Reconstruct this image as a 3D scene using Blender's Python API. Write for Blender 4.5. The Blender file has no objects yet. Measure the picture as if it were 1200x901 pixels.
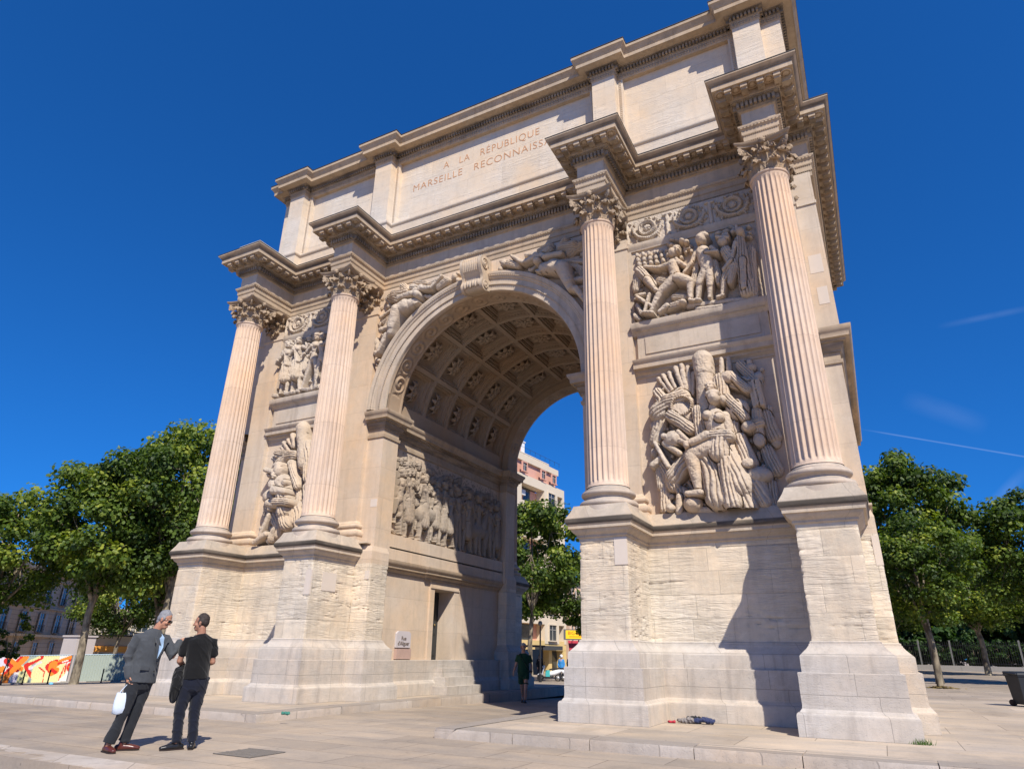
import bpy, math, random
import numpy as np
from mathutils import Vector, Matrix
rad = math.radians
scene = bpy.context.scene
COL = scene.collection

# ---------------------------------------------------------------- camera
CAM = Vector((8.7058, -13.1755, 1.1412))
yaw, pitch, roll = rad(27.9109), rad(22.2788), rad(0.8832)
F = Vector((-math.sin(yaw)*math.cos(pitch), math.cos(yaw)*math.cos(pitch), math.sin(pitch)))
R0 = Vector((math.cos(yaw), math.sin(yaw), 0)); U0 = R0.cross(F)
Rv = R0*math.cos(roll)+U0*math.sin(roll); Uv = -R0*math.sin(roll)+U0*math.cos(roll)
cd = bpy.data.cameras.new('camera'); cam = bpy.data.objects.new('camera', cd); COL.objects.link(cam)
m = Matrix.Identity(4)
for i in range(3):
    m[i][0] = Rv[i]; m[i][1] = Uv[i]; m[i][2] = -F[i]; m[i][3] = CAM[i]
cam.matrix_world = m
cd.sensor_width = 36; cd.lens = 768.5066/1200*36; cd.clip_start = .05; cd.clip_end = 6000
scene.camera = cam
# ---------------------------------------------------------------- light
SUN_DIR = Vector((.98, -1.0, 1.456)).normalized()          # towards the sun
sun_el = math.asin(SUN_DIR.z); sun_az = math.atan2(SUN_DIR.x, SUN_DIR.y)
w = bpy.data.worlds.new("World"); scene.world = w; w.use_nodes = True
nt = w.node_tree; nt.nodes.clear()
wo = nt.nodes.new('ShaderNodeOutputWorld'); bg = nt.nodes.new('ShaderNodeBackground')
sky = nt.nodes.new('ShaderNodeTexSky'); sky.sky_type = 'NISHITA'; sky.sun_disc = False
sky.sun_elevation = sun_el; sky.sun_rotation = sun_az; sky.altitude = 0
sky.air_density = 1.0; sky.dust_density = 0.05; sky.ozone_density = 4.5
SKY_STRENGTH = .122
bg.inputs['Strength'].default_value = SKY_STRENGTH
# clear mistral sky: the horizon band is taken from a little higher up, and the air is deep blue
tc = nt.nodes.new('ShaderNodeTexCoord'); sx = nt.nodes.new('ShaderNodeSeparateXYZ'); cx_ = nt.nodes.new('ShaderNodeCombineXYZ')
mz = nt.nodes.new('ShaderNodeMath'); mz.operation = 'MULTIPLY_ADD'; mz.inputs[1].default_value = .90; mz.inputs[2].default_value = .13; mz.use_clamp = True
nt.links.new(tc.outputs['Generated'], sx.inputs[0]); nt.links.new(sx.outputs[0], cx_.inputs[0]); nt.links.new(sx.outputs[1], cx_.inputs[1]); nt.links.new(sx.outputs[2], mz.inputs[0]); nt.links.new(mz.outputs[0], cx_.inputs[2])
nt.links.new(cx_.outputs[0], sky.inputs['Vector'])
tint = nt.nodes.new('ShaderNodeVectorMath'); tint.operation = 'MULTIPLY'; tint.inputs[1].default_value = (.09, .46, .88)
nt.links.new(sky.outputs[0], tint.inputs[0])
# thin cirrus and one vapour trail, very high up
def sky_streaks():
    N = nt.nodes.new; L = nt.links.new
    def mr(f, a, c, lo=0, hi=1):
        x = N('ShaderNodeMapRange'); x.inputs[1].default_value = a; x.inputs[2].default_value = c; x.inputs[3].default_value = lo; x.inputs[4].default_value = hi; L(f, x.inputs[0]); return x.outputs[0]
    def mul(a, c):
        x = N('ShaderNodeMath'); x.operation = 'MULTIPLY'; L(a, x.inputs[0]); L(c, x.inputs[1]); return x.outputs[0]
    def dot(v):
        x = N('ShaderNodeVectorMath'); x.operation = 'DOT_PRODUCT'; L(tc.outputs['Generated'], x.inputs[0]); x.inputs[1].default_value = v; return x.outputs['Value']
    def pix(u, v):
        d = (F*768.5+Rv*(u-600)-Uv*(v-450.5)).normalized(); return d
    out = None
    def add(v):
        nonlocal out
        if out is None: out = v
        else:
            x = N('ShaderNodeMath'); x.operation = 'ADD'; L(out, x.inputs[0]); L(v, x.inputs[1]); out = x.outputs[0]
    def streak(d0, d1, wd, amt, soft):
        n = d0.cross(d1).normalized(); mid = (d0+d1).normalized(); half = d0.dot(mid)
        a = N('ShaderNodeMath'); a.operation = 'ABSOLUTE'; L(dot(tuple(n)), a.inputs[0])
        ln = mr(dot(tuple(mid)), half-soft, half+soft*.3); add(mul(mul(mr(a.outputs[0], wd, wd*.15), ln), mr(noi, .3, .62, amt*.35, amt)))
    tn = N('ShaderNodeTexNoise'); tn.inputs['Scale'].default_value = 14; tn.inputs['Detail'].default_value = 6; tn.inputs['Distortion'].default_value = .6; L(tc.outputs['Generated'], tn.inputs['Vector']); noi = tn.outputs[0]
    streak(pix(1040, 508), pix(1260, 545), .0013, .15, .004)
    streak(pix(1128, 377), pix(1182, 366), .005, .06, .0010)
    streak(pix(1146, 610), pix(1190, 565), .009, .08, .0012)
    streak(pix(1085, 475), pix(1128, 490), .016, .045, .0010)
    return out
mxs = nt.nodes.new('ShaderNodeMix'); mxs.data_type = 'RGBA'; mxs.inputs[7].default_value = (4.2, 5.2, 6.8, 1)
nt.links.new(sky_streaks(), mxs.inputs[0]); nt.links.new(tint.outputs[0], mxs.inputs[6]); nt.links.new(mxs.outputs[2], bg.inputs['Color'])
nt.links.new(bg.outputs[0], wo.inputs[0])
sd = bpy.data.lights.new('sun', 'SUN'); sd.energy = 4.4; sd.angle = rad(.53); sd.color = (1.0, .93, .83)
sun = bpy.data.objects.new('sun', sd); COL.objects.link(sun)
sun.rotation_euler = SUN_DIR.to_track_quat('Z', 'Y').to_euler(); sun.location = (30, -30, 45)
scene.view_settings.view_transform = 'Standard'; scene.view_settings.look = 'None'
scene.view_settings.exposure = 0.54; scene.view_settings.gamma = 1.0
scene.view_settings.use_curve_mapping = False
scene.render.engine = 'CYCLES'
scene.cycles.max_bounces = 8; scene.cycles.diffuse_bounces = 5; scene.cycles.glossy_bounces = 2
scene.cycles.transmission_bounces = 3; scene.cycles.transparent_max_bounces = 6
scene.cycles.use_denoising = True

# ---------------------------------------------------------------- helpers
class MB:
    def __init__(s): s.v = []; s.f = []; s.m = []
    def add(s, vs, fs, mi=0):
        b = len(s.v); s.v += [tuple(map(float, v)) for v in vs]; s.f += [tuple(b+i for i in f) for f in fs]; s.m += [mi]*len(fs)
    def box(s, x0, y0, z0, x1, y1, z1, mi=0):
        s.add([(x0,y0,z0),(x1,y0,z0),(x1,y1,z0),(x0,y1,z0),(x0,y0,z1),(x1,y0,z1),(x1,y1,z1),(x0,y1,z1)],
              [(0,3,2,1),(4,5,6,7),(0,1,5,4),(1,2,6,5),(2,3,7,6),(3,0,4,7)], mi)
    def obox(s, c, ax, ay, az, mi=0):
        c = Vector(c); ax, ay, az = Vector(ax), Vector(ay), Vector(az)
        vs = [c+sx*ax+sy*ay+sz*az for sz in (-1,1) for sx, sy in ((-1,-1),(1,-1),(1,1),(-1,1))]
        s.add(vs, [(0,3,2,1),(4,5,6,7),(0,1,5,4),(1,2,6,5),(2,3,7,6),(3,0,4,7)], mi)
    def cyl(s, c, r, z0, z1, n=12, r1=None, mi=0):
        r1 = r if r1 is None else r1
        vs = [(c[0]+q*math.cos(2*math.pi*i/n), c[1]+q*math.sin(2*math.pi*i/n), z) for q, z in ((r,z0),(r1,z1)) for i in range(n)]
        fs = [(i,(i+1)%n,n+(i+1)%n,n+i) for i in range(n)]+[tuple(range(n-1,-1,-1)), tuple(range(n,2*n))]
        s.add(vs, fs, mi)
    def lathe(s, prof, n=24, c=(0,0,0), cap=True, mi=0):
        k = len(prof)
        vs = [(c[0]+r*math.cos(2*math.pi*i/n), c[1]+r*math.sin(2*math.pi*i/n), c[2]+z) for r, z in prof for i in range(n)]
        fs = [(j*n+i, j*n+(i+1)%n, (j+1)*n+(i+1)%n, (j+1)*n+i) for j in range(k-1) for i in range(n)]
        if cap: fs += [tuple(range(n-1,-1,-1)), tuple((k-1)*n+i for i in range(n))]
        s.add(vs, fs, mi)
    def tube(s, pts, rs, n=10, flat=(1,1), up=(0,0,1), mi=0, round_=True):
        """loft of elliptical rings along pts; rs a number or (a,b) per point"""
        P = [Vector(p) for p in pts]; R = [(r if isinstance(r, (tuple,list)) else (r*flat[0], r*flat[1])) for r in rs]
        if round_:
            d0 = (P[0]-P[1]).normalized(); d1 = (P[-1]-P[-2]).normalized()
            a0, a1 = min(R[0]), min(R[-1])
            pre = [(P[0]+d0*a0*math.sin(t), tuple(x*math.cos(t) for x in R[0])) for t in (1.35, .95, .5)]
            post = [(P[-1]+d1*a1*math.sin(t), tuple(x*math.cos(t) for x in R[-1])) for t in (.5, .95, 1.35)]
            P = [p for p, _ in pre]+P+[p for p, _ in post]; R = [r for _, r in pre]+R+[r for _, r in post]
        k = len(P); vs = []
        for i in range(k):
            t = (P[min(i+1,k-1)]-P[max(i-1,0)]).normalized(); u = Vector(up)
            if abs(t.dot(u)) > .98: u = Vector((0,1,0)) if abs(t.y) < .9 else Vector((1,0,0))
            a = u.cross(t).normalized(); b = t.cross(a).normalized()
            for j in range(n):
                th = 2*math.pi*j/n; vs.append(P[i]+a*(R[i][0]*math.cos(th))+b*(R[i][1]*math.sin(th)))
        fs = [(j*n+i, j*n+(i+1)%n, (j+1)*n+(i+1)%n, (j+1)*n+i) for j in range(k-1) for i in range(n)]
        fs += [tuple(range(n-1,-1,-1)), tuple((k-1)*n+i for i in range(n))]
        s.add(vs, fs, mi)
    def ball(s, c, r, n=12, mi=0, rot=None):
        r = r if isinstance(r, (tuple,list)) else (r,r,r); vs = []; h = n//2
        for j in range(1, h):
            for i in range(n):
                p = Vector((r[0]*math.sin(math.pi*j/h)*math.cos(2*math.pi*i/n), r[1]*math.sin(math.pi*j/h)*math.sin(2*math.pi*i/n), -r[2]*math.cos(math.pi*j/h)))
                if rot is not None: p = rot @ p
                vs.append(Vector(c)+p)
        fs = [(j*n+i, j*n+(i+1)%n, (j+1)*n+(i+1)%n, (j+1)*n+i) for j in range(h-2) for i in range(n)]
        b, t = Vector((0,0,-r[2])), Vector((0,0,r[2]))
        if rot is not None: b, t = rot @ b, rot @ t
        vs += [Vector(c)+b, Vector(c)+t]; nb = (h-1)*n
        fs += [(nb, (i+1)%n, i) for i in range(n)]+[(nb+1, (h-2)*n+i, (h-2)*n+(i+1)%n) for i in range(n)]
        s.add(vs, fs, mi)
    def mesh(s, name, mats, smooth=None, org=(0,0,0)):
        me = bpy.data.meshes.new(name)
        me.from_pydata([(v[0]-org[0], v[1]-org[1], v[2]-org[2]) for v in s.v], [], s.f)
        for mt in (mats if isinstance(mats, (list,tuple)) else [mats]): me.materials.append(mt)
        if any(s.m): me.polygons.foreach_set('material_index', s.m)
        if smooth is not None:
            me.polygons.foreach_set('use_smooth', [True]*len(me.polygons))
            if smooth < 180: me.set_sharp_from_angle(angle=rad(smooth))
        me.update(); return me
    def build(s, name, mats, parent=None, smooth=None, org=None, loc=(0,0,0)):
        if org is None: org = tuple(root_of(parent).location) if parent else (0,0,0)
        o = bpy.data.objects.new(name, s.mesh(name, mats, smooth, org)); COL.objects.link(o)
        o.location = loc
        if parent: o.parent = parent
        return o
def root_of(o):
    while o.parent: o = o.parent
    return o
def tag(o, label=None, cat=None, group=None, kind=None):
    for k, v in (('label', label), ('category', cat), ('group', group), ('kind', kind)):
        if v: o[k] = v
    return o
def thing(name, label, cat, loc=(0,0,0), rz=0, group=None):
    o = bpy.data.objects.new(name, None); COL.objects.link(o); o.location = loc; o.rotation_euler = (0,0,rz)
    o.empty_display_size = .3
    return tag(o, label, cat, group)
def inst(name, mesh, parent, loc, rot=(0,0,0), scale=(1,1,1)):
    o = bpy.data.objects.new(name, mesh); COL.objects.link(o); o.parent = parent
    o.location = loc; o.rotation_euler = rot; o.scale = scale; return o
def copy_tree(o, parent=None):
    c = o.copy(); COL.objects.link(c); c.parent = parent
    for ch in [q for q in o.children]: copy_tree(ch, c)
    return c

# ---- numpy value noise
def _h(ix, iy, s):
    n = (ix.astype(np.int64)*374761393 + iy.astype(np.int64)*668265263 + s*974634777) & 0xffffffff
    n = ((n ^ (n >> 13))*1274126177) & 0xffffffff
    return ((n ^ (n >> 16)) & 0xffff)/65535.0
def vnoise(x, y, s=0):
    x = np.asarray(x, float); y = np.asarray(y, float)
    ix, iy = np.floor(x), np.floor(y); fx, fy = x-ix, y-iy
    fx = fx*fx*(3-2*fx); fy = fy*fy*(3-2*fy)
    a, b, c_, d = _h(ix,iy,s), _h(ix+1,iy,s), _h(ix,iy+1,s), _h(ix+1,iy+1,s)
    return (a*(1-fx)+b*fx)*(1-fy)+(c_*(1-fx)+d*fx)*fy
def fbm(x, y, s=0, o=4):
    r = 0; a = .5
    for i in range(o): r = r+a*vnoise(x*2**i, y*2**i, s+i*7); a *= .5
    return r

# ---------------------------------------------------------------- materials
def nodes(m):
    m.use_nodes = True; nt = m.node_tree; return nt, nt.nodes['Principled BSDF']
def flat(name, col, rough=.7, metal=0, spec=.3, emit=None, noise=0, nscale=8):
    m = bpy.data.materials.new(name); nt, b = nodes(m)
    b.inputs['Base Color'].default_value = (*col, 1); b.inputs['Roughness'].default_value = rough
    b.inputs['Metallic'].default_value = metal; b.inputs['Specular IOR Level'].default_value = spec
    if noise:
        g = nt.nodes.new('ShaderNodeNewGeometry'); n = nt.nodes.new('ShaderNodeTexNoise'); n.inputs['Scale'].default_value = nscale; n.inputs['Detail'].default_value = 5
        r = nt.nodes.new('ShaderNodeMapRange'); r.inputs['To Min'].default_value = 1-noise; r.inputs['To Max'].default_value = 1+noise
        mx = nt.nodes.new('ShaderNodeVectorMath'); mx.operation = 'SCALE'; mx.inputs[0].default_value = col
        nt.links.new(g.outputs['Position'], n.inputs['Vector']); nt.links.new(n.outputs[0], r.inputs[0]); nt.links.new(r.outputs[0], mx.inputs['Scale']); nt.links.new(mx.outputs[0], b.inputs['Base Color'])
        bp = nt.nodes.new('ShaderNodeBump'); bp.inputs['Strength'].default_value = .15; bp.inputs['Distance'].default_value = .01
        nt.links.new(n.outputs[0], bp.inputs['Height']); nt.links.new(bp.outputs[0], b.inputs['Normal'])
    return m
def stone(name, base, warm=None, cool=None, brick=(1.1, .42), mortar=.006, bvar=.12, patch=.5, erode=0., bump=.5, bdist=.012, pores=.4, ledge=.0, streak=.35, mort_dark=.6, dark_bands=None):
    """limestone: coursed blocks, veined colour, horizontal erosion, grey lichen on upward faces"""
    warm = warm or tuple(c*k for c, k in zip(base, (1.04, .92, .78))); cool = cool or tuple(c*k for c, k in zip(base, (.98, 1.02, 1.08)))
    m = bpy.data.materials.new(name); nt, b = nodes(m); L = nt.links.new; N = nt.nodes.new
    g = N('ShaderNodeNewGeometry'); sep = N('ShaderNodeSeparateXYZ'); L(g.outputs['Position'], sep.inputs[0])
    ad = N('ShaderNodeMath'); ad.operation = 'ADD'; L(sep.outputs[0], ad.inputs[0]); L(sep.outputs[1], ad.inputs[1])
    cmb = N('ShaderNodeCombineXYZ'); L(ad.outputs[0], cmb.inputs[0]); L(sep.outputs[2], cmb.inputs[1])
    def noise(scale, det, vec=None, sc=None, rough=.55, dist=0):
        n = N('ShaderNodeTexNoise'); n.inputs['Scale'].default_value = scale; n.inputs['Detail'].default_value = det
        n.inputs['Roughness'].default_value = rough; n.inputs['Distortion'].default_value = dist
        src = vec or g.outputs['Position']
        if sc:
            mp = N('ShaderNodeMapping'); mp.inputs['Scale'].default_value = sc; L(src, mp.inputs['Vector']); src = mp.outputs[0]
        L(src, n.inputs['Vector']); return n.outputs[0]
    def mix(f, a, c, mode='MIX', fac=None):
        x = N('ShaderNodeMix'); x.data_type = 'RGBA'; x.blend_type = mode
        if f is not None: L(f, x.inputs[0])
        else: x.inputs[0].default_value = fac
        for s_, v in ((x.inputs[6], a), (x.inputs[7], c)):
            if isinstance(v, tuple): s_.default_value = (*v, 1)
            else: L(v, s_)
        return x.outputs[2]
    def mr(f, a, c, lo=0, hi=1):
        x = N('ShaderNodeMapRange'); x.inputs[1].default_value = a; x.inputs[2].default_value = c; x.inputs[3].default_value = lo; x.inputs[4].default_value = hi
        L(f, x.inputs[0]); return x.outputs[0]
    def mth(op, a, c):
        x = N('ShaderNodeMath'); x.operation = op
        for s_, v in ((x.inputs[0], a), (x.inputs[1], c)):
            if isinstance(v, (int,float)): s_.default_value = v
            else: L(v, s_)
        return x.outputs[0]
    # warp block coordinates slightly
    br = N('ShaderNodeTexBrick'); br.inputs['Color1'].default_value = (0,0,0,1); br.inputs['Color2'].default_value = (1,1,1,1); br.inputs['Mortar'].default_value = (.5,.5,.5,1)
    br.inputs['Scale'].default_value = 1; br.inputs['Brick Width'].default_value = brick[0]; br.inputs['Row Height'].default_value = brick[1]
    br.inputs['Mortar Size'].default_value = mortar; br.inputs['Mortar Smooth'].default_value = .3; br.offset = .5; br.squash = .8; br.squash_frequency = 3
    L(cmb.outputs[0], br.inputs['Vector'])
    big = noise(.45, 4); med = noise(2.2, 5, rough=.6); fine = noise(28, 4)
    col = mix(mr(big, .35, .65), warm, cool)
    col = mix(mr(med, .3, .7, 0, patch), col, tuple(c*.82 for c in base))
    tone = N('ShaderNodeRGBToBW'); L(br.outputs['Color'], tone.inputs[0])
    col = mix(None, col, col, fac=0) if False else col
    sc = N('ShaderNodeVectorMath'); sc.operation = 'SCALE'; L(col, sc.inputs[0]); L(mr(tone.outputs[0], 0, 1, 1-bvar, 1+bvar), sc.inputs['Scale']); col = sc.outputs[0]
    # vertical rain streaks with their own shape
    st = noise(1.0, 6, sc=(3.6, 3.6, .30), rough=.65, dist=.5); col = mix(mth('MULTIPLY', mr(st, .50, .68), streak), col, (base[0]*.52, base[1]*.50, base[2]*.5))
    mo = noise(6.5, 6, rough=.7, dist=.3); col = mix(mth('MULTIPLY', mr(mo, .52, .70), patch*.45), col, tuple(c*.62 for c in base)); col = mix(mth('MULTIPLY', mr(mo, .46, .30), patch*.30), col, tuple(min(.8, c*1.18+.03) for c in base))
    po = noise(60, 3); col = mix(mth('MULTIPLY', mr(po, .6, .75), pores*.5), col, tuple(c*.55 for c in base))
    if mort_dark: col = mix(mth('MULTIPLY', br.outputs['Fac'], mort_dark), col, tuple(c*.5 for c in base))
    # lichen and soot lying on ledges (upward faces)
    if ledge:
        sn = N('ShaderNodeSeparateXYZ'); L(g.outputs['Normal'], sn.inputs[0])
        lf = mth('MULTIPLY', mr(sn.outputs[2], .15, .6), mr(med, .3, .55)); col = mix(mth('MULTIPLY', lf, ledge), col, (.17, .16, .145))
    if dark_bands:      # black gypsum deposit along drip edges; mottled dark bands across the mouldings below
        for lo, hi, c0_, c1_ in dark_bands:
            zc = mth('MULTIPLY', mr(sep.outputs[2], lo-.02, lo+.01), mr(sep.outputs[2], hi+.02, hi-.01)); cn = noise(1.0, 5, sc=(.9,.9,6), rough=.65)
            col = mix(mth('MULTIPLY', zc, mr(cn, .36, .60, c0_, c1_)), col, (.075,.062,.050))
    L(col, b.inputs['Base Color']); b.inputs['Roughness'].default_value = .88; b.inputs['Specular IOR Level'].default_value = .2
    h = mth('ADD', mth('MULTIPLY', fine, .35), mth('MULTIPLY', med, .8))
    h = mth('ADD', h, mth('MULTIPLY', mr(po, .55, .8), -pores))
    h = mth('ADD', h, mth('MULTIPLY', br.outputs['Fac'], -.9))
    if erode:
        er = noise(1.0, 7, sc=(1.3, 1.3, 11), rough=.62, dist=.4); pk = noise(.9, 3)
        ridge = mth('ABSOLUTE', mth('SUBTRACT', er, .5), 0); ridge = mr(ridge, 0, .08, -1, 0)
        h = mth('ADD', h, mth('MULTIPLY', mth('ADD', mth('MULTIPLY', er, 2.2), mth('MULTIPLY', ridge, .9)), mth('MULTIPLY', mr(pk, .38, .6), erode)))
    bp = N('ShaderNodeBump'); bp.inputs['Strength'].default_value = bump; bp.inputs['Distance'].default_value = bdist
    L(h, bp.inputs['Height']); L(bp.outputs[0], b.inputs['Normal'])
    return m
M = {}
M['wall'] = stone('limestone_wall', (.60,.49,.375), brick=(1.7,.86), mortar=.004, bvar=.05, streak=.26, mort_dark=.45, patch=.6, pores=.6)
M['pale'] = stone('attic_limestone', (.65,.56,.45), brick=(1.62,.62), mortar=.003, bvar=.045, mort_dark=.15, erode=.55, bump=.7, streak=.12)
M['rough'] = stone('weathered_limestone', (.68,.59,.465), brick=(1.0,.46), bvar=.09, erode=1.0, bump=.6, bdist=.02, streak=.35, ledge=.3, mort_dark=.5, patch=.9)
M['plinth'] = stone('plinth_limestone', (.53,.475,.41), brick=(1.5,.6), bvar=.05, streak=.5, pores=.9, mort_dark=.7, erode=.3, patch=.9)
M['column'] = stone('column_limestone', (.63,.485,.37), brick=(3,1.75), mortar=.004, bvar=.05, streak=.25, patch=.6, pores=.5)
M['carved'] = stone('carved_limestone', (.54,.45,.35), brick=(2.4,1.3), mortar=.003, bvar=.05, streak=.5, patch=.9, ledge=.25)
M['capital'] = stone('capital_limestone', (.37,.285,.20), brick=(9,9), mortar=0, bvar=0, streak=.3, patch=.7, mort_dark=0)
M['cornice'] = stone('cornice_limestone', (.47,.37,.265), brick=(1.4,3), mortar=.004, bvar=.09, dark_bands=((13.40,13.46,.3,.8),(12.86,13.13,.15,.75),(17.31,17.50,.15,.75),(7.16,7.42,.0,.6)), streak=.45, patch=.9, ledge=.8)  # first band is the drip edge; the rest darken the dentil and moulding rows
M['ledge'] = stone('sooty_cornice_limestone', (.54,.455,.355), brick=(1.6,3), mortar=.006, bvar=.08, streak=.35, patch=.9, ledge=.28, pores=.8, dark_bands=((3.60,3.70,.6,1.0),(3.60,3.70,.4,.9)))
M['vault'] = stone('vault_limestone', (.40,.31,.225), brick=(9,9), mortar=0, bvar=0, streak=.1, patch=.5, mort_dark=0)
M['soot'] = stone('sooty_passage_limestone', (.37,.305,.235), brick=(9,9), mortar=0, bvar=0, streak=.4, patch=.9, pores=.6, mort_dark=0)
M['worn'] = stone('worn_grey_block', (.40,.37,.33), brick=(4,4), mortar=0, bvar=0, bump=1, bdist=.03, patch=.8, ledge=.5, mort_dark=0)
M['copper'] = flat('inlaid_letter_copper', (.50,.26,.13), .6)
M['incised'] = flat('incised_letter_dark', (.12,.09,.07), .8)
TROPHY = [('c',6.16,7.41,0.254,6.16,7.13,0.242,0.22,0),('c',6.16,7.13,0.213,6.15,6.17,0.233,0.22,0),('c',5.41,6.79,0.049,5.2,7.25,0.061,0.12,0),('c',5.49,6.78,0.049,5.35,7.28,0.06,0.12,0),('c',5.36,6.75,0.044,5.08,7.2,0.056,0.1,0),
 ('c',5.67,6.7,0.058,5.52,7.35,0.07,0.16,0),('c',5.71,6.74,0.058,5.66,7.39,0.065,0.16,0),('c',5.79,6.73,0.048,5.79,7.33,0.059,0.14,0),('c',5.84,6.67,0.043,5.9,7.17,0.059,0.12,0),('c',5.04,6.34,0.272,5.57,6.66,0.234,0.1,0.25),
 ('c',4.9,5.7,0.17,5.14,6.43,0.222,0.06,0.2),('c',5.3,6.55,0.197,5.64,6.6,0.194,0.18,0.2),('e',5.55,6.16,0.345,0.374,0.2,0.14),('c',5.36,6.14,0.145,5.76,5.78,0.159,0.3,0.3),('c',5.77,6.48,0.125,5.81,5.83,0.14,0.16,0.3),
 ('e',5.39,5.6,0.293,0.218,0.26,0.16),('c',5.18,5.67,0.077,5.73,5.45,0.083,0.34,0),('c',5.52,5.72,0.066,5.81,5.34,0.064,0.36,0),('c',5.17,5.52,0.067,5.48,5.26,0.074,0.3,0),('c',4.96,5.55,0.058,5.2,4.99,0.056,0.3,0),
 ('c',5.06,5.24,0.066,4.85,5.07,0.086,0.25,0),('c',5.28,4.79,0.23,5.68,5.17,0.211,0.16,0.3),('c',5.05,5.15,0.161,5.24,4.61,0.183,0.12,0.25),('c',5.03,4.86,0.14,5.02,4.12,0.155,0.06,0.2),('c',4.95,5.06,0.123,4.96,4.63,0.121,0.1,0.2),
 ('c',5.41,4.45,0.154,5.51,4.08,0.177,0.1,0.3),('e',5.18,4.08,0.108,0.108,0.28,0.1),('c',5.38,4.32,0.081,5.34,4,0.089,0.22,0),('e',5.66,4.13,0.23,0.221,0.2,0.26),('c',5.87,4.05,0.113,6.25,4.04,0.094,0.16,0),
 ('c',5.64,4.02,0.088,6.16,3.97,0.077,0.22,0),('e',6.37,6.33,0.149,0.177,0.46,0.16),('e',6.36,6.42,0.168,0.112,0.5,0.1),('c',6.31,6.17,0.083,6.3,6.05,0.092,0.4,0),('c',6.31,5.92,0.257,6.35,5.51,0.207,0.34,0),
 ('e',6.2,5.96,0.115,0.12,0.46,0.12),('e',6.44,5.87,0.118,0.118,0.48,0.12),('e',6.54,6.3,0.092,0.111,0.4,0.1),('c',6.54,5.94,0.109,6.58,5.57,0.098,0.36,0),('c',6.57,5.44,0.151,6.14,5.5,0.127,0.5,0.2),
 ('c',6.16,5.49,0.109,5.76,5.35,0.083,0.54,0),('e',5.72,5.33,0.083,0.092,0.56,0.06),('c',6.17,5.61,0.027,6.68,6.04,0.027,0.66,0),('c',6.34,5.28,0.25,5.8,5.17,0.201,0.4,0),('c',5.78,5.09,0.191,5.84,4.41,0.089,0.42,0),
 ('c',5.62,4.3,0.071,5.89,4.31,0.079,0.46,0),('c',6.4,5.22,0.294,6.63,4.42,0.358,0.3,0.3),('c',6.59,4.43,0.342,6.75,3.98,0.25,0.24,0.3),('c',6.06,5.12,0.18,6.22,4.15,0.267,0.34,0.35),('c',5.94,4.86,0.117,6.09,4.16,0.173,0.28,0.3),
 ('c',6.45,5.08,0.177,6.51,4.04,0.211,0.42,0.3),('c',5.97,6.15,0.16,5.99,5.56,0.138,0.3,0.3),('c',6.67,5.8,0.126,6.71,5.14,0.131,0.22,0.3),('c',6.44,5.45,0.179,6.36,5.09,0.222,0.46,0.3),('c',6.53,7.01,0.076,6.56,7.4,0.048,0.14,0),
 ('c',6.69,6.98,0.085,6.71,7.39,0.048,0.12,0),('c',6.46,6.92,0.17,7.06,6.66,0.21,0.12,0.3),('c',6.51,6.46,0.186,6.48,6.86,0.17,0.2,0.3),('e',6.68,6.88,0.168,0.168,0.24,0.1),('c',6.74,6.92,0.093,7.05,6.51,0.118,0.26,0.2),
 ('e',6.79,6.09,0.28,0.28,0.24,0.16),('c',6.63,6.34,0.119,6.93,5.86,0.116,0.34,0.3),('e',7.16,7.09,0.138,0.12,0.06,0.12),('e',7.28,6.84,0.127,0.155,0.06,0.12),('e',7.13,7.22,0.084,0.121,0.06,0.08),
 ('c',6.95,7.18,0.14,7.24,6.68,0.136,0.08,0.3),('c',7.19,6.69,0.059,7.23,6.14,0.058,0.26,0),('c',7.27,6.67,0.059,7.31,6.12,0.057,0.28,0),('c',7.11,6.65,0.055,7.15,6.11,0.053,0.24,0),('e',6.99,5.64,0.141,0.132,0.36,0.08),
 ('c',6.95,5.67,0.159,7.17,5.73,0.149,0.2,0.2),('c',7.16,6.01,0.133,7.14,5.36,0.13,0.16,0.2),('c',6.79,5.45,0.132,6.88,4.89,0.215,0.26,0.2),('e',6.91,4.83,0.145,0.111,0.44,0.04),('e',7.14,5.36,0.13,0.173,0.24,0.06),
 ('e',7.03,4.61,0.312,0.194,0.26,0.16),('c',6.97,4.44,0.235,7.09,4.08,0.164,0.2,0.2),('c',6.76,4.77,0.112,6.77,4.15,0.126,0.16,0.3),('c',7.39,6.12,0.097,7.4,5.88,0.113,0.04,0.3),('c',7.32,5.94,0.158,7.43,5.46,0.171,0.06,0.3),
 ('e',7.45,5.32,0.11,0.144,0.04,0.1),('c',7.26,5.16,0.153,7.37,4.75,0.175,0.08,0.3),('e',7.42,4.78,0.1,0.15,0.06,0.1),('c',7.22,4.45,0.149,7.24,3.98,0.163,0.06,0.3),('c',4.89,6.26,0.099,4.91,5.85,0.107,0.02,0.3),
 ('e',4.87,6.06,0.108,0.128,0.06,0.08),('e',4.87,5.41,0.125,0.144,0.06,0.1),('e',4.98,5.84,0.146,0.146,0.08,0.1),('c',5.03,6.86,0.141,5.2,6.52,0.197,0.06,0.3)]
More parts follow.
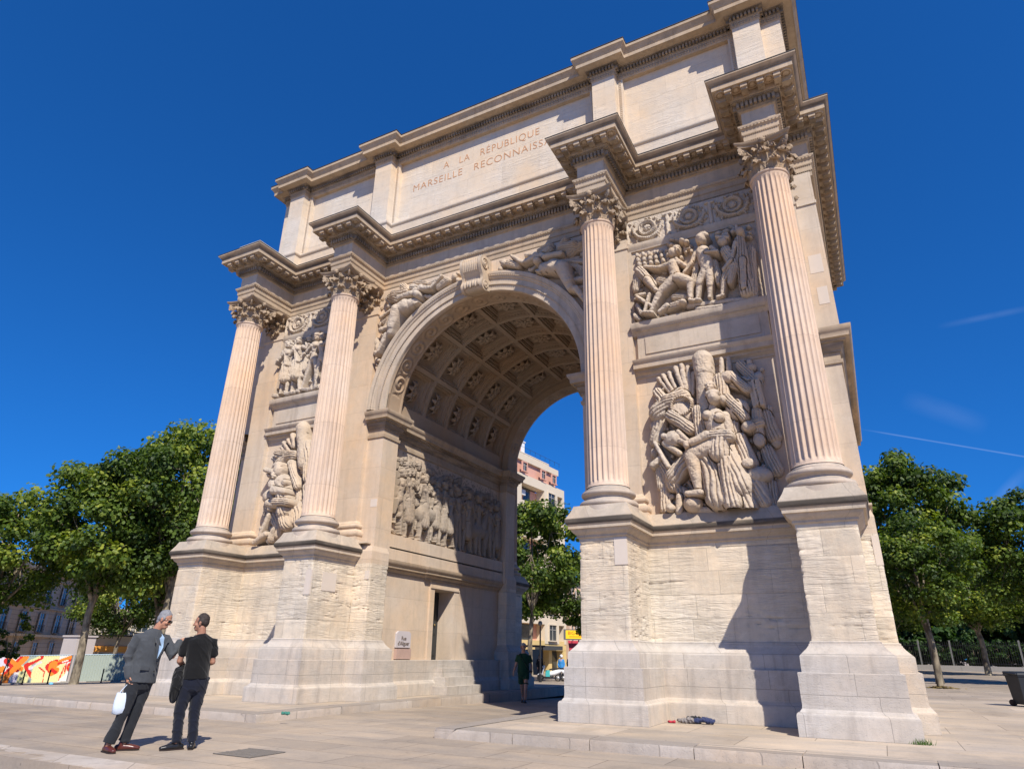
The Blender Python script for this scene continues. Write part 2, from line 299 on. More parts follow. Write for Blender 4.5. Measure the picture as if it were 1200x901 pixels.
BATTLE = [('e',5.72,10.4,0.138,0.155,0.22,0.1),('c',5.73,10.21,0.086,5.74,10.12,0.094,0.18,0),('c',5.7,10.08,0.171,5.73,9.7,0.143,0.2,0),('c',5.62,10.1,0.077,5.31,10.09,0.065,0.22,0),('c',5.31,10.09,0.061,5,10.2,0.049,0.22,0),
 ('c',5.82,10.09,0.077,6,9.9,0.063,0.24,0),('c',6,9.9,0.054,5.8,10.17,0.051,0.26,0),('c',5.7,9.66,0.16,5.34,9.39,0.119,0.22,0),('c',5.34,9.39,0.11,5.04,8.87,0.059,0.22,0),('c',5.8,9.63,0.159,6.06,9.47,0.115,0.26,0),
 ('c',6.07,9.45,0.107,6.04,9.01,0.061,0.24,0),('c',6.02,8.97,0.049,6.11,8.93,0.04,0.26,0),('e',6.45,10.51,0.151,0.176,0.3,0.12),('e',6.5,10.58,0.176,0.109,0.3,0.1),('c',6.46,10.33,0.075,6.45,10.22,0.083,0.24,0),
 ('c',6.44,10.19,0.199,6.51,9.72,0.187,0.22,0),('c',6.29,10.24,0.075,6.16,9.95,0.063,0.24,0),('c',6.16,9.95,0.058,5.95,9.73,0.046,0.26,0),('c',6.66,10.22,0.074,6.78,10.05,0.065,0.28,0),('c',6.78,10.05,0.057,6.53,10.08,0.049,0.34,0),
 ('c',6.45,9.69,0.131,6.27,9.37,0.098,0.24,0),('c',6.27,9.37,0.089,6.2,8.99,0.056,0.22,0),('c',6.54,9.66,0.13,6.52,9.26,0.096,0.24,0),('c',6.52,9.26,0.088,6.48,8.96,0.056,0.22,0),('c',6.27,10.06,0.1,6.14,9.5,0.107,0.14,0.3),
 ('c',6.66,9.9,0.106,6.74,9.34,0.119,0.14,0.3),('c',6.68,9.53,0.08,6.8,9.19,0.079,0.12,0.3),('c',6.15,8.95,0.048,6.26,8.94,0.04,0.24,0),('e',6.93,10.32,0.147,0.139,0.24,0.12),('c',6.82,10.46,0.058,7.06,10.38,0.057,0.3,0),
 ('c',6.97,10.09,0.162,7.11,9.68,0.151,0.2,0.2),('c',7.02,10.03,0.073,7.08,9.74,0.064,0.26,0),('c',7.08,9.74,0.056,6.88,9.55,0.044,0.3,0),('c',7,9.63,0.135,6.85,9.31,0.103,0.2,0.3),('c',6.84,9.27,0.087,6.77,8.94,0.055,0.2,0),
 ('c',7.1,9.6,0.134,6.99,9.23,0.094,0.2,0.2),('c',6.66,8.92,0.047,6.81,8.93,0.039,0.22,0),('c',7.01,9.44,0.032,7.18,9.31,0.031,0.26,0),('e',7.35,10.48,0.113,0.145,0.26,0.1),('c',7.28,10.55,0.065,7.27,10.72,0.041,0.2,0),
 ('c',7.3,10.31,0.145,7.31,9.76,0.173,0.18,0.3),('c',7.3,9.72,0.173,7.32,8.93,0.191,0.16,0.35),('c',7.52,10.02,0.118,7.45,8.85,0.099,0.12,0.35),('c',7.21,10.2,0.072,7.11,9.82,0.056,0.26,0),('c',7.32,9.71,0.087,7.27,8.98,0.077,0.28,0.2),
 ('e',5.97,10.71,0.104,0.086,0.16,0.1),('e',6.07,10.64,0.086,0.077,0.16,0.1),('e',5.68,10.7,0.087,0.07,0.12,0.08),('e',7.18,10.58,0.082,0.082,0.18,0.08),('e',7.03,10.67,0.107,0.074,0.14,0.08),
 ('e',6.84,10.68,0.125,0.083,0.12,0.08),('c',4.85,10.13,0.177,5.15,9.67,0.129,0.16,0.2),('c',5.04,9.79,0.122,5.22,9.46,0.068,0.24,0),('e',5.24,9.44,0.077,0.085,0.26,0.06),('c',4.76,10.05,0.151,4.69,9.69,0.114,0.1,0.2),
 ('c',5.32,9.76,0.129,5.6,9.64,0.101,0.12,0.3),('c',4.72,9.45,0.052,4.93,9.44,0.06,0.2,0),('c',4.76,9.39,0.056,5.11,9.03,0.055,0.24,0),('c',5.07,9.36,0.047,4.92,8.9,0.047,0.26,0),('c',4.9,8.9,0.051,5.1,8.86,0.059,0.26,0),
 ('c',4.82,8.97,0.085,4.71,9.22,0.069,0.14,0.2),('e',5.86,8.96,0.098,0.09,0.22,0.1),('c',5.79,9,0.115,5.43,8.96,0.1,0.14,0.3),('c',5.47,8.99,0.075,5.26,8.86,0.058,0.2,0),('c',5.65,9.22,0.108,5.92,9.15,0.098,0.12,0.3),
 ('c',5.97,8.91,0.113,6.61,8.84,0.094,0.1,0),('c',6.61,8.84,0.094,7.48,8.76,0.075,0.1,0),('c',6.15,8.76,0.072,6.82,8.69,0.062,0.14,0),('c',4.61,8.97,0.077,4.73,8.85,0.068,0.1,0),('e',4.76,10.73,0.064,0.086,0.05,0.05),
 ('e',4.92,10.72,0.063,0.086,0.05,0.05),('e',5.07,10.7,0.063,0.085,0.05,0.05),('e',5.23,10.68,0.062,0.084,0.05,0.05),('e',5.38,10.67,0.062,0.084,0.05,0.05),('e',5.54,10.65,0.061,0.083,0.05,0.05),
 ('e',5.69,10.64,0.061,0.083,0.05,0.05),('e',5.84,10.62,0.061,0.082,0.05,0.05),('e',5.99,10.6,0.06,0.082,0.05,0.05),('e',6.13,10.59,0.06,0.081,0.05,0.05),('e',4.78,10.57,0.063,0.086,0.07,0.05),
 ('e',4.94,10.55,0.063,0.085,0.07,0.05),('e',5.1,10.54,0.062,0.084,0.07,0.05),('e',5.25,10.52,0.062,0.084,0.07,0.05),('e',5.4,10.51,0.061,0.083,0.07,0.05),('e',5.56,10.49,0.061,0.083,0.07,0.05),
 ('e',5.71,10.48,0.061,0.082,0.07,0.05),('e',5.86,10.46,0.06,0.082,0.07,0.05),('e',6,10.45,0.06,0.081,0.07,0.05),('e',6.15,10.43,0.059,0.081,0.07,0.05),('e',4.81,10.41,0.063,0.085,0.09,0.05),
 ('e',4.96,10.39,0.062,0.085,0.09,0.05),('e',5.12,10.38,0.062,0.084,0.09,0.05),('e',5.27,10.36,0.061,0.083,0.09,0.05),('e',5.43,10.35,0.061,0.083,0.09,0.05),('e',5.58,10.33,0.061,0.082,0.09,0.05),
 ('e',5.73,10.32,0.06,0.082,0.09,0.05),('e',5.88,10.3,0.06,0.081,0.09,0.05),('c',4.81,10.84,0.023,4.78,10.63,0.023,0.09,0),('c',4.98,10.83,0.023,4.96,10.62,0.022,0.09,0),('c',5.15,10.82,0.022,5.13,10.61,0.022,0.09,0),
 ('c',5.32,10.81,0.022,5.29,10.6,0.022,0.09,0),('c',5.48,10.8,0.022,5.46,10.59,0.022,0.09,0),('c',5.65,10.79,0.022,5.62,10.58,0.022,0.09,0),('c',5.81,10.78,0.022,5.79,10.57,0.022,0.09,0),('c',5.98,10.77,0.022,5.95,10.56,0.021,0.09,0),
 ('c',6.14,10.75,0.021,6.11,10.55,0.021,0.09,0),('e',5.72,10.89,0.07,0.061,0.04,0.09),('e',5.82,10.85,0.07,0.061,0.04,0.09),('e',5.61,10.81,0.07,0.062,0.04,0.09),('e',6.11,10.51,0.068,0.06,0.04,0.09),
 ('e',6.03,10.75,0.069,0.06,0.04,0.09),('e',5.9,10.77,0.069,0.061,0.04,0.09),('e',5.68,10.91,0.07,0.062,0.04,0.09),('e',5.68,10.59,0.07,0.061,0.04,0.09),('e',6.05,10.52,0.068,0.06,0.04,0.09),
 ('e',6.06,10.76,0.069,0.06,0.04,0.09),('e',5.75,10.68,0.07,0.061,0.04,0.09),('e',5.99,10.52,0.069,0.06,0.04,0.09),('e',7.53,10.72,0.073,0.061,0.04,0.08),('e',7.24,10.59,0.073,0.061,0.04,0.08),
 ('e',7.17,10.8,0.074,0.062,0.04,0.08),('e',7.14,10.84,0.074,0.062,0.04,0.08),('e',7.54,10.42,0.072,0.06,0.04,0.08),('e',7.2,10.74,0.074,0.062,0.04,0.08),('e',7.53,10.53,0.072,0.06,0.04,0.08),
 ('e',7.5,10.44,0.072,0.06,0.04,0.08),('e',7.16,10.71,0.074,0.062,0.04,0.08),('e',7.25,10.68,0.074,0.061,0.04,0.08),('c',4.81,9.89,0.062,4.92,9.99,0.053,0.04,0.3),('c',4.68,9.47,0.061,4.61,9.48,0.053,0.04,0.3),
 ('c',5.07,9.77,0.061,5.24,9.81,0.052,0.04,0.3),('c',5.04,9.98,0.061,5.08,10.03,0.052,0.04,0.3),('c',4.94,9.24,0.06,4.88,9.24,0.052,0.04,0.3),('c',5.46,10,0.06,5.33,10.12,0.052,0.04,0.3),('c',5.3,9.33,0.059,5.21,9.4,0.051,0.04,0.3),
 ('c',4.81,9.67,0.061,4.65,9.66,0.053,0.04,0.3),('c',5.37,8.85,0.058,5.44,8.72,0.049,0.04,0.3),('c',4.68,9.95,0.062,4.83,9.83,0.053,0.04,0.3),('c',4.97,8.96,0.059,5,8.87,0.051,0.04,0.3),('c',4.93,10.02,0.062,4.92,10.13,0.053,0.04,0.3),
 ('c',4.94,8.95,0.059,4.89,9.09,0.051,0.04,0.3),('c',4.72,10.11,0.062,4.81,10.12,0.053,0.04,0.3),('c',6.32,10.05,0.066,6.38,9.83,0.066,0.04,0.3),('c',6.18,10.12,0.067,6.1,10.01,0.067,0.04,0.3),('c',6.98,9.82,0.064,6.89,9.62,0.064,0.04,0.3),
 ('c',6.18,9.31,0.065,6.1,9.1,0.065,0.04,0.3),('c',7.12,9.56,0.063,7.17,9.33,0.062,0.04,0.3),('c',6.21,9.81,0.066,6.13,9.62,0.066,0.04,0.3),('c',6.19,9.4,0.065,6.22,9.17,0.065,0.04,0.3),('c',5.85,10.04,0.068,5.8,9.91,0.068,0.04,0.3)]
VICTORY = [('e',-2.03,11.17,0.136,0.136,0.3,0.12),('c',-2.07,11.34,0.109,-1.94,11.43,0.136,0.22,0),('c',-2.03,11.41,0.155,-2.32,11.57,0.139,0.16,0.2),('c',-2.72,11.23,0.102,-2.25,11.27,0.11,0.28,0),('c',-2.25,11.27,0.101,-2.12,11.39,0.091,0.26,0),
 ('c',-2.18,10.97,0.19,-2.48,10.92,0.246,0.2,0),('c',-2.48,10.92,0.256,-2.75,10.81,0.239,0.22,0),('c',-2.75,10.81,0.239,-2.91,10.31,0.173,0.26,0),('c',-2.91,10.31,0.173,-2.96,10.13,0.127,0.24,0),('c',-3.12,10.08,0.109,-3.39,9.58,0.063,0.22,0),
 ('c',-2.96,10.13,0.118,-3.12,10.06,0.1,0.22,0),('c',-3.39,9.58,0.063,-3.5,9.51,0.045,0.22,0),('c',-3.03,11.49,0.217,-2.65,11.53,0.159,0.1,0.3),('c',-3.22,11.49,0.162,-2.91,11.33,0.169,0.08,0.3),('c',-3.36,11.49,0.143,-3.25,11.37,0.123,0.04,0.3),
 ('c',-2.77,11.78,0.142,-2.61,11.6,0.14,0.08,0.3),('c',-2.29,11.74,0.158,-1.96,11.7,0.11,0.06,0.3),('c',-1.89,11.38,0.109,-1.55,11.31,0.08,0.24,0),('c',-1.55,11.31,0.071,-1.19,11.62,0.058,0.26,0),('c',-1.35,11.32,0.115,-1.05,11.48,0.132,0.16,0.2),
 ('c',-0.96,11.52,0.079,-0.75,11.68,0.07,0.1,0.3),('e',-0.84,11.61,0.132,0.149,0.08,0.1),('e',-0.72,11.45,0.096,0.113,0.08,0.08),('c',-2.75,11.11,0.056,-3.53,10.82,0.057,0.14,0.2),('c',-2.75,11.05,0.074,-3.42,10.66,0.094,0.08,0.35),
 ('c',-3.06,10.93,0.112,-3.34,10.39,0.12,0.06,0.35),('c',-3.43,10.37,0.102,-3.06,10.41,0.092,0.14,0),('c',-3.37,10.18,0.092,-3.08,10.16,0.073,0.08,0.3),('e',-3.75,10.22,0.103,0.122,0.08,0.1),('c',-3.65,10.11,0.093,-3.56,9.75,0.101,0.06,0.3),
 ('e',-3.61,9.64,0.119,0.137,0.06,0.1),('c',-3.71,9.87,0.065,-3.55,9.25,0.063,0.04,0.3),('e',-3.49,9.37,0.09,0.099,0.06,0.08),('c',-3.56,10.61,0.075,-3.49,10.85,0.085,0.05,0.3),('e',-1.69,11.11,0.08,0.071,0.1,0.08),
 ('c',-1.88,11.2,0.063,-1.69,11.07,0.062,0.1,0.3),('e',-3.28,11.2,0.104,0.095,0.06,0.08),('c',-1.82,11.62,0.073,-1.55,11.68,0.081,0.06,0.3)]
TROPHY2 = [('c',-6.06,7.5,0.257,-6.02,7.18,0.23,0.2,0),('c',-6,7.18,0.218,-5.82,6.34,0.223,0.2,0),('c',-6.47,6.98,0.073,-6.72,7.22,0.087,0.14,0),('c',-6.4,6.97,0.073,-6.53,7.36,0.099,0.16,0),('c',-6.66,6.9,0.074,-6.93,7.17,0.087,0.12,0),
 ('c',-6.79,6.86,0.074,-7.03,7.05,0.075,0.1,0),('c',-6.97,6.78,0.161,-6.27,6.65,0.18,0.2,0.3),('c',-7.16,6.7,0.161,-6.92,6.52,0.159,0.12,0.3),('c',-6.6,6.64,0.146,-6.84,6.46,0.183,0.2,0.3),('c',-7.21,6.6,0.112,-7.08,6.28,0.122,0.06,0.3),
 ('e',-6.52,6.16,0.203,0.251,0.42,0.14),('e',-6.57,6.3,0.228,0.132,0.44,0.1),('c',-6.44,5.96,0.107,-6.42,5.86,0.118,0.36,0),('c',-6.43,5.76,0.33,-6.27,5.45,0.279,0.3,0),('c',-6.66,5.73,0.178,-6.52,5.52,0.141,0.44,0),
 ('c',-6.52,5.52,0.141,-6.11,5.46,0.115,0.5,0),('e',-6.08,5.44,0.092,0.092,0.5,0.06),('e',-6.2,5.73,0.117,0.117,0.44,0.08),('c',-6.26,5.35,0.266,-6.14,4.9,0.25,0.34,0.35),('c',-6.38,5.16,0.139,-5.92,5.12,0.136,0.5,0.3),
 ('c',-6.27,4.91,0.228,-6.03,4.52,0.224,0.3,0.35),('c',-5.98,5.08,0.148,-5.89,4.6,0.145,0.26,0.3),('c',-6.29,6.39,0.143,-5.92,5.66,0.138,0.24,0.3),('c',-5.96,5.66,0.115,-5.81,4.88,0.146,0.14,0.3),('c',-5.92,6.15,0.129,-5.78,6.14,0.175,0.1,0.3),
 ('e',-7.16,6.18,0.183,0.147,0.2,0.1),('c',-7.29,6.3,0.086,-6.92,6.18,0.097,0.3,0),('c',-7.07,5.92,0.133,-7.05,5.67,0.156,0.1,0.2),('e',-7,5.44,0.262,0.25,0.26,0.14),('c',-7.23,5.68,0.121,-7.26,5.19,0.155,0.06,0.3),
 ('c',-6.85,5.2,0.153,-6.37,5.11,0.127,0.34,0),('c',-6.75,5.34,0.106,-6.82,5.05,0.117,0.3,0.3),('c',-7.03,5.07,0.177,-6.52,4.55,0.205,0.14,0.3),('c',-7.21,4.99,0.154,-6.9,4.48,0.173,0.08,0.3),('c',-6.85,4.86,0.082,-7.06,4.3,0.081,0.3,0),
 ('c',-7.24,4.5,0.105,-6.82,4.1,0.102,0.16,0.2),('c',-6.86,4.29,0.103,-7.28,4.08,0.081,0.3,0),('c',-6.54,4.65,0.172,-6.71,4.18,0.17,0.16,0.35),('c',-6.34,4.63,0.148,-6.46,4.26,0.135,0.2,0.35),('c',-6.35,5.31,0.174,-6.84,5.15,0.176,0.2,0.3)]
# ================================================================ THE GROUND
def clampf(x, a, b): return max(a, min(b, x))
def sst(a, b, x): t = clampf((x-a)/(b-a), 0, 1); return t*t*(3-2*t)
def G(x, y):
    z = -.15-.040*clampf(-x-14, 0, 60)-.02*clampf(y-1, 0, 24)*(1-sst(4, 8, x))*sst(-30, -18, x)
    z += (.14+.011*clampf(y-22, 0, 60))*sst(3, 9, x)*sst(12, 15, y)
    if y < -7.74: z = -.30
    return z
def GT(x, y): return 0.0 if x > -14 else G(x, y)+.15*(1-sst(-20, -32, x))+.02   # terrace top
def grid_obj(name, xs, ys, fz, mat, kind='structure'):
    vs = [(x, y, fz(x, y)) for y in ys for x in xs]; nx = len(xs)
    fs = [(j*nx+i, j*nx+i+1, (j+1)*nx+i+1, (j+1)*nx+i) for j in range(len(ys)-1) for i in range(nx-1)]
    mb = MB(); mb.add(vs, fs); o = mb.build(name, mat, smooth=30); o['kind'] = kind; return o
def paving(name, base, bw, rh, ang=0, dark=.5, mort=.008):
    m = bpy.data.materials.new(name); nt, b = nodes(m); L = nt.links.new; N = nt.nodes.new
    g = N('ShaderNodeNewGeometry'); mp = N('ShaderNodeMapping'); mp.inputs['Rotation'].default_value = (0,0,ang); L(g.outputs['Position'], mp.inputs['Vector'])
    br = N('ShaderNodeTexBrick'); br.inputs['Color1'].default_value = (0,0,0,1); br.inputs['Color2'].default_value = (1,1,1,1); br.inputs['Mortar'].default_value = (.45,.45,.45,1)
    br.inputs['Scale'].default_value = 1; br.inputs['Brick Width'].default_value = bw; br.inputs['Row Height'].default_value = rh; br.inputs['Mortar Size'].default_value = mort; br.inputs['Mortar Smooth'].default_value = .4
    L(mp.outputs[0], br.inputs['Vector'])
    def ns(s, d, sc=None, ro=.6):
        n = N('ShaderNodeTexNoise'); n.inputs['Scale'].default_value = s; n.inputs['Detail'].default_value = d; n.inputs['Roughness'].default_value = ro
        if sc:
            q = N('ShaderNodeMapping'); q.inputs['Scale'].default_value = sc; L(mp.outputs[0], q.inputs['Vector']); L(q.outputs[0], n.inputs['Vector'])
        else: L(g.outputs['Position'], n.inputs['Vector'])
        return n.outputs[0]
    def mr(f, a, c, lo, hi):
        x = N('ShaderNodeMapRange'); x.inputs[1].default_value = a; x.inputs[2].default_value = c; x.inputs[3].default_value = lo; x.inputs[4].default_value = hi; L(f, x.inputs[0]); return x.outputs[0]
    def mul(a, c):
        x = N('ShaderNodeMath'); x.operation = 'MULTIPLY'; L(a, x.inputs[0])
        if isinstance(c, (int,float)): x.inputs[1].default_value = c
        else: L(c, x.inputs[1])
        return x.outputs[0]
    big = ns(.18, 5, (1, .5, 1)); med = ns(1.1, 6, (.7, 1.6, 1)); fine = ns(22, 5); sp = ns(90, 2)
    rgb = N('ShaderNodeRGBToBW'); L(br.outputs['Color'], rgb.inputs[0])
    f = mul(mul(mr(big, .3, .7, .80, 1.16), mr(med, .3, .72, .80, 1.15)), mul(mr(rgb.outputs[0], 0, 1, .90, 1.08), mr(fine, .3, .7, .93, 1.07)))
    f = mul(f, mr(sp, .62, .72, 1, .8)); blot = ns(.55, 7, (1.2, .6, 1), .68); f = mul(f, mr(blot, .52, .68, 1, .78)); gum = ns(7, 1); f = mul(f, mr(gum, .74, .77, 1, .62)); f = mul(f, mr(br.outputs['Fac'], 0, 1, 1, 1-dark))
    sc_ = N('ShaderNodeVectorMath'); sc_.operation = 'SCALE'; L(f, sc_.inputs['Scale'])
    mx = N('ShaderNodeMix'); mx.data_type = 'RGBA'; L(mr(med, .35, .65, 0, 1), mx.inputs[0]); mx.inputs[6].default_value = (*base, 1); mx.inputs[7].default_value = (base[0]*1.0, base[1]*.94, base[2]*.85, 1)
    L(mx.outputs[2], sc_.inputs[0]); L(sc_.outputs[0], b.inputs['Base Color'])
    L(mr(med, .3, .7, .62, .85), b.inputs['Roughness']); b.inputs['Specular IOR Level'].default_value = .3
    ad = N('ShaderNodeMath'); ad.operation = 'SUBTRACT'; L(mul(fine, .5), ad.inputs[0]); L(br.outputs['Fac'], ad.inputs[1])
    bp = N('ShaderNodeBump'); bp.inputs['Strength'].default_value = .5; bp.inputs['Distance'].default_value = .008; L(ad.outputs[0], bp.inputs['Height']); L(bp.outputs[0], b.inputs['Normal'])
    return m
M['pave'] = paving('plaza_stone_slabs', (.355,.30,.245), 1.5, .75, rad(0), .5)
M['terrace'] = paving('terrace_stone_slabs', (.44,.375,.305), 1.9, 1.25, 0, .45)
M['kerb'] = stone('kerb_limestone', (.46,.40,.34), brick=(1.35,5), mortar=.012, bvar=.1, bump=.6, bdist=.012, pores=.6, patch=.8)
M['earth'] = flat('trampled_earth', (.16,.12,.08), .95, noise=.4, nscale=4)
M['grass'] = flat('short_grass', (.05,.10,.025), .9, noise=.4)
def lin(a, b, n): return [a+(b-a)*i/n for i in range(n+1)]
xs = [-3000,-1200,-500,-250,-150,-110]+lin(-90, 90, 60)+[110,150,250,500,1200,3000]
ys = [-3000,-800,-250,-100,-50,-25,-15,-10,-7.7401,-7.7399]+lin(-6, 30, 24)+lin(33, 90, 19)+[110,150,250,500,1200,3000]
plaza = grid_obj('plaza_ground', xs, ys, G, M['pave'])
# terraces either side of the passage, one step (0.15 m) above the plaza
def terrace(name, x0, x1):
    nx = 60; xs_ = lin(x0, x1, nx); ys_ = lin(-2.80, 13.5, 10); mb = MB()
    def row(y, dz): return [(x, y, (GT(x, y) if dz is None else G(x, y)-.3)) for x in xs_]
    rows = [row(ys_[0], 1)]+[row(y, None) for y in ys_]+[row(ys_[-1], 1)]; n = nx+1
    mb.add([p for r in rows for p in r], [(j*n+i, j*n+i+1, (j+1)*n+i+1, (j+1)*n+i) for j in range(len(rows)-1) for i in range(nx)])
    o = mb.build(name, M['terrace']); o['kind'] = 'structure'; return o
terrace('terrace_paving', -80, -2.32); terrace('terrace_paving', 2.25, 70)
def kerb(name, path, wid, depth, seed, top):
    """row of worn kerb stones: the outer face is on the right-hand side of the path"""
    mb = MB(); rnd = random.Random(seed); L = []
    for (x0,y0), (x1,y1) in zip(path, path[1:]):
        d = Vector((x1-x0, y1-y0, 0)); ln = d.length; d.normalize(); nrm = Vector((d.y, -d.x, 0)); s = 0
        while s < ln-.01:
            l = min(rnd.uniform(1.0, 1.7), ln-s)
            if ln-s-l < .4: l = ln-s
            k = max(2, int(l/.09)); vs = []; jz = rnd.uniform(-.006, .004); jn = rnd.uniform(-.015, .01)
            for i in range(k+1):
                u = s+.006+(l-.012)*i/k; c = Vector((x0, y0, 0))+d*u; tz = top(c.x, c.y)+.006+jz
                ch = .010+.02*max(0, fbm(u*3, 0, seed)-.45)+(.03 if i in (0, k) else 0)*rnd.random(); w1 = .012*fbm(u*5, 3, seed)
                for o_, z in ((-wid, tz), (-ch+jn, tz-.003-.004*rnd.random()), (jn-.004-w1, tz-ch*1.1), (jn+w1, tz-.06), (jn-.006, tz-depth)):
                    p = c+nrm*o_; vs.append((p.x, p.y, z))
            fs = [(i*5+j, i*5+j+1, (i+1)*5+j+1, (i+1)*5+j) for i in range(k) for j in range(4)]+[(0,1,2,3,4), (k*5+4,k*5+3,k*5+2,k*5+1,k*5)]
            mb.add(vs, [tuple(reversed(f)) for f in fs]); s += l
    o = mb.build(name, M['kerb'], smooth=50); o['kind'] = 'structure'; return o
kerb('kerb', [(-75,-3.05),(-2.07,-3.05),(-2.25,13.5)], .42, .30, 3, lambda x, y: GT(x, y))
kerb('kerb', [(2.2,13.5),(2.0,-3.05),(60,-3.05)], .42, .30, 5, lambda x, y: 0)
kerb('kerb', [(-60,-7.74),(60,-7.74)], .5, .2, 8, lambda x, y: -.15)

# ================================================================ THE TRIUMPHAL ARCH
MIDY = 5.35
ARCH = thing('triumphal_arch', 'pale limestone triumphal arch with fluted Corinthian columns and carved reliefs', 'arch', (0, MIDY, 0))
def offpath(path, off, closed):
    n = len(path); out = []
    for i, p in enumerate(path):
        def nr(a, b):
            d = Vector((b[0]-a[0], b[1]-a[1])).normalized(); return Vector((d.y, -d.x))
        ns = []
        if closed or i > 0: ns.append(nr(path[i-1], p))
        if closed or i < n-1: ns.append(nr(p, path[(i+1) % n]))
        if len(ns) == 2 and abs(ns[0].dot(ns[1])) > .99: ns = ns[:1]
        q = Vector(p[:2])
        for v in ns: q = q+v*off
        out.append((q.x, q.y))
    return out
def sweep(mb, path, prof, closed=True, cap=True, mi=0):
    n = len(path); k = len(prof); vs = []
    for off, z in prof: vs += [(x, y, z) for x, y in offpath(path, off, closed)]
    e = n if closed else n-1
    fs = [(j*n+i, j*n+(i+1)%n, (j+1)*n+(i+1)%n, (j+1)*n+i) for j in range(k-1) for i in range(e)]
    if cap and closed: fs += [tuple(range(n-1,-1,-1)), tuple((k-1)*n+i for i in range(n))]
    mb.add(vs, fs, mi)
def mirx(path): return [(-x, y) for x, y in reversed(path)]
XI, XO = 4.0936, 8.20
def pedfront(xa, h=.502, y=-.5, yw=.97, yl=None, yr=None): return [(xa-h, yl or yw), (xa-h, y), (xa+h, y), (xa+h, yr or yw)]
front = [(3.05,1.09)]+pedfront(XI, yl=1.09)+pedfront(XO, yr=1.09)+[(9.0,1.09)]
rear = [(x, 2*MIDY-y) for x, y in reversed(front)]
LOW = front+rear+[(3.05,8.85),(3.4,8.85),(3.4,1.85),(3.05,1.85)]           # pier outline, counter-clockwise, closed
OPEN = [(3.4,1.85),(3.05,1.85)]+front+rear+[(3.05,8.85),(3.4,8.85)]        # without the passage wall
plinth = [(.35,-.4),(.352,.295),(.345,.325),(.325,.345),(.30,.35),(.285,.375),(.262,.40)]
coarse = [(.262,.40),(.264,.90),(.255,.927),(0,.929)]
flare = [(.20,.927),(.20,1.165),(.195,1.18),(.14,1.235),(.085,1.29),(.05,1.335),(.045,1.36),(.03,1.365),(.03,1.395),(0,1.41)]
cornice = [(-.05,3.30),(0,3.32),(.012,3.33),(.03,3.345),(.03,3.385),(.045,3.40),(.085,3.43),(.115,3.47),(.125,3.50),(.165,3.505),(.165,3.565),(.18,3.58),(.205,3.615),(.217,3.635),(.217,3.69),(.12,3.86),(.07,3.98),(-.45,3.99)]
def rough_sweep(name, path, z0, z1, closed, amp, seed, mat, ds=.035, dz=.028):
    pts = []; S = []; s = 0; n = len(path)
    segs = range(n if closed else n-1)
    nrm = {}
    for i in segs:
        a, b = Vector(path[i]), Vector(path[(i+1) % n]); d = b-a; ln = d.length; d.normalize(); nn = Vector((d.y, -d.x)); nrm[i] = nn
        k = max(1, int(ln/ds))
        for j in range(k):
            if j == 0:
                pr = nrm.get(i-1) if i > 0 else None
                pts.append((a, nn if pr is None else nn+pr, 1.0))
            else: pts.append((a+d*(ln*j/k), nn, 0))
            S.append(s+ln*j/k)
        s += ln
    if not closed: pts.append((Vector(path[-1]), nrm[n-2], 1.0)); S.append(s)
    K = max(2, int((z1-z0)/dz)); Z = np.linspace(z0, z1, K+1); S = np.array(S); c = len(pts)
    SS, ZZ = np.meshgrid(S, Z)
    er = fbm(SS*.8+1.0*vnoise(SS*.3, ZZ*.3, seed), ZZ*8.5+.5*vnoise(SS*.8, ZZ, seed+4), seed, 5); ridge = (np.clip(.030-np.abs(er-.47), 0, .030)/.030)
    zone = np.clip((fbm(SS*.5, ZZ*.8, seed+50, 3)-.36)*6, 0, 1)
    row = np.floor(ZZ/.46); blk = _h(np.floor(SS/1.0+.5*(row % 2)), row, seed+9); blk = np.where(blk > .72, .15, .55+.9*blk); jt = np.maximum(np.clip(.012-np.abs((ZZ/.46) % 1-.5+.5)*.46, 0, 1)*0, np.exp(-(((ZZ/.46+.5) % 1-.5)*.46/.010)**2)*(_h(np.floor(SS*.7), row, seed+2) > .35)*.5)
    H = -amp*(jt+(.45*(.7-er)+.8*ridge)*zone*blk + .12*fbm(SS*14, ZZ*14, seed+3, 2))
    corner = np.array([p[2] for p in pts])
    H = H-corner[None, :]*amp*.5*fbm(SS*2, ZZ*4, seed+5, 3)
    fade = np.clip(np.minimum(ZZ-z0, z1-ZZ)/.05, 0, 1); H *= fade
    P = np.array([(p[0].x, p[0].y) for p in pts]); Nn = np.array([(p[1].x, p[1].y) for p in pts])
    V = np.zeros((K+1, c, 3)); V[:, :, 0] = P[None, :, 0]+H*Nn[None, :, 0]; V[:, :, 1] = P[None, :, 1]+H*Nn[None, :, 1]-MIDY; V[:, :, 2] = ZZ
    idx = np.arange((K+1)*c).reshape(K+1, c)
    if closed: nx = np.roll(idx, -1, 1); q = np.stack([idx[:-1], nx[:-1], nx[1:], idx[1:]], -1).reshape(-1, 4)
    else: q = np.stack([idx[:-1,:-1], idx[:-1,1:], idx[1:,1:], idx[1:,:-1]], -1).reshape(-1, 4)
    me = bpy.data.meshes.new(name); me.from_pydata(V.reshape(-1, 3).tolist(), [], q.tolist()); me.materials.append(mat)
    me.polygons.foreach_set('use_smooth', [True]*len(me.polygons)); me.set_sharp_from_angle(angle=rad(48)); me.update()
    o = bpy.data.objects.new(name, me); COL.objects.link(o); o.parent = ARCH; return o
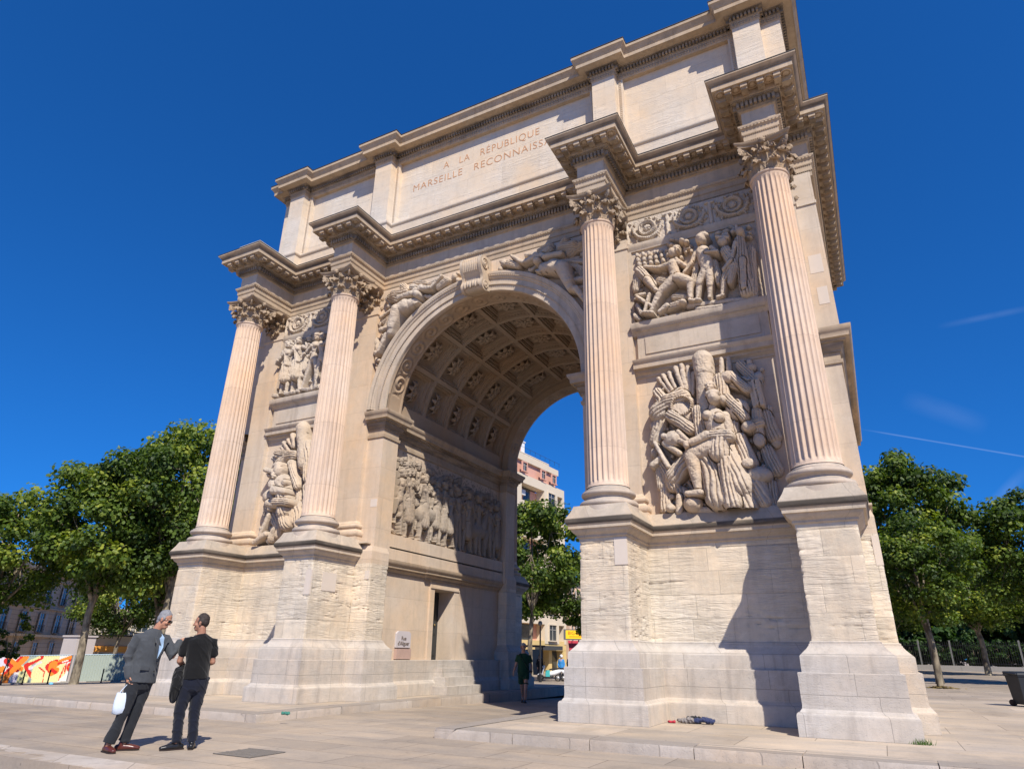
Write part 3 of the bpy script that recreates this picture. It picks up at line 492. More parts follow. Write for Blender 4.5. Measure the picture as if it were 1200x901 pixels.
for sgn in (1, -1):
    fl = (lambda p: p) if sgn > 0 else mirx
    mb = MB(); sweep(mb, fl(LOW), plinth, cap=False); mb.build('pier_plinth', M['plinth'], ARCH, smooth=35)
    mb = MB(); sweep(mb, fl(LOW), [(.262,.915),(.255,.927),(0,.930)], cap=False); mb.build('base_course_top', M['plinth'], ARCH)
    rough_sweep('base_course', fl([tuple(p) for p in offpath(LOW, .263, True)]), .399, .918, True, .012, 31 if sgn > 0 else 43, M['plinth'], .05, .05)
    mb = MB(); sweep(mb, fl(OPEN), flare, closed=False); mb.build('flared_base_course', M['plinth'], ARCH, smooth=35)
    rough_sweep('pedestal_wall', fl(OPEN), 1.405, 3.335, False, .030, 11 if sgn > 0 else 23, M['rough'])
    mb = MB(); CF = front[1:-1]; CR = rear[1:-1]; sweep(mb, fl(CF), cornice, closed=False); sweep(mb, fl(CR), cornice, closed=False)
    for q in ([(3.4,1.85),(3.05,1.85),(3.05,1.09),(3.62,1.09)], [(8.68,1.09),(9.0,1.09),(9.0,9.61),(8.68,9.61)], [(3.62,9.61),(3.05,9.61),(3.05,8.85),(3.4,8.85)]):
        w2 = MB(); sweep(w2, fl(q), [(-.003,3.32),(-.003,3.66),(-.045,3.80),(-.3,3.81)], closed=False); w2.build('pier_shoulder', M['wall'], ARCH)
    xs0 = sorted((sgn*3.2, sgn*9.0)); mb.box(xs0[0], 1.0, 3.86, xs0[1], 9.7, 3.9)
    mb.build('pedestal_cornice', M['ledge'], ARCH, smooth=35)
    # wall of the pier above the pedestal zone
    UP = [(3.1,1.2),(8.95,1.2),(8.95,9.5),(3.1,9.5),(3.1,8.8),(3.4,8.8),(3.4,1.9),(3.1,1.9)]
    mb = MB(); sweep(mb, fl(UP), [(0,3.5),(0,7.76)]); mb.build('pier_wall', M['wall'], ARCH)
    # impost entablature
    imp = [(.006,6.90),(.035,6.91),(.045,6.99),(.02,7.0),(.006,7.01),(.006,7.16),(.03,7.165),(.035,7.21),(.06,7.23),(.10,7.30),(.105,7.36),(.16,7.37),(.165,7.42),(.24,7.43),(.245,7.52),(.265,7.55),(.30,7.60),(.30,7.665),(.0,7.71)]
    IMP = [(3.66,9.5),(3.1,9.5),(3.1,8.8),(3.4,8.8),(3.4,1.9),(3.1,1.9),(3.1,1.2),(3.66,1.2)]; FL = [(8.63,1.2),(8.95,1.2),(8.95,9.5),(8.63,9.5)]
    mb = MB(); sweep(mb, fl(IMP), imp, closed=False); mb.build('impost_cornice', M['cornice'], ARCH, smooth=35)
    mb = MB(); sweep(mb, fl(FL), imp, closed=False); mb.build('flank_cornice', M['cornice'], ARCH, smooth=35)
    # passage side: wall with the doorway, steps and ledge cornice
    X = lambda a: sgn*a
    def bx(mb, xa, y0, z0, xb, y1, z1): a, b = sorted((X(xa), X(xb))); mb.box(a, y0, z0, b, y1, z1)
    mb = MB(); bx(mb, 3.4, 1.8, .92, 4.2, 4.65, 3.5); bx(mb, 3.4, 5.80, .92, 4.2, 8.9, 3.5); bx(mb, 3.4, 4.65, 2.96, 4.2, 5.80, 3.5)
    mb.build('passage_wall', M['rough'] if False else M['wall'], ARCH)
    mb = MB(); bx(mb, 3.35, 4.42, .93, 3.40, 4.65, 3.22); bx(mb, 3.35, 5.80, .93, 3.40, 6.08, 3.22); bx(mb, 3.35, 4.65, 2.96, 3.40, 5.80, 3.22)
    bx(mb, 3.32, 4.42, 2.98, 3.349, 6.08, 3.03); mb.build('door_frame', M['wall'], ARCH)
    mb = MB(); bx(mb, 3.95, 4.65, .93, 4.02, 5.80, 2.96)
    for q in range(3): bx(mb, 3.93, 4.78, 1.05+q*.62, 3.949, 5.67, 1.55+q*.62)
    dr = mb.build('door', flat('dark_steel_door', (.035,.038,.04), .5), ARCH)
    mb = MB(); mb.ball((X(3.90), 5.55, 1.95), .035); mb.build('handle', flat('door_handle_brass', (.3,.22,.1), .4, 1), dr)
    led = [(0,3.20),(.02,3.205),(.02,3.25),(.06,3.28),(.09,3.31),(.09,3.345),(.15,3.35),(.155,3.41),(.19,3.44),(.22,3.49),(.22,3.55),(0,3.585)]
    LP = [(3.4,8.85),(3.4,6.35),(3.33,6.35),(3.33,4.1),(3.4,4.1),(3.4,1.85)]
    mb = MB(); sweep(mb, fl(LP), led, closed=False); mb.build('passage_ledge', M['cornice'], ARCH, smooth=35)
    mb = MB(); bx(mb, 3.20, 1.86, 3.56, 3.42, 8.84, 4.265); mb.build('passage_parapet', M['wall'], ARCH)
    mb = MB()
    for k, (xo_, y0, y1, zt) in enumerate(((2.92,4.62,5.95,.70),(2.70,4.50,6.10,.47),(2.48,4.30,6.28,.235))):
        bx(mb, xo_, y0, -.25, 3.2, y1, zt)
    mb.build('doorway_steps', M['plinth'], ARCH)
# plaque with a street name beside the doorway
mb = MB(); mb.box(-3.4,2.86,.95,-3.30,3.54,1.22); pq = mb.build('plaque_base', flat('pink_stone', (.42,.29,.24), .8, noise=.15), ARCH)
mb = MB(); vs = []
prof = [(2.86,1.25),(3.54,1.25),(3.54,1.62),(3.50,1.66),(3.44,1.69),(2.96,1.69),(2.90,1.66),(2.86,1.62)]
mb.add([(-3.34,y,z) for y, z in prof]+[(-3.395,y,z) for y, z in prof], [tuple(range(8)), tuple(range(15,7,-1))]+[((i+1)%8, i, i+8, (i+1)%8+8) for i in range(8)])
plq = mb.build('street_name_plaque', flat('grey_marble', (.50,.46,.46), .5, noise=.08), ARCH)
def text(name, body, size, mat, parent, loc, rot, ext=.006, align='CENTER', sx=1.0, spacing=1.0, thin=0):
    cu = bpy.data.curves.new(name+'_curve', 'FONT'); cu.body = body; cu.size = size; cu.extrude = ext; cu.align_x = align; cu.space_character = spacing; cu.offset = thin
    t = bpy.data.objects.new('tmp', cu); COL.objects.link(t); dg = bpy.context.evaluated_depsgraph_get(); dg.update()
    me = bpy.data.meshes.new_from_object(t.evaluated_get(dg)); me.name = name; bpy.data.objects.remove(t)
    me.materials.clear(); me.materials.append(mat)
    o = bpy.data.objects.new(name, me); COL.objects.link(o); ro = root_of(parent) if parent else None
    o.location = Vector(loc)-(ro.location if ro else Vector()); o.rotation_euler = rot; o.scale = (sx,1,1)
    if parent: o.parent = parent
    return o
text('plaque_lettering', 'Rue', .15, M['incised'], plq, (-3.337,3.20,1.45), (rad(90),0,rad(90)))
text('plaque_lettering', "d'Aliguer", .15, M['incised'], plq, (-3.337,3.20,1.315), (rad(90),0,rad(90)))

M['lead'] = flat('lead_flashing', (.05,.047,.045), .6, .2)
# ---- columns
M['basest'] = stone('column_base_limestone', (.54,.45,.36), brick=(9,9), mortar=0, bvar=0, streak=.3, patch=.7, mort_dark=0, ledge=.5)
def flute_shaft():
    nf, k = 24, 8; vs = []; rings = []
    zs = [0,.03,.06,.10,.14]+lin(.35,6.35,9)+[6.47,6.51,6.55,6.58,6.62]
    for z in zs:
        t = z/6.62; r = .44-.056*max(0, (t-.12)/.88)**1.35
        if z < .05: r += .02*(1-z/.05)
        if z > 6.57: r += .012
        dep = 0 if (z < .08 or z > 6.54) else (.5 if (z < .12 or z > 6.49) else 1)
        for i in range(nf):
            for j in range(k):
                u = j/k; a = 2*math.pi*(i+u)/nf
                d = 0 if u < .22 else math.sqrt(max(0, 1-((u-.61)/.39)**2))
                rr = r-.040*d*dep; vs.append((rr*math.cos(a), rr*math.sin(a), z))
    n = nf*k; fs = [(j*n+i, j*n+(i+1)%n, (j+1)*n+(i+1)%n, (j+1)*n+i) for j in range(len(zs)-1) for i in range(n)]
    mb = MB(); mb.add(vs, fs)
    mb.lathe([(.385,6.60),(.41,6.61),(.425,6.63),(.425,6.66),(.40,6.68),(.36,6.70)], 32)
    return mb.mesh('shaft', M['column'], 40)
def column_base():
    mb = MB(); ring = lambda r, z0, z1, b: [(r-b, z0)]+[(r-b+b*math.sin(math.pi*t/8), z0+(z1-z0)*(1-math.cos(math.pi*t/8))/2) for t in range(1, 8)]+[(r-b, z1)]
    prof = ring(.62, .07, .20, .06)+[(.545,.18),(.52,.20),(.49,.235),(.485,.26),(.50,.285),(.53,.30)]+ring(.575, .30, .41, .05)+[(.515,.415),(.515,.44),(.48,.45),(.46,.47),(.445,.50)]
    mb.lathe(prof, 40); mb.lathe([(.62,-.1),(.62,.06),(.56,.07)], 40)
    return mb.mesh('base', M['basest'], 40)
def leaf(mb, ang, r0, z0, hgt, wid, out, seed=0, rfun=None):
    """acanthus leaf leaning out from the bell and curling over at the tip"""
    n, mm = 11, 8; vs = []
    for i in range(n):
        t = i/(n-1)
        if t < .72: dr = out*.22*(t/.72)**2; z = z0+hgt*t/.72
        else:
            a = (t-.72)/.28*math.pi*1.05; dr = out*.22+out*.42*(1-math.cos(a))*.9; z = z0+hgt+out*.42*math.sin(a)*.9
        lob = 1+.20*math.cos(t*math.pi*9); w_ = wid*(.62+.5*math.sin(math.pi*min(1, t*1.1)))*lob*(1-.45*max(0, t-.7)/.3)
        for j in range(mm+1):
            u = j/mm*2-1; cr = .035*(1-u*u)-.012*math.cos(u*math.pi*4)-.012*abs(math.cos(u*math.pi*2.5))
            rr = r0+dr+cr; a2 = u*w_/(r0+dr)
            vs.append((rr*math.cos(ang+a2), rr*math.sin(ang+a2), z-(.018*abs(u)*3 if t > .6 else 0)*t))
    fs = [(i*(mm+1)+j, i*(mm+1)+j+1, (i+1)*(mm+1)+j+1, (i+1)*(mm+1)+j) for i in range(n-1) for j in range(mm)]
    mb.add(vs, fs)
    rt = r0+out*.22+out*.42*.95; ca, sa = math.cos(ang), math.sin(ang); zt = z0+hgt+out*.10
    mb.tube([(rt*ca-wid*.62*sa*e, rt*sa+wid*.62*ca*e, zt-abs(e)*.02) for e in (-1,-.5,0,.5,1)], [wid*.16,wid*.27,wid*.33,wid*.27,wid*.16], 8)
def spiral(mb, ang, r0, z0, r1, z1, rs, turns=1.6, w_=.065, thick=.03):
    ca, sa = math.cos(ang), math.sin(ang); pts = []; rr = []
    for i in range(7):
        t = i/6; r = r0+(r1-r0)*t**1.4; z = z0+(z1-z0)*(1-(1-t)**1.6)
        pts.append((r*ca, r*sa, z)); rr.append((w_*.8, thick))
    c = (r1, z1-rs)
    for i in range(1, 15):
        a = math.pi/2-i/14*turns*2*math.pi; q = rs*(1-i/17)
        r = c[0]+q*math.cos(a); z = c[1]+q*math.sin(a); pts.append((r*ca, r*sa, z)); rr.append((w_*(1-i/40), thick*(1-i/24)))
    mb.tube(pts, rr, 8, up=(-sa, ca, 0))
    mb.ball((c[0]*ca, c[0]*sa, c[1]), rs*.5, 8)
def capital():
    mb = MB(); mb.lathe([(.36,0),(.365,.3),(.37,.5),(.40,.62),(.45,.68),(.45,.70)], 32)
    for i in range(8): leaf(mb, math.pi/8+i*math.pi/4, .385, 0, .20, .16, .20)
    for i in range(8): leaf(mb, i*math.pi/4, .375, .02, .40, .165, .25)
    for i in range(8): leaf(mb, math.pi/8+i*math.pi/4, .38, .30, .23, .10, .20)
    for i in range(4):
        a = math.pi/4+i*math.pi/2
        spiral(mb, a, .39, .38, .62, .70, .085); a2 = i*math.pi/2
        leaf(mb, a, .42, .42, .14, .06, .30)
        for s_ in (-1, 1): spiral(mb, a2+s_*.22, .385, .42, .47, .66, .05, 1.3, .03, .016)
        mb.ball((.52*math.cos(a2), .52*math.sin(a2), .72), (.075,.075,.075), 10)
        for q in range(5):
            b_ = q*2*math.pi/5; mb.ball((.53*math.cos(a2)-.05*math.sin(b_)*math.sin(a2), .53*math.sin(a2)+.05*math.sin(b_)*math.cos(a2), .72+.05*math.cos(b_)), .035, 8)
    def ab(hw, z, c_=.14):
        out = []
        for q in range(4):
            a = q*math.pi/2
            for t in lin(-.94, .94, 8):
                x = hw-c_*(1-t*t); y = t*hw
                out.append((x*math.cos(a)-y*math.sin(a), x*math.sin(a)+y*math.cos(a), z))
        return out
    A = [ab(.55,.69), ab(.56,.73), ab(.60,.745), ab(.62,.80)]; n = len(A[0]); vs = [p for r in A for p in r]
    mb.add(vs, [(j*n+i, j*n+(i+1)%n, (j+1)*n+(i+1)%n, (j+1)*n+i) for j in range(3) for i in range(n)]+[tuple(range(n-1,-1,-1)), tuple(3*n+i for i in range(n))])
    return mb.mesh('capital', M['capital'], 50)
SH, BS, CP = flute_shaft(), column_base(), capital()
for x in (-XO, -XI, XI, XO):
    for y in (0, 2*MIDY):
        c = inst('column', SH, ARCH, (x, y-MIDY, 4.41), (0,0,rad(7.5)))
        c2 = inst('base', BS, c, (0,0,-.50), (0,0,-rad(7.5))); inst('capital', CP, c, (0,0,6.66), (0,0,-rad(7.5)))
# pilasters behind the columns
pm = MB(); pm.box(-.42,-.15,0,.42,.3,7.37); pilm = pm.mesh('pilaster', M['wall'])
bm_ = MB(); sweep(bm_, [(-.42,-.15),(.42,-.15),(.42,.25),(-.42,.25)], [(.16,-.02),(.16,.14),(.12,.15),(.15,.18),(.165,.22),(.165,.26),(.15,.30),(.10,.32),(.075,.35),(.075,.38),(.10,.40),(.115,.43),(.115,.47),(.09,.50),(.05,.51),(.05,.53),(.02,.55),(0,.60)], cap=False)
pbm = bm_.mesh('base', M['wall'], 40)
ast = MB(); sweep(ast, [(-.42,-.15),(.42,-.15),(.42,.25),(-.42,.25)], [(0,7.06),(.03,7.08),(.03,7.13),(0,7.15)], cap=False); astm = ast.mesh('neck_moulding', M['wall'], 40)
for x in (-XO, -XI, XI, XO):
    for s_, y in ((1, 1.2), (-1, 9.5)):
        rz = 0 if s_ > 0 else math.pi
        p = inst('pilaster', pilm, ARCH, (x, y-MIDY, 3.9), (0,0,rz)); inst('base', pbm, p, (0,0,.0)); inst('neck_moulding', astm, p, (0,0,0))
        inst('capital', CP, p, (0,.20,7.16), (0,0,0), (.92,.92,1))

# ---- the upper wall with the arched opening, archivolts and coffered vault
ZC, RA = 7.75, 3.1
def arcface(mb, y, R_, xl, xr, zt, face):
    N_ = 64; vs = []
    for i in range(N_+1):
        a = math.pi*i/N_; cx, cz = -R_*math.cos(a), R_*math.sin(a)
        vs.append((cx, y, ZC+cz))
        # matching point on the rectangle
        t = 1e9
        if abs(cx) > 1e-6: t = min(t, (xr if cx > 0 else -xl)/abs(cx))
        if cz > 1e-6: t = min(t, (zt-ZC)/cz)
        vs.append((cx*t, y, ZC+cz*t))
    fs = [(2*i, 2*i+2, 2*i+3, 2*i+1) for i in range(N_)]
    # rectangle corners
    b = len(vs); vs += [(-(-xl), y, zt) if False else (xl, y, zt), (xr, y, zt)]
    ls = [i for i in range(N_+1) if abs(vs[2*i+1][0]-xl) < 1e-4]; rs = [i for i in range(N_+1) if abs(vs[2*i+1][0]-xr) < 1e-4]
    fs += [(2*ls[-1]+1, 2*ls[-1]+3, b), (2*rs[0]-1, 2*rs[0]+1, b+1)]
    mb.add(vs, [f if face > 0 else tuple(reversed(f)) for f in fs])
mb = MB(); arcface(mb, 1.2, RA, -9.05, 9.05, 11.9, 1); arcface(mb, 9.5, RA, -9.05, 9.05, 11.9, -1)
for x in (-9.05, 9.05): mb.add([(x,1.2,7.7),(x,9.5,7.7),(x,9.5,11.9),(x,1.2,11.9)], [(0,1,2,3)])
mb.build('spandrel_wall', M['wall'], ARCH)
def vaultpt(a, r, y): return (-r*math.cos(a), y, ZC+r*math.sin(a))
def arcstrip(mb, prof, N_=72, a0=0, a1=math.pi, mi=0):
    """prof: list of (radius, y)"""
    k = len(prof); vs = [vaultpt(a0+(a1-a0)*i/N_, r, y) for i in range(N_+1) for r, y in prof]
    mb.add(vs, [(i*k+j, i*k+j+1, (i+1)*k+j+1, (i+1)*k+j) for i in range(N_) for j in range(k-1)], mi)
av = [(3.1,1.2),(3.1,1.13),(3.11,1.115),(3.27,1.115),(3.275,1.10),(3.285,1.085),(3.30,1.085),(3.45,1.085),(3.46,1.06),(3.475,1.045),(3.50,1.045),(3.53,1.02),(3.58,.985),(3.60,.98),(3.66,.98),(3.675,1.0),(3.675,1.2)]
for s_ in (1, -1):
    mb = MB(); pr = av if s_ > 0 else [(r, 2*MIDY-y) for r, y in reversed(av)]; arcstrip(mb, pr)
    for i in range(150):      # bead rows cut on the archivolt
        a = math.pi*(i+.5)/150
        for rr, yy in ((3.545,1.01),(3.287,1.082)):
            p = vaultpt(a, rr, yy if s_ > 0 else 2*MIDY-yy); mb.obox(p, (.020*math.sin(a),0,.020*math.cos(a)), (0,.014,0), (-.016*math.cos(a),0,.016*math.sin(a)))
    mb.build('archivolt', M['carved'], ARCH, smooth=35)
# foliage band on the soffit of each end ring: carved scrolls
def ringband(y0, y1):
    nA, nY = 420, 26; a = np.linspace(0, math.pi, nA+1); v = np.linspace(0, 1, nY+1); A, Vv = np.meshgrid(a, v, indexing='ij')
    arc = A*RA; per = .62; ph = arc/per; k = np.floor(ph); u = (ph-k-.5)*per; vv = (Vv-.5)*(y1-y0); sg = np.where(k % 2 == 0, 1, -1)
    rr = np.hypot(u, vv); th = np.arctan2(vv*sg, u)
    sc_ = np.cos(th*1.0+rr*34)*np.clip(1-np.abs(rr-.16)/.17, 0, 1); ros = np.clip(.09-rr, 0, 1)/.09*(.6+.4*np.cos(th*6)); lv = (fbm(arc*16, vv*16, 5, 2)-.45)*1.2
    h = .04*np.clip(sc_, -.3, 1)+.05*ros+.03*lv*np.clip(1-np.abs(vv)/.3, 0, 1)
    edge = np.minimum(Vv, 1-Vv); h = np.where(edge < .09, .020, h); h = h*np.where(edge < .012, 0, 1); h = np.where(A < .17, .02*(edge < .09), h); h = np.where(A > math.pi-.17, .02*(edge < .09), h)
    r = RA-h; X_ = -r*np.cos(A); Z_ = ZC+r*np.sin(A); Y_ = y0+(y1-y0)*Vv-MIDY
    P = np.stack([X_, Y_, Z_], -1).reshape(-1, 3); idx = np.arange(P.shape[0]).reshape(nA+1, nY+1)
    q = np.stack([idx[:-1,:-1], idx[1:,:-1], idx[1:,1:], idx[:-1,1:]], -1).reshape(-1, 4)
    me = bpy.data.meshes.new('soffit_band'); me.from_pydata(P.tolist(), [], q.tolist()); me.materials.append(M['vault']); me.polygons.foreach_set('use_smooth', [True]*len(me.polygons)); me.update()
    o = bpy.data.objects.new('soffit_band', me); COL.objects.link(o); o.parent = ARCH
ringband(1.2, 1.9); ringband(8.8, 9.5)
# coffered barrel: 7 rows round the arc, 5 along the passage
RV = 3.33; mb = MB(); ros = MB()
for s_, (ya, yb) in ((1, (1.9, 2.06)), (-1, (8.64, 8.8))): arcstrip(mb, [(3.09 if s_ > 0 else RV, ya), (RV, ya), (RV, yb)] if s_ > 0 else [(RV, ya), (RV, yb), (3.09, yb)])
P0 = rad(90-23.6*3.5); dA = rad(23.6); yA, yB = 2.06, 8.64; dY = (yB-yA)/5
arcstrip(mb, [(RV, yA), (RV, yB)], 6, 0, P0); arcstrip(mb, [(RV, yA), (RV, yB)], 6, math.pi-P0, math.pi)
rosettes = []
for i in range(7):
    for j in range(5):
        ac = P0+dA*(i+.5); yc = yA+dY*(j+.5); ha, hy = dA/2, dY/2
        def ring(sx, r, nn=6):     # closed rectangle outline with arc sides
            ax, yx = ha*sx[0], hy*sx[1]; pts = []
            for t in range(nn): pts.append((ac-ax+2*ax*t/nn, yc-yx))
            for t in range(nn): pts.append((ac+ax, yc-yx+2*yx*t/nn))
            for t in range(nn): pts.append((ac+ax-2*ax*t/nn, yc+yx))
            for t in range(nn): pts.append((ac-ax, yc+yx-2*yx*t/nn))
            return [vaultpt(a, r, y) for a, y in pts]
        lev = [((1,1),RV),((.90,.90),RV),((.895,.895),RV+.09),((.83,.83),RV+.09),((.825,.825),RV+.12),((.79,.79),RV+.12),((.785,.785),RV+.20),((.72,.72),RV+.20),((.715,.715),RV+.23),((.68,.68),RV+.23),((.675,.675),RV+.32)]
        rings = [ring(s_, r) for s_, r in lev]; n = len(rings[0]); vs = [p for r in rings for p in r]
        fs = [(q*n+t, (q+1)*n+t, (q+1)*n+(t+1)%n, q*n+(t+1)%n) for q in range(len(rings)-1) for t in range(n)]+[tuple((len(rings)-1)*n+t for t in range(n))]
        mb.add(vs, fs)
        for t in range(10):     # egg row on the second fillet
            for sd in (-1, 1):
                aa = ac+ha*.82*(-1+2*(t+.5)/10); p = vaultpt(aa, RV+.06, yc+sd*hy*.83); mb.obox(p, (.020*math.sin(aa),0,.020*math.cos(aa)), (0,.02,0), (-.016*math.cos(aa),0,.016*math.sin(aa)))
                aa = ac+sd*ha*.83; p = vaultpt(aa, RV+.06, yc+hy*.82*(-1+2*(t+.5)/10)); mb.obox(p, (.020*math.sin(aa),0,.020*math.cos(aa)), (0,.02,0), (-.016*math.cos(aa),0,.016*math.sin(aa)))
        rosettes.append((ac, yc))
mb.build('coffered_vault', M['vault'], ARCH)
for k in range(8):
    a = k*math.pi/4; ros.tube([(0,0,0),(.13*math.cos(a),.13*math.sin(a),-.10),(.25*math.cos(a),.25*math.sin(a),-.11),(.31*math.cos(a),.31*math.sin(a),-.02)], [(.04,.03),(.085,.035),(.075,.03),(.02,.012)], 8, up=(0,0,1))
    a += math.pi/8; ros.tube([(0,0,-.04),(.09*math.cos(a),.09*math.sin(a),-.15),(.16*math.cos(a),.16*math.sin(a),-.14)], [(.03,.03),(.05,.03),(.02,.012)], 8)
ros.ball((0,0,-.13), .07, 10); rosm = ros.mesh('coffer_rosette', M['vault'], 60)
M['vault'].name = 'vault_limestone'
for ac, yc in rosettes:
    x, y, z = vaultpt(ac, RV+.31, yc); inst('coffer_rosette', rosm, ARCH, (x, y-MIDY, z), (0, ac-math.pi/2, random.Random(x).uniform(0, .7)), (1.25,1.25,1.25))
# keystones
def keystone(s_):
    mb = MB(); z0, z1 = 10.72, 11.84; hw = .30
    pr = []          # side outline (y forward, z), an S scroll
    for i in range(15): a = -math.pi*.55+i/14*math.pi*1.55; pr.append((.86-.30*math.cos(a-.3)*1.0, 11.50+.32*math.sin(a)))
    out = [(1.2,11.84),(.98,11.84),(.80,11.83),(.66,11.76),(.58,11.62),(.575,11.46),(.63,11.32),(.72,11.22),(.76,11.12),(.74,11.05),(.70,10.98),(.685,10.90),(.72,10.80),(.80,10.745),(.92,10.74),(1.05,10.80),(1.2,10.84)]
    for x0, x1, e in ((-hw,hw,0),(-hw-.05,-hw+.04,.03),(hw-.04,hw+.05,.03)):
        o2 = [(y-e if y < 1.1 else y, z+(e*.5 if z > 11.3 else -e*.5)) for y, z in out]; o2 = [(y if s_ > 0 else 2*MIDY-y, z) for y, z in o2]; n = len(o2)
        mb.add([(x0, y, z) for y, z in o2]+[(x1, y, z) for y, z in o2], [(i, (i+1)%n, n+(i+1)%n, n+i) for i in range(n)]+[tuple(range(n-1,-1,-1)), tuple(range(n, 2*n))])
    for side in (-1, 1):      # volute eyes
        for (yy, zz, r) in ((.79,11.56,.20),(.86,10.90,.135)):
            yq = yy if s_ > 0 else 2*MIDY-yy
            pts = [(side*(hw+.06), yq+r*(1-t/26)*math.cos(t*.62), zz+r*(1-t/26)*math.sin(t*.62)) for t in range(24)]
            mb.tube(pts, [.026]*24, 6, up=(1,0,0)); mb.ball((side*(hw+.05), yq, zz), .06, 8)
    for i in range(9):        # ribs cut across the front
        x = -.24+i*.06; yy = .575 if s_ > 0 else 2*MIDY-.575
        mb.tube([(x, .70 if s_ > 0 else 2*MIDY-.70, 11.80), (x, .60 if s_ > 0 else 2*MIDY-.60, 11.68), (x, yy, 11.5), (x, .63 if s_ > 0 else 2*MIDY-.63, 11.33)], [.02]*4, 6, up=(1,0,0))
    for i in range(6): mb.ball((-.22+i*.088, (.69 if s_ > 0 else 2*MIDY-.69), 10.90+.03*(i % 2)), (.055,.06,.12), 8)
    mb.build('keystone', M['carved'], ARCH, smooth=50)
keystone(1); keystone(-1)

# ---- entablature with ressauts over the columns
def respath(hw, yr, yw, xw, cx):
    fr = [(-xw, yw)]
    for x in cx: fr += [(x-hw, yw), (x-hw, yr), (x+hw, yr), (x+hw, yw)]
    fr += [(xw, yw)]
    return fr+[(x, 2*MIDY-y) for x, y in reversed(fr)]
CX = (-XO, -XI, XI, XO)
ENT = respath(.36, -.36, 1.30, 9.10, CX)
arch_prof = [(0,11.85),(.0,12.0),(.02,12.003),(.02,12.15),(.035,12.17),(.045,12.175),(.045,12.29),(.06,12.30),(.065,12.32),(.10,12.36),(.105,12.405),(0,12.42)]
mb = MB(); sweep(mb, ENT, arch_prof, cap=True)
def along(path, off, sp, fn, inset=0):
    Q = offpath(path, off, True); n = len(Q)
    for i in range(n):
        a, b = Vector(Q[i]), Vector(Q[(i+1) % n]); d = b-a; L_ = d.length
        if L_ < sp*.6: continue
        d.normalize(); nn = Vector((d.y, -d.x)); k = max(1, round((L_-2*inset)/sp)); fn(a, d, nn, L_, k)
def dentrow(mb, path, off, sp, w_, dep, z0, z1):
    def fn(a, d, nn, L_, k):
        for i in range(k):
            c = a+d*(L_*(i+.5)/k)+nn*(dep/2-.005); mb.obox((c.x, c.y, (z0+z1)/2), (d.x*w_/2, d.y*w_/2, 0), (nn.x*(dep/2+.005), nn.y*(dep/2+.005), 0), (0,0,(z1-z0)/2))
    along(path, off, sp, fn)
dentrow(mb, ENT, .065, .075, .045, .03, 12.325, 12.37); dentrow(mb, ENT, .02, .045, .024, .022, 12.150, 12.172); dentrow(mb, ENT, .0, .045, .024, .018, 11.982, 12.001)
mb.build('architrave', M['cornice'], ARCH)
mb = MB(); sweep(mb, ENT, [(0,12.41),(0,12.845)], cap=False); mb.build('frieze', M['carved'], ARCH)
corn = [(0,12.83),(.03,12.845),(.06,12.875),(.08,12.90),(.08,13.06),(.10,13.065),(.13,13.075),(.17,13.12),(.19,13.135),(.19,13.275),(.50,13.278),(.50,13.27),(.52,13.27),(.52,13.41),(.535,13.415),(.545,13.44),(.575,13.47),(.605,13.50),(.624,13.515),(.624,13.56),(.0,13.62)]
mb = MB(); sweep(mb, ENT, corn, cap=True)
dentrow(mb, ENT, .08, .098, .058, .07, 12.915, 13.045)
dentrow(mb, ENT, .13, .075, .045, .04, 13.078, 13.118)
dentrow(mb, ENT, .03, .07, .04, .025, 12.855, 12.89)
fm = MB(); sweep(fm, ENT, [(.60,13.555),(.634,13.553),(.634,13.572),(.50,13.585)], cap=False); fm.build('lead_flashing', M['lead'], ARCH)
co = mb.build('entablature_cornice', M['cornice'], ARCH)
mb = MB(); mr_ = MB(); one = MB(); one.box(-.075,-.155,-.055,.075,.155,.055); one.box(-.070,-.07,-.105,.070,.115,-.055); onem = one.mesh('modillion', M['cornice'])
ros1 = MB(); ros1.lathe([(.001,-.06),(.06,-.05),(.075,-.02),(.10,-.02),(.105,-.045),(.125,-.045),(.13,.0)], 14, cap=False); rosm1 = ros1.mesh('soffit_rosette', M['cornice'])
def modfn(a, d, nn, L_, k):
    for i in range(k):
        c = a+d*(L_*(i+.5)/k)
        if c.y < 2: inst('modillion', onem, co, (c.x-nn.x*.03, c.y-nn.y*.03-MIDY, 13.225), (0,0,math.atan2(d.y, d.x)+math.pi)); continue
        mb.obox((c.x-nn.x*.03, c.y-nn.y*.03, 13.225), (d.x*.075, d.y*.075, 0), (nn.x*.155, nn.y*.155, 0), (0,0,.055)); e = c+nn*.02
        mb.obox((e.x, e.y, 13.150), (d.x*.070, d.y*.070, 0), (nn.x*.09, nn.y*.09, 0), (0,0,.030))
    for i in range(0, k):
        c = a+d*(L_*i/k)
        if c.y < 2: inst('soffit_rosette', rosm1, co, (c.x, c.y-MIDY, 13.279)); continue
        mr_.lathe([(.001,-.06),(.06,-.05),(.075,-.02),(.10,-.02),(.105,-.045),(.125,-.045),(.13,.0)], 14, (c.x, c.y, 13.279), cap=False)
along(ENT, .355, .355, modfn)
mb.build('far_modillions', M['cornice'], co)['kind'] = 'stuff'; mr_.build('far_rosettes', M['cornice'], co)['kind'] = 'stuff'
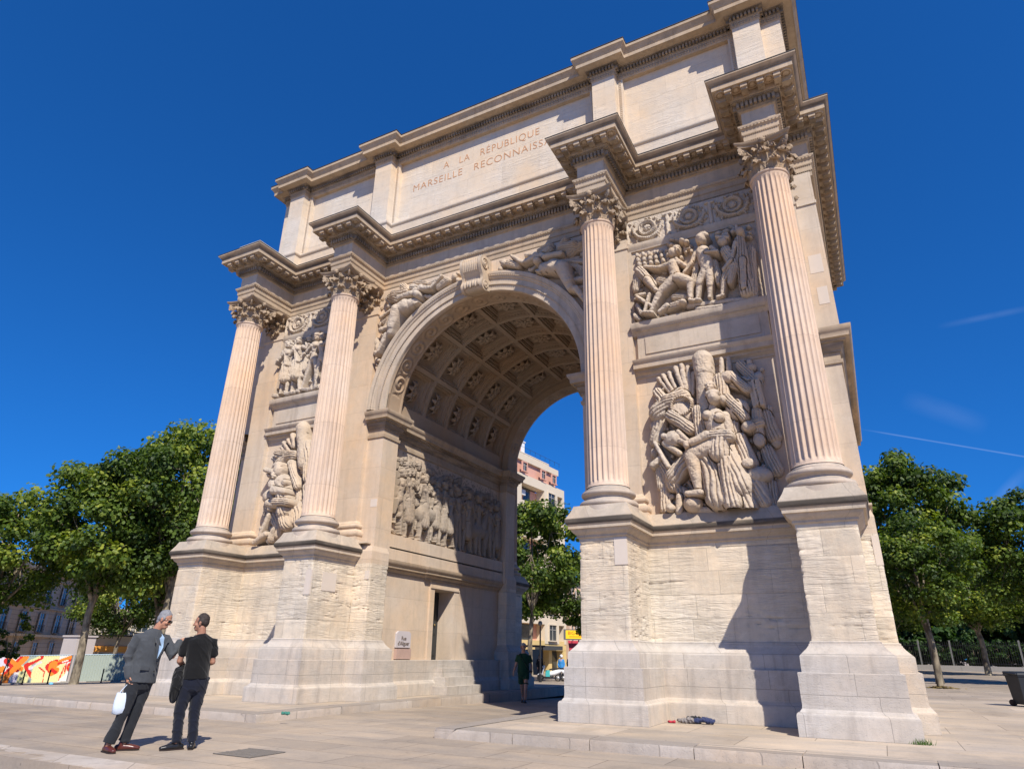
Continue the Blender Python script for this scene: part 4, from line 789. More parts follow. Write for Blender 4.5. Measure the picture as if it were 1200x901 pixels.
# weathered blocks over the ressauts
for i, x in enumerate(CX):
    for s_ in (1, -1):
        hw, y0, h = ((.50,-.62,.46),(.52,-.62,.40),(.50,-.55,.42),(.56,-.50,.40))[i]
        z0 = 13.58; rnd = random.Random(i+9*s_); rndd = i == 2
        P_ = [(x-hw, y0), (x+hw, y0), (x+hw, 1.16), (x-hw, 1.16)]
        if s_ < 0: P_ = [(a, 2*MIDY-b) for a, b in reversed(P_)]
        mb = MB(); pr = [(.06,z0),(.06,z0+.10),(.02,z0+.12),(0,z0+.14),(0,z0+h-.10),(-.02,z0+h-.04),(-.08,z0+h),(-.3,z0+h)] if not rndd else [(.02,z0),(.02,z0+.16),(0,z0+.20),(-.04,z0+.30),(-.12,z0+.37),(-.22,z0+.41),(-.4,z0+.42)]
        sweep(mb, P_, pr); mb.build('ressaut_block', M['worn'], ARCH, smooth=40)
# ---- attic
base_prof = [(.0,13.58),(.0,14.32),(.03,14.34),(.05,14.37),(.05,14.42),(-.0,14.46),(-.1,14.47)]
AB = respath(.50, .93, 1.18, 9.12, CX)
mb = MB(); sweep(mb, AB, base_prof); mb.build('attic_plinth', M['pale'], ARCH, smooth=35)
fr = [(-9.05,1.32)]
for a, b in ((-XO,-XI),(-XI,XI),(XI,XO)):
    if a == -XO: fr += [(a-.35,1.32),(a-.35,1.05),(a+.35,1.05),(a+.35,1.32),(a+.52,1.32),(a+.52,1.45)]
    else: fr += [(a-.52,1.45),(a-.52,1.32),(a-.35,1.32),(a-.35,1.05),(a+.35,1.05),(a+.35,1.32),(a+.52,1.32),(a+.52,1.45)]
fr += [(XO-.52,1.45),(XO-.52,1.32),(XO-.35,1.32),(XO-.35,1.05),(XO+.35,1.05),(XO+.35,1.32),(9.05,1.32)]
ATT = fr+[(x, 2*MIDY-y) for x, y in reversed(fr)]
mb = MB(); sweep(mb, ATT, [(0,14.44),(0,17.12)]); mb.build('attic_wall', M['pale'], ARCH)
mb = MB()      # carved strips beside the pilasters
for x in CX:
    for sd in (-1, 1):
        xx = x+sd*.435
        if abs(xx) > 8.5: continue
        for i in range(34): mb.box(xx-.035, 1.305, 14.66+i*.072, xx+.035, 1.325, 14.705+i*.072)
mb.build('carved_strips', M['carved'], ARCH)
AC = respath(.35, 1.05, 1.32, 9.05, CX)
acp = [(0,17.10),(.01,17.12),(.02,17.14),(.02,17.29),(.04,17.30),(.05,17.32),(.05,17.45),(.10,17.46),(.15,17.50),(.16,17.52),(.35,17.525),(.35,17.51),(.365,17.51),(.365,17.645),(.38,17.65),(.39,17.68),(.42,17.73),(.455,17.78),(.475,17.79),(.475,17.88),(.46,17.90),(0,17.94)]
mb = MB(); sweep(mb, AC, acp)
dentrow(mb, AC, .05, .098, .056, .075, 17.335, 17.445); dentrow(mb, AC, .10, .075, .045, .04, 17.462, 17.498); dentrow(mb, AC, .02, .085, .05, .02, 17.16, 17.20); dentrow(mb, AC, .02, .085, .05, .022, 17.225, 17.27)
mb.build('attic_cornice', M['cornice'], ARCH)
fm = MB(); sweep(fm, AC, [(.44,17.895),(.488,17.892),(.488,17.915),(.35,17.93)], cap=False); fm.build('lead_flashing', M['lead'], ARCH)
mb = MB(); sweep(mb, [(-8.9,1.5),(8.9,1.5),(8.9,9.2),(-8.9,9.2)], [(0,17.9),(0,18.0)]); mb.build('attic_roof', M['worn'], ARCH)
t1 = text('attic_inscription', 'A   LA   RÉPUBLIQUE', .40, M['copper'], ARCH, (0,1.447,16.30), (rad(90),0,0), .004, spacing=1.12, thin=-.005)
t2 = text('attic_inscription', 'MARSEILLE   RECONNAISSANTE', .40, M['copper'], ARCH, (0,1.447,15.78), (rad(90),0,0), .004, spacing=1.12, thin=-.005)
for t, wd in ((t1, 3.6), (t2, 6.0)):
    xs_ = [v.co.x for v in t.data.vertices]; t.scale[0] = wd/(max(xs_)-min(xs_)); t.location.x = -(max(xs_)+min(xs_))/2*t.scale[0]
# ---- mouldings of the bays between the columns (front and rear)
for sgn in (1, -1):
    for s_ in (1, -1):
        fx = lambda x: sgn*x; fy = lambda y: y if s_ > 0 else 2*MIDY-y
        def B(mb, x0, y0, z0, x1, y1, z1):
            a, b = sorted((fx(x0), fx(x1))); c, d = sorted((fy(y0), fy(y1))); mb.box(a, c, z0, b, d, z1)
        def ledge(mb, prof, x0=4.515, x1=7.775):
            pth = [(x0,1.2),(x1,1.2)]
            if sgn*s_ < 0: pth = [(-b[0] if False else b[0], b[1]) for b in pth]
            q = [(fx(x), fy(y)) for x, y in pth]
            if sgn*s_ < 0: q.reverse()
            sweep(mb, q, prof, closed=False)
        mb = MB(); ledge(mb, [(0,7.32),(.03,7.33),(.03,7.38),(.07,7.42),(.10,7.45),(.10,7.50),(.22,7.51),(.23,7.62),(.27,7.66),(.29,7.72),(0,7.80)])
        B(mb, 4.62,1.10,7.80, 7.67,1.2,8.42); B(mb, 4.82,1.075,7.90, 7.47,1.1,8.34)
        ledge(mb, [(0,8.40),(.11,8.42),(.13,8.46),(.17,8.50),(.24,8.55),(.26,8.60),(.27,8.68),(.27,8.72),(0,8.76)])
        for i in range(42): B(mb, 4.62+i*.073,.99,8.505, 4.66+i*.073,1.03,8.535); B(mb, 4.6+i*.073,1.09,7.425, 4.64+i*.073,1.14,7.445)
        ledge(mb, [(0,10.86),(.09,10.87),(.10,10.92),(.13,10.96),(.14,11.04),(.14,11.08),(0,11.10)])
        B(mb, 4.515,1.10,8.72, 4.60,1.2,10.88); B(mb, 7.69,1.10,8.72, 7.775,1.2,10.88)
        mb.build('bay_mouldings', M['carved'], ARCH, smooth=35)
        mb = MB(); B(mb, 8.625,1.17,10.98, 9.07,1.25,11.06); 
        mb.build('neck_band', M['wall'], ARCH)
# small fresh repair blocks let into the old stone
M['repair'] = flat('new_repair_stone', (.60,.515,.43), .85, noise=.05)
for q in ((8.68,1.195,9.15,8.955,1.25,9.62),(8.74,1.195,8.35,8.955,1.25,8.78),(8.88,1.086,2.75,9.004,1.12,3.3),(4.34,-.503,2.78,4.60,-.45,3.31),(-3.78,-.503,2.42,-3.585,-.45,3.02),(-3.595,-.10,2.55,-3.586,.42,3.0),(-3.22,1.086,2.92,-3.07,1.12,3.14),(-3.35,1.195,4.88,-3.12,1.21,5.1)):
    mb = MB(); mb.box(*q); mb.build('repair_block', M['repair'], ARCH)
# ================================================================ CARVED RELIEFS
class Relief:
    """height field of overlapping carved forms, world metres; u along the wall, z up"""
    def __init__(s, u0, u1, z0, z1, step, bg=-.03):
        s.u = np.arange(u0, u1+step, step); s.z = np.arange(z0, z1+step, step); s.U, s.Z = np.meshgrid(s.u, s.z); s.H = np.full(s.U.shape, bg); s.bg = bg; s.seed = 0
        # hand-cut irregularity: every form is drawn on slightly wandering coordinates
        s.WU = s.U+.030*(fbm(s.U*3.5, s.Z*3.5, 71, 3)-.44)+.010*(fbm(s.U*13, s.Z*13, 72, 2)-.38); s.WZ = s.Z+.030*(fbm(s.U*3.5, s.Z*3.5, 73, 3)-.44)+.010*(fbm(s.U*13, s.Z*13, 74, 2)-.38)
    def win(s, a, b, c, d):
        st = s.u[1]-s.u[0]; i0 = max(0, int((a-s.u[0])/st)); i1 = min(len(s.u), int((b-s.u[0])/st)+2); j0 = max(0, int((c-s.z[0])/st)); j1 = min(len(s.z), int((d-s.z[0])/st)+2)
        return slice(j0, j1), slice(i0, i1)
    def trench(s, w_, q, d, R):
        # the carver cuts a gap round every form so that it stands clear of what lies behind it
        H0 = s.H[w_]; g = (q <= 0) & (q > -max(.25, min(1.0, .045/R))) & (H0 < d+.35*min(R, .2)) & (H0 > .03); s.H[w_] = np.where(g, np.maximum(H0-.065*np.clip(R/.06, .4, 1), .0), H0)
    def cap(s, x0, z0, r0, x1, z1, r1, d=.1, fold=0, k=.8):
        R = max(r0, r1); R2 = R*1.4+.02; w_ = s.win(min(x0,x1)-R2, max(x0,x1)+R2, min(z0,z1)-R2, max(z0,z1)+R2); U, Z = s.WU[w_], s.WZ[w_]
        if U.size == 0: return
        dx, dz = x1-x0, z1-z0; L2 = dx*dx+dz*dz+1e-9; t = np.clip(((U-x0)*dx+(Z-z0)*dz)/L2, 0, 1); r = r0+(r1-r0)*t
        px, pz = U-(x0+dx*t), Z-(z0+dz*t); q = 1-(px*px+pz*pz)/(r*r); h = d+r*k*np.sqrt(np.clip(q, 0, 1)); s.seed += 1
        if fold:
            L = math.sqrt(L2); per = ((U-x0)*(-dz)+(Z-z0)*dx)/L; al = t*L; ph = per/min(max(R*.12, .013), .028)+1.2*np.sin(al*6+s.seed)+2.4*vnoise(per*9+s.seed, al*1.6, s.seed+3)+1.6*vnoise(al*4+s.seed, per*3, s.seed)
            h = h+fold*min(R, .16)*.95*(np.abs(np.sin(ph*.9))**.6-.6)*np.sqrt(np.clip(q*2, 0, 1))
        if R > .03: s.trench(w_, q, d, R); s.H[w_] = np.where(q > 0, np.maximum(s.H[w_], h), s.H[w_])
    def ell(s, x, z, rx, rz, d=.1, h=.1, rot=0, petals=0):
        R = max(rx, rz); R2 = R*1.4+.02; w_ = s.win(x-R2, x+R2, z-R2, z+R2); U, Z = s.WU[w_]-x, s.WZ[w_]-z
        if U.size == 0: return
        c, n = math.cos(rot), math.sin(rot); a, b = (U*c+Z*n)/rx, (-U*n+Z*c)/rz; q = 1-a*a-b*b; v = d+h*np.sqrt(np.clip(q, 0, 1))
        if petals: v = v+.25*h*np.cos(np.arctan2(b, a)*petals)*np.sqrt(np.clip(1-q, 0, 1))
        s.trench(w_, q, d, R) if h > .05 and R > .06 else None; s.H[w_] = np.where(q > 0, np.maximum(s.H[w_], v), s.H[w_])
    def head(s, x, z, r, d, helmet=False, turn=0):
        s.ell(x, z, r*.8, r, d, r*.9); s.ell(x-.1*r*turn, z+.35*r, r*.92, r*.78, d, r*.78)                # hair
        s.ell(x+.22*r*turn, z-.05*r, r*.17, r*.28, d+r*.86, r*.22)                                             # nose
        s.ell(x+.2*r*turn, z-.62*r, r*.34, r*.26, d+r*.6, r*.3)                                                # chin
        for e_ in (-1, 1): s.ell(x+(.2*turn+e_*.34)*r, z-.28*r, r*.24, r*.24, d+r*.6, r*.2)                 # cheeks
        w_ = s.win(x-r, x+r, z-r, z+r)
        for e_ in (-1, 1):                                                                                     # eye hollows
            px, pz = x+(.2*turn+e_*.32)*r, z+.12*r; g_ = np.exp(-((s.U[w_]-px)**2+((s.Z[w_]-pz)*1.5)**2)/(2*(.13*r)**2)); s.H[w_] -= .22*r*g_*(s.H[w_] > d)
        if helmet: s.ell(x, z+.5*r, r*1.1, r*.7, d+.15*r, r*.9); s.cap(x-.9*r, z+.9*r, r*.22, x+.7*r, z+1.3*r, r*.3, d+.5*r, .3)
        else:
            for i in range(7): a = i*math.pi/6; s.ell(x+.72*r*math.cos(a), z+.35*r+.6*r*math.sin(a), r*.22, r*.2, d+.35*r, r*.3)
    def figure(s, J, S, d, drape=None, helmet=False, turn=0, coat=False):
        """S = head height in metres; J = joints"""
        g = lambda k: J[k]
        def limb(a, b, r0, r1, dd, f=0): s.cap(*g(a), r0*S, *g(b), r1*S, dd, f)
        pel, nk = g('pelvis'), g('neck')
        for a, b, c_ in (('hipL','kneeL','footL'), ('hipR','kneeR','footR')):
            if a in J:
                limb(a, b, .40, .27, d+.02, .3 if drape == 'full' else 0); limb(b, c_, .28, .14, d+.02); s.ell(g(c_)[0]+.12*S*turn, g(c_)[1]-.05*S, .3*S, .14*S, d+.03, .14*S)
        s.cap(*pel, .50*S, *((pel[0]*.5+nk[0]*.5, pel[1]*.5+nk[1]*.5)), .46*S, d+.03); s.cap((pel[0]+nk[0])/2, (pel[1]+nk[1])/2, .46*S, nk[0]*.8+pel[0]*.2, nk[1]*.8+pel[1]*.2, .60*S, d+.05)
        for sd in ('L', 'R'):
            if 'sh'+sd in J: s.ell(*g('sh'+sd), .27*S, .27*S, d+.06, .2*S); limb('sh'+sd, 'el'+sd, .23, .18, d+.07); limb('el'+sd, 'ha'+sd, .18, .11, d+.10); s.ell(*g('ha'+sd), .16*S, .15*S, d+.10, .12*S)
        sx = -1 if J['shL'][0] > J['shR'][0] else 1
        for e_ in (-1, 1): s.ell(nk[0]*.72+pel[0]*.28+e_*.25*S, nk[1]*.72+pel[1]*.28, .25*S, .2*S, d+.05+.42*S, .1*S)
        s.cap(*nk, .20*S, *g('head'), .18*S, d+.04); s.head(*g('head'), .5*S, d+.04, helmet, turn)
        if drape:
            s.cap(*pel, .5*S, (pel[0]+J['kneeL'][0]+J['kneeR'][0])/3, J['kneeL'][1], .62*S, d+.06, .35)
            s.cap(nk[0]-.3*S*sx, nk[1], .2*S, pel[0]+.3*S*sx, pel[1], .26*S, d+.28*S+.05, .35)
            s.cap(nk[0]+.5*S, nk[1]-.2*S, .2*S, pel[0]+.8*S, J['kneeL'][1], .34*S, d-.02, .4)
    def prims(s, L, mir=1, k=.9):
        for p in L:
            if p[0] == 'c': s.cap(mir*p[1], p[2], p[3]*k, mir*p[4], p[5], p[6]*k, p[7], p[8])
            else: s.ell(mir*p[1], p[2], p[3]*k, p[4]*k, p[5], p[6])
    def finish(s, name, mat, plane, parent=ARCH, grain=.012, seed=1, smooth=50):
        """plane(u, h, z) arrays -> world xyz"""
        crk = np.clip(.05-np.abs(fbm(s.U*5, s.Z*5, seed+20, 4)-.47), 0, .05)/.05; H = s.H+np.where(s.H > s.bg+.001, grain*((fbm(s.U*14, s.Z*14, seed, 3)-.5)*2+.45*(np.abs(fbm(s.U*24, s.Z*17, seed+5, 2)-.37)*5-.6))-.005*crk*(s.H > .1), 0)
        keep = np.maximum(np.maximum(H[:-1,:-1], H[1:,:-1]), np.maximum(H[:-1,1:], H[1:,1:])) > s.bg+.005
        idx = np.arange(H.size).reshape(H.shape); q = np.stack([idx[:-1,:-1], idx[:-1,1:], idx[1:,1:], idx[1:,:-1]], -1)[keep]
        H = np.where(H > .03, H*1.3, H); P = np.stack(plane(s.U, H, s.Z), -1).reshape(-1, 3); used = np.unique(q); mp = np.zeros(H.size, int); mp[used] = np.arange(len(used)); q = mp[q]; P = P[used]-np.array(root_of(parent).location)[None]
        a, b, c_ = P[q[:,0]], P[q[:,1]], P[q[:,2]]; n = np.cross(b-a, c_-a).mean(0)
        o0 = plane(np.array([0.]), np.array([0.]), np.array([0.])); o1 = plane(np.array([0.]), np.array([1.]), np.array([0.])); out = np.array([o1[i][0]-o0[i][0] for i in range(3)])
        if n.dot(out) < 0: q = q[:, ::-1]
        me = bpy.data.meshes.new(name); me.from_pydata(P.tolist(), [], q.tolist()); me.materials.append(mat); me.polygons.foreach_set('use_smooth', [True]*len(me.polygons)); me.set_sharp_from_angle(angle=rad(smooth)); me.update()
        o = bpy.data.objects.new(name, me); COL.objects.link(o); o.parent = parent; return o
def front_plane(y): return lambda U, H, Z: (U, y-H, Z)
M['sculpt'] = stone('sculpture_limestone', (.55,.46,.36), brick=(9,9), mortar=0, bvar=0, streak=.22, patch=.7, pores=.5, mort_dark=0, ledge=.3)
STEP = .0105
r = Relief(4.75, 7.62, 3.92, 7.78, STEP)
rn = random.Random(3)
for i in range(110):       # small leaves, straps and crests tucked between the trophies
    x = rn.uniform(4.98, 7.4); z = rn.uniform(4.1, 7.1)
    if 5.85 < x < 6.45 and z > 6.6: continue
    r.cap(x, z, rn.uniform(.03,.06), x+rn.uniform(-.2,.2), z+rn.uniform(-.22,.22), rn.uniform(.02,.05), rn.uniform(.03,.12), .4)
r.prims(TROPHY)
def spray(r, x, z, a0, L_, d, k=6, w_=.020):       # laurel and oak sprays, plumes
    for j in range(k):
        a = a0+(j-(k-1)/2)*.34; r.cap(x, z, w_*.7, x+L_*.6*math.cos(a), z+L_*.6*math.sin(a), w_, d, 0); r.cap(x+L_*.6*math.cos(a), z+L_*.6*math.sin(a), w_, x+L_*math.cos(a+.15), z+L_*math.sin(a+.15), w_*.35, d)
for i in range(30):
    sd = rn.choice((-1, 1)); x = rn.uniform(4.98, 5.45) if sd < 0 else rn.uniform(6.85, 7.38); z = rn.uniform(4.25, 6.95)
    spray(r, x, z, (math.pi if sd < 0 else 0)+rn.uniform(-.9,.9), rn.uniform(.14,.26), rn.uniform(.20,.34), rn.choice((4,5,6)), rn.uniform(.016,.026))
for i in range(16):
    x = rn.uniform(5.3, 6.9); z = rn.uniform(4.15, 6.7)
    if abs(x-6.2) > .35: r.cap(x, z, .016, x+rn.uniform(-.25,.25), z+rn.uniform(-.3,.3), .013, rn.uniform(.26,.36))
for (x, z, R_) in ((5.62,6.35,.22),):      # rims and bosses of the shields
    for k in range(26): a = k*2*math.pi/26; r.ell(x+R_*math.cos(a), z+R_*math.sin(a), .026, .026, .34, .03)
for (x0, z0, x1, z1) in ((5.08,4.35,5.62,6.1),(7.3,4.5,6.72,6.4),(5.2,6.2,5.5,7.2),(6.9,6.1,7.25,7.1)): r.cap(x0, z0, .022, x1, z1, .018, .24)
for zz, rr in ((7.52,.235),(7.34,.205),(6.95,.20)): r.cap(6.07-rr*.75, zz, .022, 6.07+rr*.75, zz, .022, .40)
r.head(6.31, 6.60, .115, .46, turn=-.7)
r.finish('trophy_relief', M['sculpt'], front_plane(1.2), seed=3)
r = Relief(4.60, 7.70, 8.70, 10.95, STEP); r.H[:] = 0.0; r.bg = -1; r.prims(BATTLE, 1, .84)
for (x, z, rr, t, hm) in ((5.83,10.45,.105,.3,False),(6.50,10.62,.112,-.6,False),(7.0,10.45,.105,-.7,False)): r.head(x, z, rr, .22, hm, t)
r.finish('battle_relief', M['sculpt'], front_plane(1.16), seed=4)
r = Relief(-7.70, -4.60, 8.70, 10.95, STEP); r.H[:] = 0.0; r.bg = -1; rn = random.Random(12)
def pose(x, z, S, lean=0., wide=.8, armL=(-1.3,-.2), armR=(1.2,.5), flip=1):
    q = lambda a, b: (x+flip*(a+lean*b)*S, z+b*S)
    return dict(head=q(0,6.9), neck=q(0,6.2), shL=q(-.75,5.9), shR=q(.75,5.9), elL=q(-.75+armL[0]*.7,4.9), elR=q(.75+armR[0]*.7,4.9+armR[1]), haL=q(-.75+armL[0],4.1+armL[1]), haR=q(.75+armR[0],4.2+armR[1]*3),
                pelvis=q(0,3.9), hipL=q(-.3,3.7), hipR=q(.3,3.7), kneeL=q(-wide*.7,2.0), kneeR=q(wide*.8,2.1), footL=q(-wide,.15), footR=q(wide*1.1,.15))
for i in range(9):
    x = -7.5+i*.36; r.figure(pose(x+rn.uniform(-.1,.1), 9.15, .225, rn.uniform(-.08,.08), .5, flip=rn.choice((-1,1))), .225, .02, 'full' if i % 2 else None, i % 3 == 0, rn.choice((-.6,.6)))
for (x, S, ln, dr, hm, t, w_) in ((-7.25,.25,.02,'full',0,.6,.5),(-6.72,.26,-.04,'full',0,.5,.6),(-6.15,.255,.10,None,1,-.5,1.1),(-5.6,.25,-.1,None,0,.6,1.0),(-5.05,.25,.05,'full',1,-.6,.7)): r.figure(pose(x, 8.86, S, ln, w_, (-1.2,.4), (1.1,.6)), S, .13, dr, hm, t)
for i in range(16): a = rn.uniform(-7.6,-4.7); r.cap(a, 8.82, .07, a+rn.uniform(-.3,.3), 8.80+rn.uniform(0,.14), .06, .14, .3)
r.finish('battle_relief', M['sculpt'], front_plane(1.16), seed=8)
r = Relief(-7.62, -4.75, 3.92, 7.78, STEP); r.prims(TROPHY2); r.head(-6.60, 5.98, .13, .46, turn=.6)
r.prims([p for p in TROPHY if p[1] < 6.0 and p[2] < 6.6 and False], -1)
for i in range(60):
    x = rn.uniform(-7.3,-5.2); z = rn.uniform(4.1,7.0)
    if -6.9 < x < -6.2 and z > 4.9: continue
    r.cap(x, z, rn.uniform(.03,.07), x+rn.uniform(-.18,.18), z+rn.uniform(-.2,.2), rn.uniform(.02,.05), rn.uniform(.08,.2), .4)
for (a, b, c_, d_) in ((-5.75,6.9,-5.5,5.9),(-5.5,5.6,-5.3,4.6),(-5.8,5.0,-5.5,4.2)): r.cap(a, b, .22, c_, d_, .26, .14, .3)
r.finish('trophy_relief', M['sculpt'], front_plane(1.2), seed=5)
# the winged victories of the spandrels, clipped to the space outside the archivolt
def spandrel(sgn, s_):
    r = Relief(*(sorted((sgn*.30, sgn*3.66))), 8.2, 11.88, STEP)
    r.prims(VICTORY, 1 if sgn < 0 else -1, .86)
    r.head(sgn*2.02, 10.82, .105, .24, turn=-sgn*.8)
    rn = random.Random(5+sgn)
    for i in range(9): a = .25+i*.09; r.cap(sgn*(2.45+.02*i), 11.05+.03*i, .05, sgn*(2.6+.11*i), 11.62-.09*i, .035, .06, .3)    # wing feathers
    for i in range(26):
        x = rn.uniform(.5, 3.6); z = 8.6+(3.1-.0)*(rn.random())
        if math.hypot(x, z-ZC) > 3.85: r.cap(sgn*x, z, .05, sgn*(x+rn.uniform(-.25,.25)), z+rn.uniform(-.2,.2), .04, .02, .4)
    R_ = np.hypot(r.U, r.Z-ZC); r.H = np.where((R_ > 3.69) & (r.Z < 11.85) & (np.abs(r.U) < 3.66), r.H, r.bg)
    r.finish('spandrel_victory', M['sculpt'], front_plane(1.2) if s_ > 0 else (lambda U, H, Z: (U, 9.5+H, Z)), seed=6)
for sgn in (-1, 1): spandrel(sgn, 1)
# wreath band under the architrave
def wreaths(x0, x1, name, y, n=3):
    r = Relief(x0, x1, 11.10, 11.86, STEP); r.H[:] = 0; r.bg = -1; p = (x1-x0)/n; rnw = random.Random(9)
    for i in range(n+1):
        xp = x0+p*i; r.cap(xp, 11.16, .05, xp, 11.76, .05, .02); r.cap(xp-.09, 11.78, .035, xp+.09, 11.78, .035, .03); r.cap(xp-.08, 11.15, .03, xp+.08, 11.15, .03, .03)
    for i in range(n):
        c = x0+p*(i+.5)
        for k in range(30): a = k*2*math.pi/30; r.ell(c+.205*math.cos(a), 11.53+.205*math.sin(a), .05, .022, .02, .06, a+.9); r.ell(c+.165*math.cos(a+.1), 11.53+.165*math.sin(a+.1), .03, .018, .02, .04, a-.7)
        r.ell(c, 11.53, .10, .10, .02, .05, 0, 8)
        for k in range(60): a = rnw.uniform(0, 6.28); q = rnw.uniform(.26, .50); r.ell(c+q*math.cos(a), 11.50+.33*math.sin(a), .030, .018, .01, .045, a+rnw.uniform(-1,1))
        for k in range(25): a = math.pi*(1.02+.96*k/24); r.ell(c+.38*math.cos(a), 11.62+.42*math.sin(a), .05, .04, .02, .06+.03*math.sin(math.pi*k/16), a)
        for e_ in (-1, 1):
            for k in range(5): r.ell(c+e_*(.27+.02*(k%2)), 11.34-.045*k*1.2, .035, .03, .02, .04)
    r.finish(name, M['sculpt'], front_plane(y), seed=7, grain=.014)
wreaths(4.515, 7.775, 'wreath_band', 1.18); wreaths(-7.775, -4.515, 'wreath_band', 1.18)
# the crowded reliefs of the passage walls
for sgn in (-1, 1):
    r = Relief(2.15, 8.55, 4.22, 6.88, .014); r.H[:] = 0; r.bg = -1; rn = random.Random(31+sgn)
    for row, (zb, S, dd, st) in enumerate(((5.02,.225,.02,.34),(4.66,.245,.10,.44),(4.34,.27,.20,.66))):
        x = 2.2
        while x < 8.5:
            r.figure(pose(x, zb-rn.uniform(0,.1), S*rn.uniform(.93,1.05), rn.uniform(-.14,.14), rn.uniform(.4,1.1), (rn.uniform(-1.4,-.3), rn.uniform(-.2,1)), (rn.uniform(.3,1.4), rn.uniform(-.1,.9)), rn.choice((-1,1))), S, dd, rn.choice((None,'full','full')), rn.random() < .35, rn.choice((-.6,.6)))
            x += st*rn.uniform(.7,1.2)
    for i in range(30): x = rn.uniform(2.2,8.4); z = rn.uniform(4.35,6.5); r.cap(x, z, .07, x+rn.uniform(-.3,.3), z+rn.uniform(-.3,.4), .06, rn.uniform(.05,.24), .4)
    for i in range(9): x = rn.uniform(2.4,8.3); r.cap(x, 5.6, .02, x+rn.uniform(-.3,.3), 6.82, .016, .12)
    for x in (3.6, 6.6): r.cap(x, 5.1, .30, x+.7, 5.15, .27, .12); r.cap(x+.7, 5.3, .2, x+.95, 5.85, .12, .2); r.cap(x+.95, 5.9, .12, x+1.2, 5.7, .08, .22)     # horses
    edge = np.minimum(np.minimum(r.U-2.15, 8.55-r.U), 6.88-r.Z); r.H = np.where(edge < .02, 0, r.H)
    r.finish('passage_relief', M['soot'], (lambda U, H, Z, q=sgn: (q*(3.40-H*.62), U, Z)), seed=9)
# ================================================================ PEOPLE
def cloth(name, col, rough=.85, weave=.12, fine=220):
    m = bpy.data.materials.new(name); nt, b = nodes(m); L = nt.links.new; N = nt.nodes.new
    tc_ = N('ShaderNodeTexCoord'); n1 = N('ShaderNodeTexNoise'); n1.inputs['Scale'].default_value = 9; n1.inputs['Detail'].default_value = 6; n2 = N('ShaderNodeTexNoise'); n2.inputs['Scale'].default_value = fine; n2.inputs['Detail'].default_value = 2
    L(tc_.outputs['Object'], n1.inputs['Vector']); L(tc_.outputs['Object'], n2.inputs['Vector'])
    a = N('ShaderNodeMath'); a.operation = 'ADD'; L(n1.outputs[0], a.inputs[0]); L(n2.outputs[0], a.inputs[1])
    r = N('ShaderNodeMapRange'); r.inputs[1].default_value = .6; r.inputs[2].default_value = 1.4; r.inputs[3].default_value = 1-weave*1.6; r.inputs[4].default_value = 1+weave*1.6; L(a.outputs[0], r.inputs[0])
    s_ = N('ShaderNodeVectorMath'); s_.operation = 'SCALE'; s_.inputs[0].default_value = col; L(r.outputs[0], s_.inputs['Scale']); L(s_.outputs[0], b.inputs['Base Color'])
    b.inputs['Roughness'].default_value = rough; b.inputs['Specular IOR Level'].default_value = .2; b.inputs['Sheen Weight'].default_value = .15
    bp = N('ShaderNodeBump'); bp.inputs['Strength'].default_value = .4; bp.inputs['Distance'].default_value = .003; L(n2.outputs[0], bp.inputs['Height']); L(bp.outputs[0], b.inputs['Normal']); return m
def skin(name, col):
    m = flat(name, col, .5, spec=.35, noise=.12, nscale=30); b = m.node_tree.nodes['Principled BSDF']; b.inputs['Subsurface Weight'].default_value = .12; b.inputs['Subsurface Radius'].default_value = (.02,.008,.005); return m
def fuse(mb, name, mat, parent, voxel=.007, smooth=4, wrinkle=0, wseed=1, wdir=None, label=None):
    """overlapping lofts fused into one continuous surface"""
    me0 = mb.mesh(name+'_lofts', mat, 180); t = bpy.data.objects.new('lofts', me0); COL.objects.link(t)
    r = t.modifiers.new('r', 'REMESH'); r.mode = 'VOXEL'; r.voxel_size = voxel; r.use_smooth_shade = True
    s_ = t.modifiers.new('s', 'SMOOTH'); s_.iterations = smooth; s_.factor = .5
    dg = bpy.context.evaluated_depsgraph_get(); dg.update(); me = bpy.data.meshes.new_from_object(t.evaluated_get(dg)); me.name = name
    bpy.data.objects.remove(t); bpy.data.meshes.remove(me0)
    n = len(me.vertices); P = np.empty(n*3); me.vertices.foreach_get('co', P); P = P.reshape(-1, 3)
    if wrinkle:
        Nn = np.empty(n*3); me.vertex_normals.foreach_get('vector', Nn); Nn = Nn.reshape(-1, 3); k = wdir or (9, 9, 5)
        a = fbm(P[:,0]*k[0]+P[:,2]*k[2]*.7, P[:,2]*k[2]+P[:,1]*k[1], wseed, 3); b_ = np.abs(a-.45)
        P = P+Nn*((np.clip(.09-b_, 0, .09)/.09*.9+(a-.45)*1.5)*wrinkle)[:, None]
    me.vertices.foreach_set('co', P.reshape(-1)); me.materials.clear(); me.materials.append(mat); me.polygons.foreach_set('use_smooth', [True]*len(me.polygons)); me.update()
    o = bpy.data.objects.new(name, me); COL.objects.link(o); o.parent = parent
    if label: o['label'] = label
    return o
V3 = lambda *a: Vector(a)
